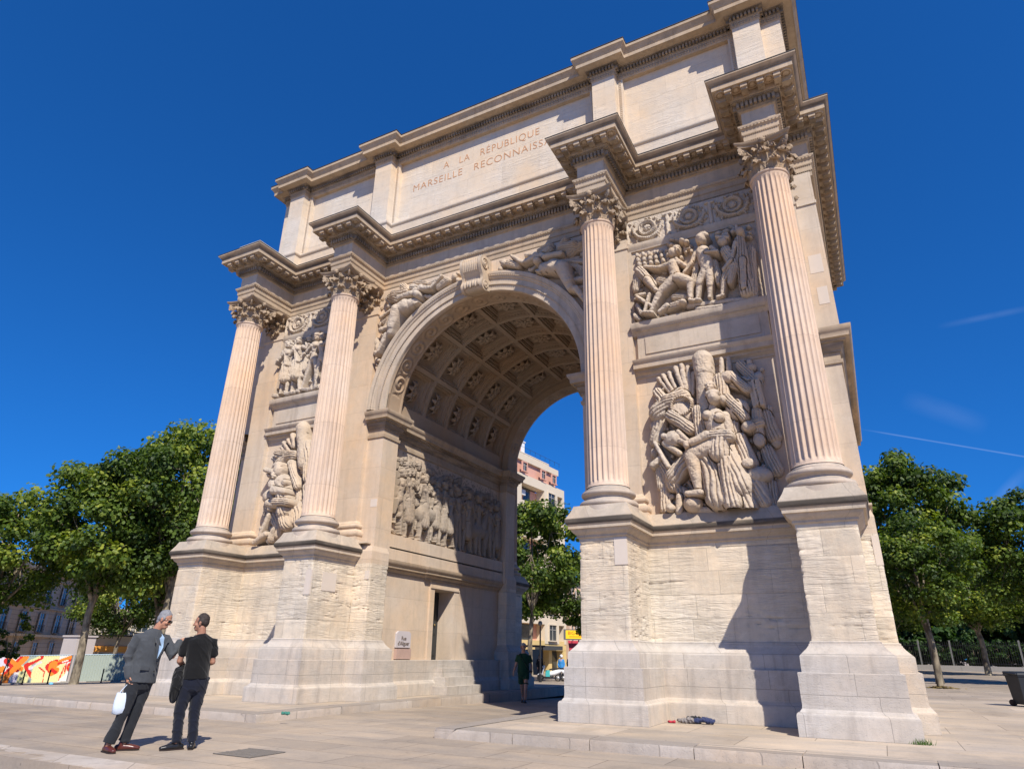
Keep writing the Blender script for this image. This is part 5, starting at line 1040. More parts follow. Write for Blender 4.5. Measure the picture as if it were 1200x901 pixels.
def hand(mb, wrist, fdir, palm, side, curl=.5, s=1.0):
    """palm + five curled fingers; fdir = finger direction, palm = palm normal, side = towards the thumb"""
    f = Vector(fdir).normalized(); p = Vector(palm).normalized(); sd = Vector(side).normalized(); w0 = Vector(wrist)
    mb.tube([w0, w0+f*.05*s, w0+f*.088*s], [(.026*s,.019*s),(.041*s,.016*s),(.040*s,.014*s)], 10, up=p)
    for i, (o, ln) in enumerate(((-.030,.062),(-.010,.075),(.010,.080),(.030,.072))):
        b = w0+f*.085*s-sd*(-o)*s*1.0; b = w0+f*.085*s+sd*o*s; a = curl*.9; q = [b-f*.02*s, b]; d = f
        for k, l in enumerate((.45,.32,.25)):
            d = (d*math.cos(a*(.6+.3*k))+p*math.sin(a*(.6+.3*k))).normalized(); q.append(q[-1]+d*ln*l*s)
        mb.tube(q, [.0095*s,.0095*s,.0088*s,.008*s,.007*s], 8, up=p)
    t0 = w0+f*.025*s+sd*.026*s; t1 = t0+(f*.5+sd*.75+p*.3).normalized()*.036*s; t2 = t1+(f*.85+sd*.2+p*.5).normalized()*.030*s
    mb.tube([t0, t1, t2], [.013*s,.011*s,.009*s], 8, up=p)
def head(mb, c, fwd, up, s=1.0, nose=1.0):
    """skull, jaw, brow, nose, lips, ears (centre c = between the ears, eye height)"""
    f = Vector(fwd).normalized(); u = (Vector(up)-f*Vector(up).dot(f)).normalized(); r = f.cross(u).normalized()
    W = lambda a, b, h: Vector(c)+(r*a+f*b+u*h)*s
    rot = Matrix((r, f, u)).transposed()
    E_ = lambda a, b, h, ra, rb, rh: mb.ball(W(a,b,h), (ra*s,rb*s,rh*s), 16, rot=rot)
    E_(0,-.012,.035,.075,.094,.083); E_(0,.022,-.035,.060,.066,.075); E_(0,.045,-.085,.040,.040,.034); E_(0,.066,-.096,.020,.018,.018)
    E_(0,.078,.018,.045,.016,.012)                                  # brow
    for e in (-1, 1):
        E_(e*.038,.062,-.030,.024,.024,.024); E_(e*.078,-.005,-.012,.010,.020,.032); E_(e*.086,-.012,.0,.006,.014,.020)
        E_(e*.030,.074,.000,.012,.010,.007)                          # eyelids over hollow sockets
    mb.tube([W(0,.086,.008), W(0,.100,-.018), W(0,.108*nose,-.036)], [(.008*s,.008*s),(.010*s,.009*s),(.015*s,.010*s)], 8, up=u)
    E_(0,.084,-.066,.023,.012,.005); E_(0,.083,-.077,.020,.012,.006)
    return W, rot, r, f, u
def person_body(name_t, J, skinm, opts, root):
    mb = MB(); W = None
    W, rot, r, f, u = head(mb, J['head'], J['face'], J['headup'], opts.get('hs', 1.0))
    nb = V3(*J['neck']); mb.tube([nb-V3(0,0,.04), nb+V3(0,0,.02), Vector(J['head'])-u*.06-f*.015], [.068,.060,.058], 14)
    shL, shR, hipL, hipR = (V3(*J[k]) for k in ('shL','shR','hipL','hipR')); ac = (shR-shL).normalized()
    mid = (shL+shR)/2; hm = (hipL+hipR)/2; fr = V3(*J['chest']).normalized()
    T = lambda p, a, b: (p, (a, b))
    rings = [T(hm-V3(0,0,.07),.15,.105), T(hm+V3(0,0,.03),.165,.115), T(hm*.62+mid*.38,.145,.105), T(hm*.3+mid*.7,.165,.12), T(mid-V3(0,0,.04),.175,.115), T(mid+V3(0,0,.035),.11,.075)]
    b_ = opts.get('bulk', 1)
    # ring axes: first axis across the body
    mb.tube([p for p, _ in rings], [(q[0]*b_, q[1]*b_) for _, q in rings], 18, up=-fr)
    for sfx, e in (('L',-1),('R',1)):
        sh, el, ha = V3(*J['sh'+sfx]), V3(*J['el'+sfx]), V3(*J['ha'+sfx]); wr = ha+(el-ha).normalized()*.02
        ins = (hm+(mid-hm)*.92-sh).normalized()*.03; mb.tube([sh+ins-V3(0,0,.015), sh*.5+el*.5, el], [.046,.044,.040], 12); mb.tube([el, el*.55+wr*.45, wr], [.042,.038,.026], 12)
        h_ = J['hand'+sfx]; hand(mb, wr, h_[0], h_[1], h_[2], h_[3])
        hp, kn, an = V3(*J['hip'+sfx]), V3(*J['kn'+sfx]), V3(*J['an'+sfx])
        mb.tube([hp, hp*.5+kn*.5, kn], [.088,.076,.056], 14); mb.tube([kn, kn*.65+an*.35, an], [.056,.056,.036], 12)
        td = V3(*J['toe'+sfx]).normalized(); mb.tube([an-td*.04-V3(0,0,.045), an+td*.08-V3(0,0,.06)], [.036,.034], 10)
    o = fuse(mb, 'body', skinm, root, .0065, 2); return W, rot, r, f, u
def shoes(J, mat, root, sole):
    for sfx in ('L','R'):
        an = V3(*J['an'+sfx]); td = V3(*J['toe'+sfx]).normalized(); sd = V3(-td.y, td.x, 0); g = V3(an.x, an.y, 0)
        mb = MB(); h = g-td*.075; z = V3(0,0,1)
        mb.tube([h+z*.040, h+td*.05+z*.045, h+td*.13+z*.045, h+td*.205+z*.038, h+td*.262+z*.032], [(.034,.040),(.038,.045),(.043,.042),(.047,.034),(.034,.024)], 14)
        mb.tube([g-td*.03+z*.05, g-td*.02+z*.10], [(.040,.042),(.040,.044)], 12)
        so = fuse(mb, 'shoe', mat, root, .006, 3)
        mb = MB(); out = []
        for t, w_ in ((-.115,.018),(-.105,.032),(-.05,.038),(0,.038),(.06,.043),(.12,.050),(.16,.046),(.19,.030),(.20,.012)): out.append((t, w_))
        pts = [(g+td*t+sd*w_) for t, w_ in out]+[(g+td*t-sd*w_) for t, w_ in reversed(out)]; n = len(pts)
        mb.add([(p.x,p.y,.0) for p in pts]+[(p.x,p.y,.018) for p in pts], [tuple(range(n-1,-1,-1)), tuple(range(n,2*n))]+[(i,(i+1)%n,n+(i+1)%n,n+i) for i in range(n)])
        q = mb.mesh('sole', sole); s_ = bpy.data.objects.new('sole', q); COL.objects.link(s_); s_.parent = so
def hair(root, W, rot, mat, s=1.0, vol=1.0, low=-.045, seed=1, crown=True):
    """cap of hair over skull, back and sides, with short tufts"""
    mb = MB(); Ee = lambda a, b, h, ra, rb, rh: mb.ball(W(a,b,h), (ra*s,rb*s,rh*s), 16, rot=rot)
    Ee(0,-.022,.047,.079*vol,.093*vol,.082*vol); Ee(0,-.050,.005,.072*vol,.062*vol,.070*vol); Ee(0,-.060,low,.055,.040,.045)
    for e in (-1, 1): Ee(e*.066,-.020,.015,.020,.042,.045); Ee(e*.070,.014,.010,.012,.014,.03)
    rnd = random.Random(seed)
    for i in range(70):
        a = rnd.uniform(-math.pi, math.pi); t = rnd.uniform(.1, 1.0); q = W(.074*vol*math.cos(a)*t, -.02+.085*vol*math.sin(a)*t, .05+.080*vol*math.sqrt(max(0,1-t*t)))
        mb.ball(q, rnd.uniform(.007,.012)*s, 6)
    return fuse(mb, 'hair', mat, root, .0055, 1)
WD = rad(55.4)     # the figures' own frame: x to the viewer's right, y away from the viewer
M['skinA'] = skin('tanned_skin', (.40,.20,.125)); M['skinB'] = skin('brown_skin', (.33,.165,.105)); M['skinC'] = skin('fair_skin', (.42,.24,.17))
M['leather'] = flat('oxblood_leather', (.09,.022,.016), .32, spec=.5); M['blackleather'] = flat('black_leather', (.012,.012,.013), .35, spec=.5); M['sole'] = flat('shoe_sole', (.03,.02,.017), .8)
M['greyhair'] = flat('grey_hair', (.20,.20,.21), .6, noise=.4, nscale=90); M['darkhair'] = flat('dark_cropped_hair', (.035,.026,.022), .7, noise=.4, nscale=120)
# --- the older man in the grey jacket, leaning towards the other
p1 = thing('person', 'grey haired man in charcoal blazer and sunglasses leaning over to touch the other man', 'person', (-.60,-6.75,G(-.6,-6.75)), WD, None)
J = dict(head=(.250,-.03,1.672), face=(.86,-.42,-.36), headup=(.25,0,1), neck=(.165,0,1.50), chest=(.55,-.84,0),
    shL=(-.045,-.07,1.435), shR=(.315,.07,1.43), elL=(-.115,-.06,1.17), elR=(.44,-.01,1.19), haL=(-.055,-.11,.925), haR=(.50,.06,1.365),
    handL=((.05,-.05,-1),(.75,-.3,0),(.3,-1,0),1.35), handR=((.55,.25,.45),(.3,.3,-.9),(-.3,.2,1),.55),
    hipL=(.035,-.055,.90), hipR=(.175,.055,.90), knL=(-.03,-.08,.475), knR=(.115,.03,.475), anL=(-.125,-.06,.085), anR=(.055,.07,.085), toeL=(.42,-.9,0), toeR=(1,-.12,0))
W, rot, r_, f_, u_ = person_body('person', J, M['skinA'], {}, p1)
hair(p1, W, rot, M['greyhair'], vol=1.0, seed=2)
shoes(J, M['leather'], p1, M['sole'])
M['suit'] = cloth('charcoal_wool', (.055,.060,.066), .9, .14); M['trou'] = cloth('dark_grey_trousers', (.017,.019,.023)); M['shirtb'] = cloth('pale_blue_shirt', (.30,.42,.56), .8, .06)
mb = MB()
for sfx in ('L','R'):
    hp, kn, an = (V3(*J[k+sfx]) for k in ('hip','kn','an')); mb.tube([hp+V3(0,0,.04), hp*.55+kn*.45, kn, kn*.5+an*.5, an+V3(0,0,.03)], [(.105,.112),(.092,.098),(.076,.08),(.068,.074),(.066,.078)], 16, round_=False)
hm = (V3(*J['hipL'])+V3(*J['hipR']))/2; mb.tube([hm-V3(0,0,.08), hm+V3(0,0,.12)], [(.165,.13),(.165,.125)], 16, up=(-.55,.84,0))
fuse(mb, 'trousers', M['trou'], p1, .0075, 3, .007, 5, (7,7,5))
mb = MB(); mid = V3(.135,0,1.43); up_ = (-.55,.84,0)
mb.tube([(.135,-.01,1.40),(.135,-.01,1.30),(.12,-.01,1.1)], [(.13,.09),(.165,.122),(.158,.118)], 16, up=up_)
mb.tube([(.165,-.01,1.44),(.186,-.018,1.512)], [.066,.060], 14, round_=False)
fuse(mb, 'shirt', M['shirtb'], p1, .0075, 2, .003, 3)
mb = MB()
mb.tube([(.098,.0,.845),(.105,0,.95),(.112,0,1.08),(.125,0,1.22),(.137,0,1.34),(.142,0,1.43),(.150,0,1.478),(.160,.01,1.535)], [(.212,.155),(.205,.150),(.190,.140),(.195,.142),(.207,.140),(.195,.122),(.140,.104),(.090,.086)], 22, up=up_, round_=False)
sh, el, ha = (V3(*J[k]) for k in ('shL','elL','haL')); mb.tube([sh+V3(.06,.02,-.012), sh+V3(.008,0,-.014), sh*.5+el*.5, el, el*.5+ha*.5, ha+(el-ha).normalized()*.0], [.072,.078,.078,.072,.064,.056], 14)
sh, el, ha = (V3(*J[k]) for k in ('shR','elR','haR')); mb.tube([sh-V3(.06,0.01,.012), sh-V3(.008,0,.014), sh*.5+el*.5, el, el*.5+ha*.5, ha+(el-ha).normalized()*.0], [.070,.076,.076,.070,.062,.054], 14)
jk = fuse(mb, 'blazer', M['suit'], p1, .0075, 3, .007, 8, (6,6,4))
# open front: the shirt shows between the lapels
fr = V3(.55,-.84,0).normalized(); rt = V3(.84,.55,0)
mb = MB(); c0 = V3(.142,0,0)+fr*.150
for (a0, z0, a1, z1, w_) in ((.035,1.50,.045,1.30,.050),(.045,1.30,.03,1.13,.042)): pass
def patch(mb, pts, th=.006):
    n = len(pts); q = [V3(*p) for p in pts]; mb.add([p for p in q]+[p-fr*th for p in q], [tuple(range(n)), tuple(range(2*n-1,n-1,-1))]+[((i+1)%n, i, n+i, n+(i+1)%n) for i in range(n)])
def onfront(a, z, bulge=0): 
    dep = .128+(.018 if z < 1.38 else 0)-max(0, z-1.38)*.50+bulge; return V3(.138+(z-1.3)*.10,0,z)+rt*a+fr*dep
mb = MB(); patch(mb, [onfront(.055,1.475,.012), onfront(.10,1.42,.012), onfront(.085,1.30,.012), onfront(.045,1.15,.014), onfront(.02,1.30,.012), onfront(.0,1.42,.012), onfront(.01,1.475,.012)])
sf = mb.build('shirt_front', M['shirtb'], p1, org=(0,0,0))
mb = MB(); patch(mb, [onfront(.10,1.49,.0), onfront(.155,1.43,.018), onfront(.15,1.37,.022), onfront(.125,1.36,.022), onfront(.125,1.34,.022), onfront(.05,1.13,.026), onfront(.085,1.30,.022), onfront(.088,1.42,.022)], .008)
patch(mb, [onfront(-.01,1.49,.0), onfront(-.055,1.43,.018), onfront(-.06,1.36,.022), onfront(-.035,1.35,.022), onfront(-.035,1.33,.022), onfront(.035,1.13,.026), onfront(.015,1.30,.022), onfront(.012,1.42,.022)], .008)
lp = mb.build('lapels', M['suit'], jk, org=(0,0,0))
mb = MB(); patch(mb, [onfront(-.15,1.055,.0), onfront(-.03,1.045,.012), onfront(-.03,1.00,.016), onfront(-.15,1.01,.004)], .012); mb.build('pocket_flap', M['suit'], jk, org=(0,0,0))
mb = MB(); mb.ball(onfront(.045,1.10,.03), .011, 8); mb.ball(onfront(.045,.99,.03), .011, 8); mb.build('buttons', flat('jacket_button', (.02,.02,.02), .4), jk, org=(0,0,0))
# sunglasses
mb = MB(); 
for e in (-1, 1): mb.tube([W(e*.060,.088,.002), W(e*.034,.098,.004), W(e*.012,.100,.004)], [(.020,.007),(.021,.006),(.017,.006)], 10, up=f_); mb.tube([W(e*.064,.086,.010), W(e*.082,-.01,.006)], [.004,.004], 6)
mb.tube([W(-.016,.102,.008), W(.016,.102,.008)], [.004,.004], 6)
mb.build('sunglasses', flat('dark_glasses', (.015,.012,.012), .15, spec=.6), p1, smooth=60, org=(0,0,0))
# the carrier bag he holds
bag = thing('plastic_bag', 'thin white plastic carrier bag hanging from the hand of the man in the blazer', 'bag', (0,0,0)); 
base = p1.matrix_basis.to_3x3() if False else Matrix.Rotation(WD, 3, 'Z'); hw_ = Vector(p1.location)+base @ V3(-.045,-.125,.83)
bag.location = hw_-V3(0,0,.37); bag.rotation_euler = (0,0,WD)
mb = MB(); nseg = 22; rows = [(.0,.062,.022),(.012,.088,.035),(.08,.098,.042),(.16,.100,.038),(.23,.096,.028),(.262,.092,.018)]; vs = []
for k, (z, a, b) in enumerate(rows):
    for j in range(nseg):
        th = 2*math.pi*j/nseg; wv = 1+.04*math.sin(th*5+k)+.05*math.sin(th*9-k*1.7); vs.append((a*wv*math.cos(th)-.035+z*.09, b*wv*math.sin(th), z+.006*math.sin(th*4)))
mb.add(vs, [(k*nseg+j, k*nseg+(j+1)%nseg, (k+1)*nseg+(j+1)%nseg, (k+1)*nseg+j) for k in range(len(rows)-1) for j in range(nseg)]+[tuple(range(nseg-1,-1,-1))])
for e in (-1, 1): mb.tube([(e*.070-.01,0,.235), (e*.055-.006,0,.29), (e*.022,0,.345), (0,0,.375)], [(.016,.012),(.012,.007),(.009,.005),(.008,.006)], 8)
M['bag'] = cloth('translucent_white_plastic', (.62,.70,.80), .4, .05, 60); M['bag'].node_tree.nodes['Principled BSDF'].inputs['Transmission Weight'].default_value = .15
mb.build('bag_sheet', M['bag'], bag, smooth=70, org=(0,0,0))
# --- the man in black seen from behind
p2 = thing('person', 'man in black T-shirt and navy trousers seen from behind with a jacket over his arm', 'person', (-.08,-6.20,G(-.08,-6.2)), WD, None)
J = dict(head=(-.012,.0,1.645), face=(-.93,.34,-.03), headup=(0,0,1), neck=(.015,.0,1.475), chest=(-.45,.89,0),
    shL=(-.155,-.03,1.405), shR=(.205,.03,1.40), elL=(-.205,.02,1.125), elR=(.235,.05,1.115), haL=(-.10,.24,1.02), haR=(.07,.27,1.05),
    handL=((.7,.7,.1),(.3,-.3,-.8),(0,.2,1),.7), handR=((-.8,.5,0),(0,-.6,-.6),(0,.1,1),.7),
    hipL=(-.035,-.02,.885), hipR=(.125,.03,.885), knL=(-.085,.01,.49), knR=(.105,.03,.49), anL=(-.055,.02,.085), anR=(.145,.02,.085), toeL=(-.95,-.25,0), toeR=(.15,.98,0))
W, rot, r_, f_, u_ = person_body('person', J, M['skinB'], {}, p2)
hair(p2, W, rot, M['darkhair'], vol=.985, low=-.02, seed=4)
shoes(J, M['blackleather'], p2, M['sole'])
M['tee'] = cloth('black_cotton', (.0065,.0065,.007), .95, .2); M['navy'] = cloth('dark_navy_trousers', (.007,.009,.018), .9, .15)
mb = MB(); up_ = (.45,-.89,0)
mb.tube([(.045,.0,.895),(.04,.0,1.0),(.032,0,1.13),(.03,0,1.26),(.028,0,1.36),(.025,0,1.415),(.020,0,1.455),(.016,0,1.49)], [(.185,.135),(.180,.130),(.172,.125),(.192,.130),(.208,.125),(.200,.108),(.125,.090),(.070,.070)], 20, up=up_, round_=False)
for sfx, e in (('L',-1),('R',1)):
    sh, el = V3(*J['sh'+sfx]), V3(*J['el'+sfx]); mb.tube([sh-V3(e*.06,0,.02), sh+V3(-e*.005,0,-.018), sh*.65+el*.35, sh*.42+el*.58], [.070,.074,.070,.070], 14)
fuse(mb, 'tshirt', M['tee'], p2, .0075, 3, .009, 12, (7,7,5))
mb = MB()
for sfx in ('L','R'):
    hp, kn, an = (V3(*J[k+sfx]) for k in ('hip','kn','an')); mb.tube([hp+V3(0,0,.03), hp*.5+kn*.5, kn, kn*.6+an*.4, an+V3(0,0,.015)], [(.108,.112),(.094,.10),(.074,.078),(.064,.068),(.066,.070)], 16, round_=False)
hm = (V3(*J['hipL'])+V3(*J['hipR']))/2; mb.tube([hm-V3(0,0,.08), hm+V3(0,0,.10)], [(.175,.135),(.165,.125)], 16, up=up_)
fuse(mb, 'trousers', M['navy'], p2, .0075, 3, .009, 15, (7,7,8))
jt = thing('folded_jacket', 'dark jacket hanging at the left hip of the man in black', 'jacket', p2.location, WD)
mb = MB(); mb.tube([(-.12,.10,1.03),(-.185,.04,.98),(-.205,-.01,.86),(-.215,-.03,.72),(-.20,-.02,.62)], [(.05,.06),(.07,.08),(.055,.11),(.048,.12),(.03,.085)], 14, up=(0,1,0)); mb.tube([(-.14,.03,.95),(-.16,-.06,.80),(-.18,-.06,.64)], [(.03,.06),(.035,.07),(.02,.05)], 10, up=(0,1,0))
fuse(mb, 'jacket_cloth', M['tee'], jt, .008, 3, .016, 22, (8,8,6))
# --- the walker in green in the shade of the passage
wx, wy = -1.45, 7.07; wdir = math.atan2((wx-CAM.x)*0-1*0, 1)
n3 = V3(wx-CAM.x, wy-CAM.y, 0).normalized(); WD3 = math.atan2(-n3.x, n3.y)
p3 = thing('person', 'person in dark green T-shirt, shorts and pale cap walking through the shaded passage', 'person', (wx,wy,G(wx,wy)), WD3)
J = dict(head=(-.01,-.03,1.60), face=(.1,-1,-.05), headup=(0,0,1), neck=(0,0,1.425), chest=(.05,-1,0),
    shL=(-.165,0,1.36), shR=(.175,0,1.36), elL=(-.235,.03,1.09), elR=(.24,.04,1.08), haL=(-.315,-.10,.87), haR=(.25,.02,.83),
    handL=((-.2,-.2,-1),(1,0,0),(0,-1,0),.5), handR=((0,0,-1),(-1,0,0),(0,-1,0),.5),
    hipL=(-.085,0,.88), hipR=(.085,0,.88), knL=(-.05,.10,.50), knR=(.075,-.08,.49), anL=(-.02,.30,.18), anR=(.06,-.06,.085), toeL=(0,-.8,-.3), toeR=(.05,-1,0))
W, rot, r_, f_, u_ = person_body('person', J, M['skinC'], {}, p3)
J['anL'] = (-.02,.26,.085)
hair(p3, W, rot, flat('auburn_hair', (.12,.04,.02), .7), vol=1.02, seed=7); shoes(J, M['blackleather'], p3, M['sole'])
M['green'] = cloth('dark_green_cotton', (.010,.045,.022), .9, .1)
mb = MB(); mb.tube([(0,0,.86),(0,0,1.0),(0,0,1.15),(0,0,1.28),(0,0,1.36),(0,0,1.42)], [(.19,.14),(.18,.13),(.175,.125),(.19,.13),(.185,.115),(.09,.08)], 18, up=(0,1,0), round_=False)
for sfx, e in (('L',-1),('R',1)):
    sh, el = V3(*J['sh'+sfx]), V3(*J['el'+sfx]); mb.tube([sh-V3(e*.02,0,0), sh*.3+el*.7], [.075,.078], 12, round_=False)
fuse(mb, 'tshirt', M['green'], p3, .008, 3, .010, 31)
mb = MB()
for sfx in ('L','R'): hp, kn = V3(*J['hip'+sfx]), V3(*J['kn'+sfx]); mb.tube([hp+V3(0,0,.04), hp*.5+kn*.5, hp*.12+kn*.88], [.105,.102,.098], 14, round_=False)
mb.tube([(0,0,.82),(0,0,.95)], [(.17,.13),(.165,.12)], 14, up=(0,1,0)); fuse(mb, 'shorts', M['green'], p3, .008, 3, .008, 33)
mb = MB(); mb.ball(W(0,-.012,.075), (.088,.102,.06), 14, rot=rot); mb.tube([W(-.05,.07,.062), W(0,.14,.055), W(.05,.07,.062)], [(.03,.008)]*3, 8); mb.build('cap', cloth('pale_cap_cotton', (.42,.40,.36)), p3, smooth=60, org=(0,0,0))
mb = MB(); mb.tube([(-.13,-.10,1.40),(-.02,-.145,1.22),(.12,-.14,1.02),(.19,-.02,.92)], [(.016,.006)]*4, 8); mb.tube([(-.13,-.10,1.40),(-.10,.02,1.43),(0,.13,1.2),(.16,.1,.95)], [(.016,.006)]*4, 8)
sl = thing('shoulder_bag', 'small black shoulder bag worn across the chest of the walker in green', 'bag', p3.location, WD3)
mb.build('strap', M['blackleather'], sl, org=(0,0,0)); mb = MB(); mb.tube([(.215,-.07,.90),(.215,.09,.90)], [(.03,.075),(.03,.075)], 14, up=(1,0,0)); mb.build('pouch', M['blackleather'], sl, smooth=50, org=(0,0,0))
# ================================================================ TREES
def leafmat(name, c0, c1, c2):
    m = bpy.data.materials.new(name); nt, b = nodes(m); L = nt.links.new; N = nt.nodes.new
    at = N('ShaderNodeAttribute'); at.attribute_name = 'tint'; cr = N('ShaderNodeValToRGB'); L(at.outputs['Fac'], cr.inputs[0])
    e = cr.color_ramp.elements; e[0].color = (*c0, 1); e[1].color = (*c2, 1); e[1].position = 1; q = e.new(.55); q.color = (*c1, 1)
    L(cr.outputs[0], b.inputs['Base Color']); b.inputs['Roughness'].default_value = .5; b.inputs['Specular IOR Level'].default_value = .28
    tr = N('ShaderNodeBsdfTranslucent'); sc_ = N('ShaderNodeVectorMath'); sc_.operation = 'MULTIPLY'; sc_.inputs[1].default_value = (2.0, 2.2, .5); L(cr.outputs[0], sc_.inputs[0]); L(sc_.outputs[0], tr.inputs[0])
    mx = N('ShaderNodeMixShader'); mx.inputs[0].default_value = .30; L(b.outputs[0], mx.inputs[1]); L(tr.outputs[0], mx.inputs[2]); L(mx.outputs[0], nt.nodes['Material Output'].inputs[0]); return m
M['leaf'] = leafmat('plane_tree_leaves', (.022,.044,.009), (.088,.138,.018), (.32,.34,.05))
M['leaf2'] = leafmat('bush_leaves', (.012,.03,.008), (.03,.07,.014), (.08,.12,.03))
def barkmat():
    m = bpy.data.materials.new('plane_tree_bark'); nt, b = nodes(m); L = nt.links.new; N = nt.nodes.new
    g = N('ShaderNodeNewGeometry'); mp = N('ShaderNodeMapping'); mp.inputs['Scale'].default_value = (5,5,2.2); n = N('ShaderNodeTexNoise'); n.inputs['Scale'].default_value = 1; n.inputs['Detail'].default_value = 5; v = N('ShaderNodeTexVoronoi'); v.inputs['Scale'].default_value = 1.4
    L(g.outputs['Position'], mp.inputs[0]); L(mp.outputs[0], n.inputs['Vector']); L(mp.outputs[0], v.inputs['Vector']); cr = N('ShaderNodeValToRGB'); e = cr.color_ramp.elements
    e[0].color = (.07,.055,.038,1); e[0].position = .35; e[1].color = (.30,.25,.17,1); e[1].position = .68; L(n.outputs[0], cr.inputs[0]); L(cr.outputs[0], b.inputs['Base Color']); b.inputs['Roughness'].default_value = .9
    bp = N('ShaderNodeBump'); bp.inputs['Strength'].default_value = .6; bp.inputs['Distance'].default_value = .03; L(n.outputs[0], bp.inputs['Height']); L(bp.outputs[0], b.inputs['Normal']); return m
M['bark'] = barkmat()
def tree_meshes(seed, H, z0, R, tr, nleaf, ls=.22, nc=46, asp=1.0, mat=None, lean=.0):
    rnd = random.Random(seed); rs = np.random.RandomState(seed); mb = MB()
    zf = z0+.10*(H-z0)
    pts = [(0,0,-.15),(0,0,.15)]+[(lean*t*H*.3+.12*math.sin(t*5+seed)*t, .10*math.sin(t*4+seed*2)*t, .15+(zf-.15)*t) for t in (.25,.5,.75,1)]
    mb.tube(pts, [tr*1.5,tr*1.15,tr,tr*.93,tr*.88,tr*.82], 12, round_=False)
    top = Vector(pts[-1]); cz = (z0+H)/2; hz = (H-z0)/2; C_ = []
    for i in range(nc):
        for _ in range(40):
            a = rnd.uniform(0, 2*math.pi); u = rnd.uniform(-1, 1); rr = rnd.uniform(.55, 1)**.6
            bulge = .78+.34*vnoise(a*1.1+seed, u*1.8+seed, seed)
            q = Vector((R*math.cos(a)*math.sqrt(1-u*u)*rr*bulge*asp, R*math.sin(a)*math.sqrt(1-u*u)*rr*bulge, cz+hz*u*rr*bulge))
            if u < -.5: q.z += .15*hz
            if all((q-c).length > R*.24 for c in C_): break
        C_.append(q)
    limbs = []
    for k in range(7):
        a = 2*math.pi*k/7+rnd.uniform(-.3,.3); e = Vector((R*.5*math.cos(a), R*.5*math.sin(a), cz+hz*rnd.uniform(-.1,.55))); mid = top*.5+e*.5+Vector((0,0,-.3)); limbs.append((mid, e))
        mb.tube([top-Vector((0,0,.3*(k%3))), mid, e], [tr*.55, tr*.38, tr*.18], 8)
    mb.tube([top, Vector((top.x*.6, top.y*.6, cz)), Vector((0,0,cz+hz*.7))], [tr*.7, tr*.45, tr*.15], 8)
    for c in C_:
        m_, e = min(limbs, key=lambda l: (l[1]-c).length); mb.tube([e, (e+c)/2+Vector((0,0,-.12)), c], [tr*.17, tr*.11, tr*.05], 5)
    trunk = mb.mesh('trunk', M['bark'], 60)
    per = nleaf//nc; V = []; Fc = []; Tn = []
    cl = []
    for c in C_:
        rc = R*rnd.uniform(.20,.34); n = int(per*rnd.uniform(.6,1.4)); d = rs.normal(size=(n,3)); d /= np.linalg.norm(d, axis=1)[:, None]; rad_ = rc*(rs.rand(n)**.45)
        p = np.array(c)+d*rad_[:, None]*np.array([1.15,1.15,.75]); out = d*.8+np.array([0,0,.55])+rs.normal(size=(n,3))*.45; t0 = rnd.uniform(.15,.66)
        cl.append((p, out, np.clip(t0+rs.normal(size=n)*.17+.12*d[:,2], 0, 1)))
    p = np.concatenate([c[0] for c in cl]); o = np.concatenate([c[1] for c in cl]); t = np.concatenate([c[2] for c in cl]); n = len(p)
    o /= np.linalg.norm(o, axis=1)[:, None]; ax = np.cross(o, rs.normal(size=(n,3))); ax /= np.linalg.norm(ax, axis=1)[:, None]; bx_ = np.cross(o, ax); s_ = (ls*rs.uniform(.6,1.25,n))[:, None]
    # five-lobed plane leaf as a folded pentagon
    Vv = np.stack([p-bx_*s_*.5, p+ax*s_*.52-bx_*s_*.05-o*s_*.10, p+ax*s_*.25+bx_*s_*.45-o*s_*.04, p+bx_*s_*.6-o*s_*.12, p-ax*s_*.28+bx_*s_*.42-o*s_*.04, p-ax*s_*.50-bx_*s_*.08-o*s_*.12], 1).reshape(-1, 3)
    b_ = np.arange(n)[:, None]*6; Fq = np.concatenate([b_+np.array([[0,1,2,3]]), b_+np.array([[0,3,4,5]])], 1).reshape(-1, 4)
    me = bpy.data.meshes.new('crown'); me.from_pydata(Vv.tolist(), [], Fq.tolist()); me.materials.append(mat or M['leaf'])
    ca = me.color_attributes.new('tint', 'FLOAT_COLOR', 'POINT'); tt = np.repeat(t, 6); arr = np.stack([tt, tt, tt, np.ones_like(tt)], 1).reshape(-1).astype(np.float32); ca.data.foreach_set('color', arr); me.update()
    return trunk, me
def put_tree(meshes, x, y, label, group, rz=0, s=1.0, sz=1.0, name='plane_tree', z=None, cat='tree'):
    t = thing(name, label, cat, (x, y, (GT(x,y) if (x < -2.3 and -3 < y < 13.5) else G(x, y)) if z is None else z), rz, group); t.scale = (s, s, s*sz)
    for nm, me in zip(('trunk','crown'), meshes):
        o = bpy.data.objects.new(nm, me); COL.objects.link(o); o.parent = t
    return t
TA = tree_meshes(1, 13.6, 4.0, 4.6, .24, 24000, .23, 70); TB = tree_meshes(2, 15.5, 4.0, 4.8, .26, 24000, .23, 70); TC = tree_meshes(3, 11.8, 3.6, 3.2, .17, 16000, .21, 54); TD = tree_meshes(5, 10.0, 3.0, 3.0, .15, 20000, .165, 64); TE = tree_meshes(8, 12.5, 3.6, 4.4, .22, 18000, .22, 60)
GL = 'plane trees on the left of the plaza'
put_tree(TA, -36.59, 14.16, 'leaning plane tree in front of the graffiti hoarding, its trunk bare', GL, .3, 1.0, 1.08)
put_tree(TE, -43, 11.36, 'plane tree cut by the left edge of the photo, behind the hoarding end', GL, 1.3, 1.0, .98)
put_tree(TB, -33.19, 17.17, 'tallest plane tree, rising beside the leftmost column of the arch', GL, 2.0, 1.0, 1.14)
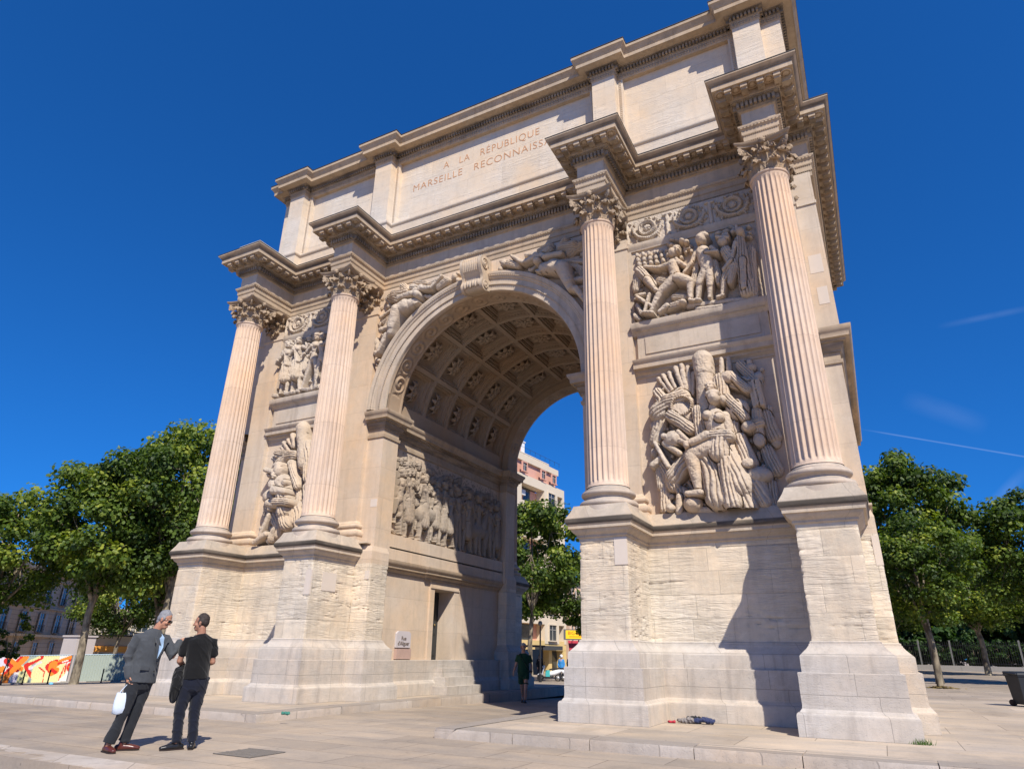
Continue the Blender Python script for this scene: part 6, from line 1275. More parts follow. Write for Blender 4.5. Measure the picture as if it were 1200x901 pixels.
put_tree(TE, -39.68, 21.2, 'plane tree behind the two men, its crown low over the corrugated hoarding', GL, 4.0, 1.1, 1.05)
put_tree(TA, -36.82, 25.52, 'plane tree hidden in part by the left outer pier', GL, 2.6, .95, 1.08)
put_tree(TB, -47.34, 9.27, 'plane tree at the far left edge of the photo, mostly out of frame', GL, .9, .95, .86)
put_tree(TE, -62.48, 33.4, 'far plane tree between the hoarding and the tenement facade', GL, .5, 1.0, 1.0)
SP = tree_meshes(21, 5.2, 1.4, 1.1, .05, 700, .20, 16)
put_tree(SP, -47.12, 15.36, 'thin sapling with sparse leaves in front of the old apartment house', GL, 0, 1, 1, 'sapling')
GM = 'trees on the street beyond the arch'
put_tree(TC, -12.11, 29.38, 'plane tree framed by the archway with a pale bare trunk', GM, .8, 1.0, 1.05)
put_tree(TC, -17.4, 36.62, 'plane tree behind the passage wall, left of the framed one', GM, 2.4, 1.0, .9)
put_tree(TC, -11.63, 37.91, 'farther plane tree showing right of the framed trunk', GM, 4.1, .9, .92)
GR = 'trees on the right of the plaza'
put_tree(TD, 10.72, 23.3, 'slim plane tree right of the arch with dry leaves at its foot', GR, .4, .78, .96)
put_tree(TD, 11.0, 28.0, 'plane tree just visible behind the right edge of the arch', GR, 3.0, 1.05, 1.12)
put_tree(TD, 16.3, 28.6, 'plane tree cut by the right edge of the photo, behind the bin', GR, 1.9, .95, .97)
put_tree(TE, 14.84, 44.48, 'broad tree in front of the iron fence, right of the slim plane tree', GR, 2.2, .85, .78)
put_tree(TE, 9.47, 49.37, 'broad tree in front of the iron fence, behind the slim plane tree', GR, .2, .8, .72)
for x, y, s_, l in ((10.64, 64.46, .85, 'tall dark tree beyond the iron fence, behind the slim trunk'), (16.9, 61.76, .9, 'tall dark tree beyond the iron fence, middle of the row'), (23.78, 56.76, .9, 'tall dark tree beyond the iron fence, at the right edge'), (6.66, 71.49, .95, 'tall dark tree beyond the fence, next to the arch')):
    put_tree(TE, x, y, l, GR, x, s_, .85, 'dark_tree')
BU = tree_meshes(30, 2.6, .1, 1.6, .05, 3500, .20, 26, mat=M['leaf2'])
for i in range(13): put_tree(BU, 5.0+i*2.1, 62.0-i*.92, 'dark green bush in the dense row behind the iron railing', 'bushes behind the iron fence', i*1.1, 1, .9+.15*(i%3), 'bush', cat='bush')
for i in range(9): put_tree(BU, 3.0+i*3.6, 66.5-i*1.55, 'tall dark shrub rising behind the bush row', 'tall shrubs behind the bush row', i*2.3, 2.3, .95+.12*(i%3), 'shrub', cat='shrub')
put_tree(TE, 20.5, 66, 'tall dark tree beyond the iron fence, between two others', GR, 2.2, 1.0, .8, 'dark_tree')
# dry leaves round the slim tree, a few weeds at the foot of the pedestal
mb = MB(); rn = random.Random(4)
for i in range(260):
    a = rn.uniform(0, 6.28); r0 = abs(rn.gauss(0, .42)); x, y = 10.72+r0*math.cos(a), 23.3+r0*math.sin(a)*.8; z = G(x, y)+rn.uniform(.01,.12*max(.1, 1-r0)); s_ = rn.uniform(.04,.08); b_ = rn.uniform(0, 6.28)
    mb.add([(x+s_*math.cos(b_+k*1.57), y+s_*math.sin(b_+k*1.57), z+rn.uniform(-.015,.02)) for k in range(4)], [(0,1,2,3)])
tag(mb.build('fallen_leaves', flat('dry_leaves', (.26,.19,.07), .8)), 'dry yellow leaves gathered round the foot of the slim plane tree', 'leaves', kind='stuff')
mb = MB()
for i in range(90):
    x = 9.02+rn.gauss(0, .07); y = -.86+rn.gauss(0, .03); h = rn.uniform(.03,.10); dx, dy = rn.uniform(-.04,.04), rn.uniform(-.04,.02)
    mb.add([(x-.005,y,.004),(x+.005,y,.004),(x+dx*.5+.003,y+dy*.5,h*.6),(x+dx,y+dy,h)], [(0,1,2),(0,2,3)])
tag(mb.build('weeds', flat('weed_green', (.06,.12,.02), .6)), 'small green weeds at the corner of the rightmost pedestal', 'weeds', kind='stuff')

# ================================================================ LEFT: HOARDING, BOLLARDS, HOUSES
def wallframe(a, b):
    A, B = Vector((*a, 0)), Vector((*b, 0)); d = (B-A); L_ = d.length; d.normalize(); n = Vector((d.y, -d.x, 0))
    if n.dot(Vector((CAM.x, CAM.y, 0))-A) < 0: n = -n
    return A, d, n, L_
GC = dict(g=(.34,.39,.34), o=(.85,.25,.03), r=(.62,.03,.02), y=(.72,.68,.34), w=(.75,.72,.66), p=(.66,.60,.66), d=(.95,.50,.12))
gmats = {k: flat('hoarding_paint_'+k, c, .5, spec=.4, noise=.06) for k, c in GC.items()}; gk = list(GC)
def graffiti(x, y):     # coordinates of the painted panel: 0..770 across, 120 (top)..315 (bottom)
    c = 'g'
    if 360 < x < 640: c = 'y'
    if x > 560: c = 'w' if x < 800 else 'g'
    if x < 235: c = 'p' if (y < 215 and x < 110) or (x > 190 and y > 250) else 'w'
    if 235 <= x <= 330: c = 'y' if y > 190 else 'g'
    if x > 800 or x < -60: return 'g'
    for k, x0, y0, x1, y1, r in (('r',250,125,90,300,34),('r',100,150,210,215,24),('o',260,130,110,300,24),('o',120,140,250,215,16),('o',10,230,80,215,26),('o',40,270,130,300,38),('r',0,245,12,300,12),('d',60,265,110,285,14),
        ('r',280,190,400,130,17),('r',280,200,350,265,15),('p',320,215,400,170,10),('y',300,160,380,130,9),
        ('y',400,240,440,300,60),('r',400,205,460,240,5),('r',455,240,462,310,5),
        ('r',490,180,540,165,18),('r',470,200,545,260,20),('o',520,200,560,235,42),('y',600,230,560,270,50),('o',560,230,520,250,22),('r',515,225,555,245,13),('o',570,165,680,130,16),('r',560,180,690,150,9),('w',590,170,640,158,5),
        ('r',620,200,600,300,5),('r',630,180,636,250,5),('r',680,205,680,205,38),('o',660,205,700,205,6)):
        dx, dy = x1-x0, y1-y0; t = clampf(((x-x0)*dx+(y-y0)*dy)/(dx*dx+dy*dy+1e-6), 0, 1)
        if math.hypot(x-x0-dx*t, y-y0-dy*t) < r: c = k
    return c
def hoarding(name, label, a, b, u0, u1, painted, H=2.05):
    A, d, n, L_ = wallframe(a, b); t = thing(name, label, 'hoarding', (A.x, A.y, G(A.x, A.y)), 0, 'corrugated hoarding around the building site')
    ns, nz = int(L_/.05), 40; vs = []; fs = []; mi = []
    for i in range(ns+1):
        s_ = L_*i/ns; off = .022*(1 if (i//2) % 2 else -1); p = A+d*s_+n*off; zb = G(A.x+d.x*s_, A.y+d.y*s_)+.10
        for j in range(nz+1): vs.append((p.x, p.y, zb+H*j/nz))
    for i in range(ns):
        for j in range(nz):
            fs.append((i*(nz+1)+j, (i+1)*(nz+1)+j, (i+1)*(nz+1)+j+1, i*(nz+1)+j+1))
            if painted: u = u0+(u1-u0)*(i+.5)/ns; mi.append(gk.index(graffiti(u*7.5, 315-(j+.5)/nz*195)))
            else: mi.append(0)
    mb = MB(); mb.v = vs; mb.f = fs; mb.m = mi; mb.build('corrugated_sheet', [gmats[k] for k in gk], t)
    k = max(2, int(L_/3)); 
    for i in range(k+1):
        p = A+d*(L_*i/k)-n*.06; m2 = MB(); z = G(p.x, p.y); m2.box(p.x-.04, p.y-.04, z-.1, p.x+.04, p.y+.04, z+H+.12); m2.build('post', flat('galvanised_post', (.35,.36,.36), .5, .5), t)
    m2 = MB(); zs = [G(A.x, A.y), G(b[0], b[1])]; m2.tube([A+V3(0,0,zs[0]+H+.13), Vector((*b,0))+V3(0,0,zs[1]+H+.13)], [.03,.03], 6); m2.build('top_rail', flat('pale_blue_rail', (.45,.60,.70), .5), t)
    cf = flat('concrete_foot', (.30,.28,.25), .9)
    for i in range(k+1): m2 = MB(); p = A+d*(L_*i/k); m2.obox((p.x, p.y, G(p.x,p.y)+.06), d*.35, n*.25, (0,0,.08)); m2.build('concrete_foot', cf, t)
hoarding('graffiti_hoarding', 'corrugated hoarding sprayed with red, orange and yellow graffiti', (-58.38,18.56), (-52.25,22.94), -25, 89, True)
hoarding('plain_hoarding', 'plain grey green corrugated hoarding right of the graffiti', (-52.05,23.11), (-44.28,30.18), 0, 1, False)
blk = flat('black_bollard_paint', (.015,.015,.017), .5)
bmsh = MB(); bmsh.lathe([(.075,0),(.075,.04),(.05,.06),(.045,.80),(.055,.82),(.055,.86),(.045,.88),(.05,.95),(.03,1.0),(.001,1.01)], 12, cap=False); bmesh_ = bmsh.mesh('post', blk, 40)
for i, (x, y, l) in enumerate(((-48.63,17.59,'black bollard in front of the orange letter of the graffiti'),(-46.96,18.46,'black bollard in front of the yellow part of the graffiti'),(-44.47,20.98,'black bollard in front of the plain corrugated hoarding'))):
    o = bpy.data.objects.new('bollard', bmesh_); COL.objects.link(o); o.location = (x, y, G(x, y)); tag(o, l, 'bollard', 'bollards along the hoarding')
mb = MB(); mb.ball((0,0,.06), (.16,.11,.07), 10); mb.tube([(-.1,0,.06),(-.18,.02,.12)], [.05,.02], 8)
o = fuse(mb, 'crumpled_bag', flat('pale_blue_plastic', (.15,.45,.75), .4), None, .012, 1, .02, 3); o.location = (-37.63, 13.39, GT(-37.63,13.39)); tag(o, 'crumpled blue plastic bag beside the trunk in front of the hoarding', 'litter')
glass = flat('window_glass', (.03,.04,.05), .12, spec=.6); shut = flat('grey_white_shutter', (.36,.345,.31), .7); iron = flat('balcony_iron', (.02,.02,.022), .5)
def facade_window(parent, A, d, n, s0, z0, w_, h, surround, frame=None, rail=False, shutters=False, mull=1):
    P = lambda s_, e, z: A+d*s_+n*e+Vector((0,0,z)); mb = MB()
    for (a, b, c, e) in ((s0-.12,z0-.10,s0,z0+h+.12),(s0+w_,z0-.10,s0+w_+.12,z0+h+.12)): mb.obox(P((a+c)/2, .05, (b+e)/2), d*((c-a)/2), n*.09, (0,0,(e-b)/2))
    mb.obox(P(s0+w_/2, .05, z0+h+.06), d*(w_/2), n*.09, (0,0,.06)); mb.obox(P(s0+w_/2, .09, z0-.06), d*(w_/2+.16), n*.14, (0,0,.05))
    wn = mb.build('window', surround, parent)
    mb = MB(); mb.obox(P(s0+w_/2, .015, z0+h/2), d*(w_/2), n*.012, (0,0,h/2)); mb.build('pane', glass, wn)
    mb = MB(); mb.obox(P(s0+w_/2, .045, z0+h/2), d*.035, n*.02, (0,0,h/2)); mb.obox(P(s0+w_/2, .045, z0+h*.7), d*(w_/2), n*.02, (0,0,.03)); mb.build('frame', frame or shut, wn)
    if shutters:
        mb = MB()
        for e in (-1, 1):
            mb = MB(); c = P(s0+w_/2+e*(w_/2+.26), .16, z0+h/2); mb.obox(c, (n*.25+d*e*.95).normalized()*.24, (n*.95-d*e*.25).normalized()*.02, (0,0,h/2)); mb.build('shutter', shut, wn)
    if rail:
        mb = MB()
        for i in range(9): mb.obox(P(s0+w_*i/8, .30, z0+.42), d*.012, n*.012, (0,0,.42))
        for z in (.06,.84): mb.obox(P(s0+w_/2, .30, z0+z), d*(w_/2+.05), n*.018, (0,0,.018))
        mb.obox(P(s0+w_/2, .18, z0-.02), d*(w_/2+.1), n*.18, (0,0,.05)); mb.build('balcony_railing', iron, wn)
M['hauss'] = stone('tenement_stone', (.47,.385,.29), brick=(2.4,.5), mortar=.03, bvar=.08, streak=.5, patch=.8, mort_dark=.8)
A, d, n, L_ = wallframe((-72.96,24.31), (-94.94,49.25)); hb = thing('apartment_house', 'old stone apartment house with balconies and open shutters behind the hoarding', 'building', (A.x, A.y, -2.6))
P = lambda s_, e, z: A+d*s_+n*e+Vector((0,0,z))
mb = MB(); mb.obox(P(L_/2-4, -6, 3.4), d*(L_/2+4), n*6, (0,0,6.6)); mb.build('wall', M['hauss'], hb)
mb = MB()
for z, e, h in ((2.35,.35,.14),(5.55,.22,.10),(9.0,.2,.1),(9.9,.6,.3)): mb.obox(P(L_/2-4, e/2, z), d*(L_/2+4.05), n*(e/2+.05), (0,0,h))
mb.build('ledges', M['hauss'], hb)
for fl in range(3):
    z0, h = ((-.35,1.9),(2.75,2.2),(6.2,2.2),(9.5,2.1),(12.9,2.0))[fl]
    for k in range(7): facade_window(hb, A, d, n, -5+k*5.2, z0, 1.5 if fl else 1.6, h, M['hauss'], rail=fl > 0, shutters=fl > 0)
tw = MB(); tw.lathe([(2.6,-3),(2.6,2.2),(2.85,2.3),(2.85,2.5),(2.6,2.6),(2.6,5.4),(2.9,5.55),(2.9,5.7),(2.6,5.8),(2.6,9.6),(3.1,9.8),(3.1,10.2),(2.6,10.4),(2.2,11.6),(1.2,12.6),(.1,13)], 28, (-95.22,50.42,0), cap=False); tw.build('corner_turret', M['hauss'], hb, smooth=30)
A, d, n, L_ = wallframe((-71.39,36.24), (-63.44,51.51)); sb = thing('corner_shop', 'low cream shop building with an orange fascia right of the apartment house', 'building', (A.x, A.y, -2.6))
cream = flat('cream_render', (.52,.46,.36), .85, noise=.08, nscale=1.5); P = lambda s_, e, z, A=A, d=d, n=n: A+d*s_+n*e+Vector((0,0,z))
mb = MB(); mb.obox(P(L_/2, -5, 1.2), d*(L_/2), n*5, (0,0,4.2)); mb.build('wall', cream, sb)
mb = MB(); mb.obox(P(L_/2, .12, .95), d*(L_/2), n*.15, (0,0,.32)); mb.build('fascia', flat('orange_fascia', (.75,.33,.06), .6), sb)
mb = MB(); mb.obox(P(L_/2, .5, 2.4), d*(L_/2+.3), n*.6, (0,0,.08)); mb.build('canopy', flat('dark_canopy', (.03,.03,.03), .6), sb)
for k in range(5): facade_window(sb, A, d, n, .8+k*3.1, -1.6, 2.2, 2.1, cream)
for k in range(5): facade_window(sb, A, d, n, 1.0+k*3.1, 2.9, 1.2, 1.7, cream, shutters=True)
mb = MB(); c = Vector((-59.29,27.44,0)); mb.box(c.x-1.1,c.y-.9,-2.4,c.x+1.1,c.y+.9,2.0); mb.box(c.x-1.2,c.y-1.0,2.0,c.x+1.2,c.y+1.0,2.15)
tag(mb.build('site_pillar', flat('pale_concrete', (.50,.45,.42), .85, noise=.06, nscale=1)), 'pale square concrete pillar behind the graffiti trunk', 'pillar')

# ================================================================ BEYOND THE ARCH
A, d, n, L_ = wallframe((-23.57,62.24), (-25.4,40.2)); pk = thing('apartment_block', 'cream and pink apartment block with recessed balconies seen through the arch', 'building', (A.x, A.y, -.9))
P = lambda s_, e, z, A=A, d=d, n=n: A+d*s_+n*e+Vector((0,0,z))
pink = flat('pink_render', (.60,.33,.25), .85, noise=.05, nscale=1); crm = flat('cream_block_render', (.62,.53,.40), .85, noise=.05, nscale=1); tan = flat('tan_shutter', (.50,.42,.28), .7)
mb = MB(); mb.obox(P(L_/2+.35, -6.5, 9), d*(L_/2-.35), n*5.4, (0,0,10)); mb.build('inner_wall', pink, pk)          # pink core seen in the loggias
mb = MB()
def slab(s0, s1, z0, z1, e0=-1.15, e1=0.0, m=mb): m.obox(P((s0+s1)/2, (e0+e1)/2, (z0+z1)/2), d*((s1-s0)/2), n*((e1-e0)/2), (0,0,(z1-z0)/2))
for k in range(6):
    z = 19.2-3*k; slab(0, L_, z-.02, z+1.0)                                            # balcony parapets and floor bands
    for (a, b) in ((0,.45),(1.75,5.0),(10.2,12.0),(15.5,L_)): slab(a, b, z-2.02, z-.018)
slab(0, .3, 1.2, 19.2, -12, -1.16); mb.build('outer_wall', crm, pk)
for k in range(6):
    z = 19.2-3*k-2.0; facade_window(pk, A, d, n, 2.5, z+.35, 1.7, 1.6, crm, frame=shut, rail=k < 2)
    m2 = MB(); m2.obox(P(7.4, -1.1, z+1.0), d*.8, n*.03, (0,0,.95)); m2.obox(P(13.5, -1.1, z+1.0), d*.7, n*.03, (0,0,.95)); m2.obox(P(1.1, -1.1, z+1.0), d*.4, n*.03, (0,0,.95)); m2.build('balcony_door', glass, pk)
    if k in (3,4): m2 = MB(); m2.obox(P(6.2, -.5, z+1.05), d*.7, n*.04, (0,0,.95)); m2.build('shutter', tan, pk)
m2 = MB(); m2.obox(P(8.6, -.9, 18.4), d*.4, n*.2, (0,0,.3)); m2.build('air_conditioner', flat('aircon_white', (.6,.6,.6), .5), pk)
mb = MB(); mb.obox(P(L_/2+.6, -6, 21.1), d*(L_/2-.6), n*5.4, (0,0,.95)); mb.build('top_storey', pink, pk)
mb = MB(); mb.obox(P(L_/2+.5, -6, 22.3), d*(L_/2-.4), n*5.7, (0,0,.36)); mb.obox(P(L_/2+1.2, -6, 22.9), d*(L_/2-1.2), n*5.2, (0,0,.3)); mb.build('roof_band', crm, pk)
mb = MB(); mb.obox(P(L_/2+3.6, -5, 23.6), d*(L_/2-3.6), n*3, (0,0,.9)); mb.build('penthouse', pink, pk)
mb = MB(); mb.obox(P(6.3, -4.2, 24.0), d*1.25, n*1.4, (0,0,1.6)); mb.obox(P(6.3, -4.2, 25.65), d*1.35, n*1.5, (0,0,.06)); mb.build('stair_tower', flat('white_tower_render', (.68,.68,.68), .8), pk)
for s0 in (2.3, 4.9, 9.2): facade_window(pk, A, d, n*1.0, s0, 20.55, .9, 1.0, pink, frame=shut)
mb = MB()
for i in range(14): p = P(.5+i*1.2, -.4, 23.4); mb.obox(p, d*.012, n*.012, (0,0,.25))
for z in (23.62,): mb.obox(P(8.5, -.4, z), d*8.2, n*.012, (0,0,.012))
mb.build('roof_railing', iron, pk)
shopw = flat('ochre_shop_front', (.62,.46,.20), .8); mb = MB(); mb.obox(P(L_/2, -.6, 2.0), d*(L_/2), n*.55, (0,0,.5))
for s0 in (0, 3.4, 6.6, 9.8, 13.0, 16.2): mb.obox(P(s0+.35, -.55, .2), d*.35, n*.5, (0,0,1.35))
mb.build('shop_piers', shopw, pk)
mb = MB()
for s0 in (.7, 4.1, 7.3, 10.5, 13.7): mb.obox(P(s0+1.3, -.95, .25), d*1.3, n*.05, (0,0,1.3))
mb.build('shop_glass', glass, pk); mb = MB(); mb.obox(P(4.9, .45, 1.75), d*2.2, n*.5, (0,0,.22)); mb.build('shop_canopy', flat('grey_canopy', (.05,.055,.06), .5), pk)
A, d, n, L_ = wallframe((-23.46,63.02), (-20.78,77.91)); pb = thing('peach_house', 'lower peach coloured house beside the pink block, with a downpipe', 'building', (A.x, A.y, -.9))
P = lambda s_, e, z, A=A, d=d, n=n: A+d*s_+n*e+Vector((0,0,z)); peach = flat('peach_render', (.62,.45,.33), .85, noise=.06, nscale=1)
mb = MB(); mb.obox(P(L_/2, -5, 4.2), d*(L_/2), n*5, (0,0,5.2)); mb.build('wall', peach, pb); mb = MB(); mb.obox(P(L_/2, -4.6, 9.6), d*(L_/2+.2), n*5.2, (0,0,.2)); mb.build('roof', flat('roof_tile', (.35,.17,.10), .8), pb)
mb = MB(); mb.tube([P(.5, .1, -1), P(.5, .1, 9.4)], [.09,.09], 8); mb.build('downpipe', flat('zinc_pipe', (.28,.28,.28), .4, .6), pb)
for k in range(4):
    for z in (3.4, 6.5): facade_window(pb, A, d, n, 1.5+k*3, z, 1.1, 1.8, peach, shutters=True)
# yellow shop sign and red awning
sg = thing('shop_sign', 'yellow illuminated box sign reading BIG BO over the shop beyond the arch', 'sign', (-18.72,52.64,2.55)); dv = Vector((.88,.47,0)).normalized(); nv = Vector((dv.y,-dv.x,0)); C0 = Vector((-18.72,52.64,3.0))
mb = MB(); mb.obox(C0+dv*.55, dv*1.5, nv*.13, (0,0,.50)); mb.build('box', flat('sign_grey_box', (.10,.10,.11), .5), sg)
mb = MB(); mb.obox(C0+dv*.60-nv*0+nv*.135, dv*1.36, nv*.01, (0,0,.40)); mb.build('face', flat('sign_yellow', (.85,.55,.02), .4), sg)
tx = text('lettering', 'BIG BO', .46, flat('sign_red', (.45,.05,.01), .5), sg, C0+dv*(-.55)+nv*.15+Vector((0,0,-.02)), (rad(90),0,math.atan2(dv.y,dv.x)), .004, 'LEFT'); mb = MB(); mb.obox(C0+dv*.35+nv*.15+Vector((0,0,-.20)), dv*.75, nv*.005, (0,0,.035)); mb.build('underline', flat('sign_orange', (.80,.20,.01), .5), sg)
mb = MB(); mb.tube([C0+dv*.2, C0+dv*.2-nv*3.5], [.04,.04], 6); mb.tube([C0+dv*.9, C0+dv*.9-nv*3.5], [.04,.04], 6); mb.tube([C0+dv*.55-Vector((0,0,.4)), Vector((C0.x+dv.x*.55, C0.y+dv.y*.55, -.7))], [.06,.06], 8); mb.build('bracket', iron, sg)
aw = thing('shop_awning', 'dark red shop awning below the yellow sign', 'awning', (-18.7,54.14,1.0)); Cw = Vector((-18.7,54.14,0)); mb = MB()
pts = [(-1.1,0,2.45),(2.2,0,2.45),(2.2,1.4,1.55),(-1.1,1.4,1.55)]; Q = [Cw+dv*a+nv*(b-.4)+Vector((0,0,z)) for a, b, z in pts]; mb.add([*Q, *[q-Vector((0,0,.05)) for q in Q]], [(0,1,2,3),(7,6,5,4),(0,4,5,1),(1,5,6,2),(2,6,7,3),(3,7,4,0)]); mb.build('canvas', flat('dark_red_canvas', (.34,.03,.05), .8), aw)
mb = MB(); mb.tube([Q[3], Q[3]*1.0+Vector((0,0,-2.3))], [.025,.025], 6); mb.tube([Q[2], Q[2]+Vector((0,0,-2.3))], [.025,.025], 6); mb.build('poles', iron, aw)
# bus shelter, lamp post
bs = thing('bus_shelter', 'dark flat-roofed bus shelter on the street behind the walker', 'bus shelter', (-14.7,32.5,G(-14.7,32.5))); zb = G(-14.7,32.5)
mb = MB(); mb.box(-17.6,32.0,zb+2.25,-13.0,33.6,zb+2.38); mb.build('roof', flat('shelter_black', (.02,.02,.022), .4), bs)
for x in (-17.4,-15.2,-13.15):
    mb = MB(); mb.box(x-.04,33.4,zb,x+.04,33.48,zb+2.25); mb.build('post', iron, bs)
mb = MB(); mb.box(-15.2,33.42,zb+.4,-13.2,33.44,zb+2.1); mb.build('glass_panel', flat('shelter_glass', (.08,.10,.11), .1), bs)
lp_ = thing('lamp_post', 'thin black lamp post right of the framed tree trunk', 'lamp post', (-12.21,31.09,G(-12.21,31.09))); z = G(-12.21,31.09)
mb = MB(); mb.lathe([(.10,0),(.10,.5),(.06,.6),(.05,3.6)], 10, (-12.21,31.09,z)); mb.build('post', iron, lp_); mb = MB(); mb.ball((-12.21,31.09,z+3.75), (.16,.16,.18), 10); mb.build('lantern', flat('lantern_glass', (.2,.2,.19), .2), lp_)
# scooters
def scooter(label, x, y, rz, tealbox):
    t = thing('scooter', label, 'scooter', (x, y, G(x, y)), rz, 'scooters parked beyond the arch'); wh = flat('scooter_white', (.72,.72,.72), .3, spec=.6); bk = flat('scooter_black', (.02,.02,.022), .5); me = lambda m, nm, mt, sm=50: m.build(nm, mt, t, smooth=sm, org=(0,0,0))
    for cx in (-.62,.62):
        m = MB(); N_, r0 = 20, .20
        for k in range(N_): pass
        m.tube([(cx+.20*math.cos(a), 0, .23+.20*math.sin(a)) for a in [2*math.pi*k/20 for k in range(21)]], [.045]*21, 8, up=(0,1,0), round_=False); w_ = me(m, 'wheel', bk); m = MB(); m.tube([(cx,-.03,.23),(cx,.03,.23)], [.13,.13], 14); m.build('rim', flat('rim_grey', (.4,.4,.4), .4, .6), w_, smooth=40, org=(0,0,0))
    m = MB(); m.tube([(-.50,0,.42),(-.42,0,.72),(-.34,0,.98)], [(.17,.05),(.20,.05),(.12,.06)], 12, up=(0,0,1)); me(m, 'front_shield', wh); m = MB(); m.tube([(-.80,0,.42),(-.62,0,.50),(-.46,0,.42)], [(.08,.03),(.10,.05),(.08,.04)], 10, up=(0,0,1)); me(m, 'mudguard', wh)
    m = MB(); m.tube([(-.40,0,.26),(0,0,.24),(.22,0,.32)], [(.15,.06),(.16,.06),(.15,.10)], 12, up=(0,0,1)); me(m, 'footboard', bk)
    m = MB(); m.tube([(.10,0,.48),(.40,0,.55),(.72,0,.66),(.88,0,.70)], [(.14,.16),(.18,.18),(.16,.13),(.08,.06)], 14, up=(0,0,1)); me(m, 'rear_body', wh); m = MB(); m.tube([(.05,0,.76),(.35,0,.80),(.72,0,.84)], [(.13,.05),(.15,.05),(.12,.05)], 12, up=(0,0,1)); me(m, 'seat', bk)
    m = MB(); m.tube([(-.34,-.32,1.04),(-.30,-.12,1.02),(-.30,.12,1.02),(-.34,.32,1.04)], [.018]*4, 8); m.tube([(-.62,0,.25),(-.46,0,.6),(-.32,0,1.0)], [.03,.03,.03], 8); me(m, 'handlebar', bk); m = MB(); m.ball((-.44,0,.93), (.06,.09,.07), 10); me(m, 'headlight', flat('headlight_glass', (.5,.5,.5), .1))
    for e in (-1,1): m = MB(); m.tube([(-.32,e*.24,1.03),(-.34,e*.28,1.2)], [.008,.008], 6); m.ball((-.34,e*.29,1.23), (.015,.06,.04), 8); me(m, 'mirror', bk)
    if tealbox: m = MB(); m.box(-.26,-.17,.30,.04,.17,.72); me(m, 'cargo_bag', flat('teal_nylon', (.05,.35,.35), .7))
scooter('white scooter with a teal bag on its footboard, nearest the lamp post', -12.43, 33.02, rad(28), True)
scooter('white scooter partly hidden by the right pier', -10.99, 33.82, rad(200), False)
# passers-by on the far pavement
def bystander(label, x, y, rz, top, low, helmet=None):
    t = thing('person', label, 'person', (x, y, G(x, y)), rz, None)
    J = dict(head=(0,-.02,1.60), face=(.3,-1,0), headup=(0,0,1), neck=(0,0,1.43), chest=(0,-1,0), shL=(-.17,0,1.37), shR=(.17,0,1.37), elL=(-.22,.02,1.10), elR=(.22,.0,1.10), haL=(-.20,-.12,.90), haR=(.20,-.10,.88),
        handL=((0,-.3,-1),(1,0,0),(0,-1,0),.5), handR=((0,-.3,-1),(-1,0,0),(0,-1,0),.5), hipL=(-.08,0,.88), hipR=(.08,0,.88), knL=(-.10,-.02,.48), knR=(.09,.02,.48), anL=(-.11,.02,.085), anR=(.11,.04,.085), toeL=(-.1,-1,0), toeR=(.2,-1,0))
    W, rot, r_, f_, u_ = person_body('p', J, M['skinC'], {}, t); hair(t, W, rot, M['darkhair'], seed=9) if not helmet else None
    if helmet: m = MB(); m.ball(W(0,-.01,.03), (.125,.14,.13), 14, rot=rot); m.build('helmet', helmet, t, smooth=60, org=(0,0,0))
    m = MB(); m.tube([(0,0,.85),(0,0,1.1),(0,0,1.3),(0,0,1.42)], [(.18,.13),(.17,.125),(.19,.125),(.09,.08)], 16, up=(0,1,0), round_=False)
    for sfx, e in (('L',-1),('R',1)): sh, el, ha = V3(*J['sh'+sfx]), V3(*J['el'+sfx]), V3(*J['ha'+sfx]); m.tube([sh-V3(e*.02,0,0), el, ha*.9+el*.1], [.075,.062,.05], 12)
    fuse(m, 'jacket', top, t, .012, 2, .01, 4); m = MB()
    for sfx in ('L','R'): hp, kn, an = (V3(*J[k+sfx]) for k in ('hip','kn','an')); m.tube([hp+V3(0,0,.03), kn, an], [.10,.075,.065], 12, round_=False)
    m.tube([(0,0,.80),(0,0,.95)], [(.17,.12),(.165,.12)], 14, up=(0,1,0)); fuse(m, 'trousers', low, t, .012, 2, .008, 6); shoes(J, M['blackleather'], t, M['sole'])
bystander('bystander in dark clothes standing between the tree trunk and the lamp post', -13.08, 32.84, rad(40), M['tee'], M['navy'])
bystander('rider in a blue jacket and white helmet beside the parked scooters', -12.16, 34.57, rad(20), flat('blue_jacket', (.04,.22,.50), .8), M['navy'], flat('white_helmet', (.7,.7,.7), .3))
bystander('bystander in dark clothes at the edge of the right pier under the awning', -13.92, 40.32, rad(30), M['suit'], M['navy'])

# ================================================================ RIGHT: FENCE, BIN, SMALL THINGS
A, B_ = Vector((-0.37,60.86,0)), Vector((32.97,46.16,0)); d = (B_-A).normalized(); n = Vector((d.y,-d.x,0)); L_ = (B_-A).length
fe = thing('iron_fence', 'tall dark iron railing on a low pale wall at the right edge of the plaza', 'fence', (A.x, A.y, G(A.x,A.y)))
gz = lambda s_: G(A.x+d.x*s_, A.y+d.y*s_)
mb = MB()
for k in range(16): s0, s1 = L_*k/16, L_*(k+1)/16; c = A+d*((s0+s1)/2); mb.obox((c.x, c.y, gz((s0+s1)/2)+.1), d*((s1-s0)/2+.02), n*.15, (0,0,.30))
mb.build('low_wall', flat('pale_low_wall', (.40,.38,.35), .9, noise=.1), fe)
mb = MB()
for i in range(int(L_/.16)):
    s_ = i*.16; c = A+d*s_; z = gz(s_)+.4; mb.obox((c.x, c.y, z+.85), d*.016, n*.016, (0,0,.85)); mb.add([c+d*.03+V3(0,0,z+1.70), c-d*.03+V3(0,0,z+1.70), c+V3(0,0,z+1.86)], [(0,1,2)])
mb.build('pickets', iron, fe)
mb = MB()
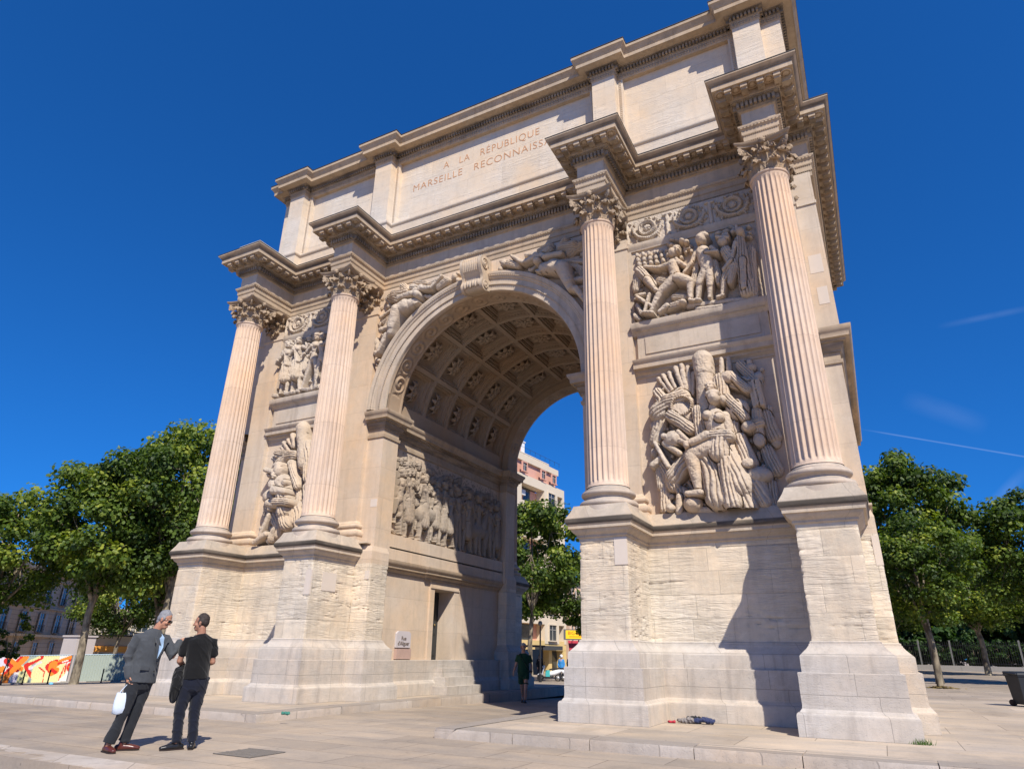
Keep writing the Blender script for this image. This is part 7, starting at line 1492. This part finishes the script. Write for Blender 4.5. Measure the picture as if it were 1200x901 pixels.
for k in range(16):
    for z in (.18,1.5): a, b = L_*k/16, L_*(k+1)/16; mb.tube([A+d*a+V3(0,0,gz(a)+.4+z), A+d*b+V3(0,0,gz(b)+.4+z)], [.022,.022], 6, round_=False)
mb.build('rails', iron, fe)
for k in range(14): mb = MB(); s_ = 1+k*2.4; c = A+d*s_; z = gz(s_); mb.obox((c.x, c.y, z+1.15), d*.05, n*.05, (0,0,1.15)); mb.build('post', flat('pale_fence_post', (.20,.20,.19), .5), fe)
# wheeled bin
bn = thing('wheeled_bin', 'dark plastic wheeled bin with lid at the right edge of the plaza', 'bin', (12.0,10.95,0), rad(25)); bn.scale = (.86,.86,.92); dk = flat('dark_bin_plastic', (.018,.020,.024), .5)
mb = MB(); vs = [(-.24,-.26,.06),(.24,-.26,.06),(.24,.26,.06),(-.24,.26,.06),(-.30,-.33,.86),(.30,-.33,.86),(.30,.33,.86),(-.30,.33,.86)]
mb.add(vs, [(0,3,2,1),(4,5,6,7),(0,1,5,4),(1,2,6,5),(2,3,7,6),(3,0,4,7)]); mb.box(-.32,-.35,.82,.32,.35,.86); mb.build('bin_body', dk, bn, org=(0,0,0))
mb = MB(); mb.tube([(-.33,-.30,.885),(-.33,.28,.93)], [(.05,.03),(.05,.03)], 8); mb.add([(-.34,-.38,.865),(.34,-.38,.865),(.34,.36,.865),(-.34,.36,.865),(-.30,-.34,.92),(.30,-.34,.92),(.30,.30,.96),(-.30,.30,.96)], [(0,3,2,1),(4,5,6,7),(0,1,5,4),(1,2,6,5),(2,3,7,6),(3,0,4,7)]); mb.build('lid', dk, bn, org=(0,0,0))
for e in (-1,1): mb = MB(); mb.tube([(e*.22,.30,.09),(e*.27,.30,.09)], [.09,.09], 14); mb.build('wheel', M['sole'], bn, org=(0,0,0))
# drain grate in the plaza
gr = thing('drain_grate', 'dark square metal grate set in the paving near the two men', 'grate', (.94,-5.90,-.15)); mb = MB()
for i in range(16): mb.box(.62+i*.0425,-6.19,-.149,.645+i*.0425,-5.61,-.139)
for y in (-6.21,-6.0,-5.8,-5.62): mb.box(.60,y,-.1495,1.29,y+.025,-.137)
mb.build('bars', flat('worn_cast_iron', (.24,.215,.185), .6, .3, noise=.3, nscale=20), gr); mb = MB(); mb.box(.60,-6.21,-.1505,1.29,-5.595,-.1445); mb.build('pit', flat('grate_dirt', (.08,.07,.06), .9), gr)
# rags and rubbish at the foot of the arch
def lump(name, label, pts, rs, col, loc, seed):
    m = MB(); m.tube(pts, rs, 10); o = fuse(m, name, cloth(name+'_cloth', col), None, .008, 1, .02, seed, (14,14,14)); o.location = loc; tag(o, label, 'litter', 'rubbish at the foot of the arch'); return o
lump('rag', 'dark blue rag lying against the plinth of the arch', [(-.16,0,.05),(0,.02,.07),(.17,0,.05)], [(.04,.03),(.07,.045),(.05,.035)], (.03,.04,.10), (5.62,.30,0), 1)
lump('old_shoe', 'worn grey shoe between the red wrapper and the blue rag', [(-.12,0,.04),(0,.01,.05),(.12,0,.06)], [(.045,.03),(.05,.04),(.04,.05)], (.22,.20,.19), (5.30,.28,0), 2)
lump('black_bag', 'small black bag lying behind the grey shoe', [(-.10,0,.05),(.08,.02,.06)], [(.07,.05),(.07,.06)], (.02,.02,.022), (5.42,.42,0), 3)
lump('wrapper', 'small red wrapper at the foot of the arch, leftmost of the rubbish', [(-.05,0,.02),(.06,0,.025)], [(.022,.012),(.02,.014)], (.40,.03,.05), (5.06,.18,0), 4)
lump('crushed_can', 'crushed green can on the kerb left of the passage', [(-.07,0,.03),(.07,.01,.035)], [(.022,.022),(.02,.02)], (.05,.20,.15), (-1.45,-2.93,.006), 5)
# the house that closes the street behind the right pier (seen only from a step to the left)
A, d, n, L_ = wallframe((-17.0,84.0), (8.0,80.0)); fb = thing('street_house', 'beige apartment house closing the street behind the right pier', 'building', (A.x, A.y, -.9))
P = lambda s_, e, z, A=A, d=d, n=n: A+d*s_+n*e+Vector((0,0,z)); mb = MB(); mb.obox(P(L_/2, -6, 6.5), d*(L_/2), n*6, (0,0,7.5)); mb.build('wall', crm, fb)
mb = MB(); mb.obox(P(L_/2, -5.8, 14.2), d*(L_/2+.3), n*6.4, (0,0,.25)); mb.build('roof', flat('grey_roof_edge', (.25,.22,.20), .8), fb)
for fl in range(4):
    for k in range(7): facade_window(fb, A, d, n, 1.3+k*3.5, .9+fl*3.2, 1.2, 1.8, crm, shutters=fl > 0)
put_tree(TC, -2.0, 60.0, 'plane tree far down the street behind the right pier', GM, 1.7, 1.0, 1.0)
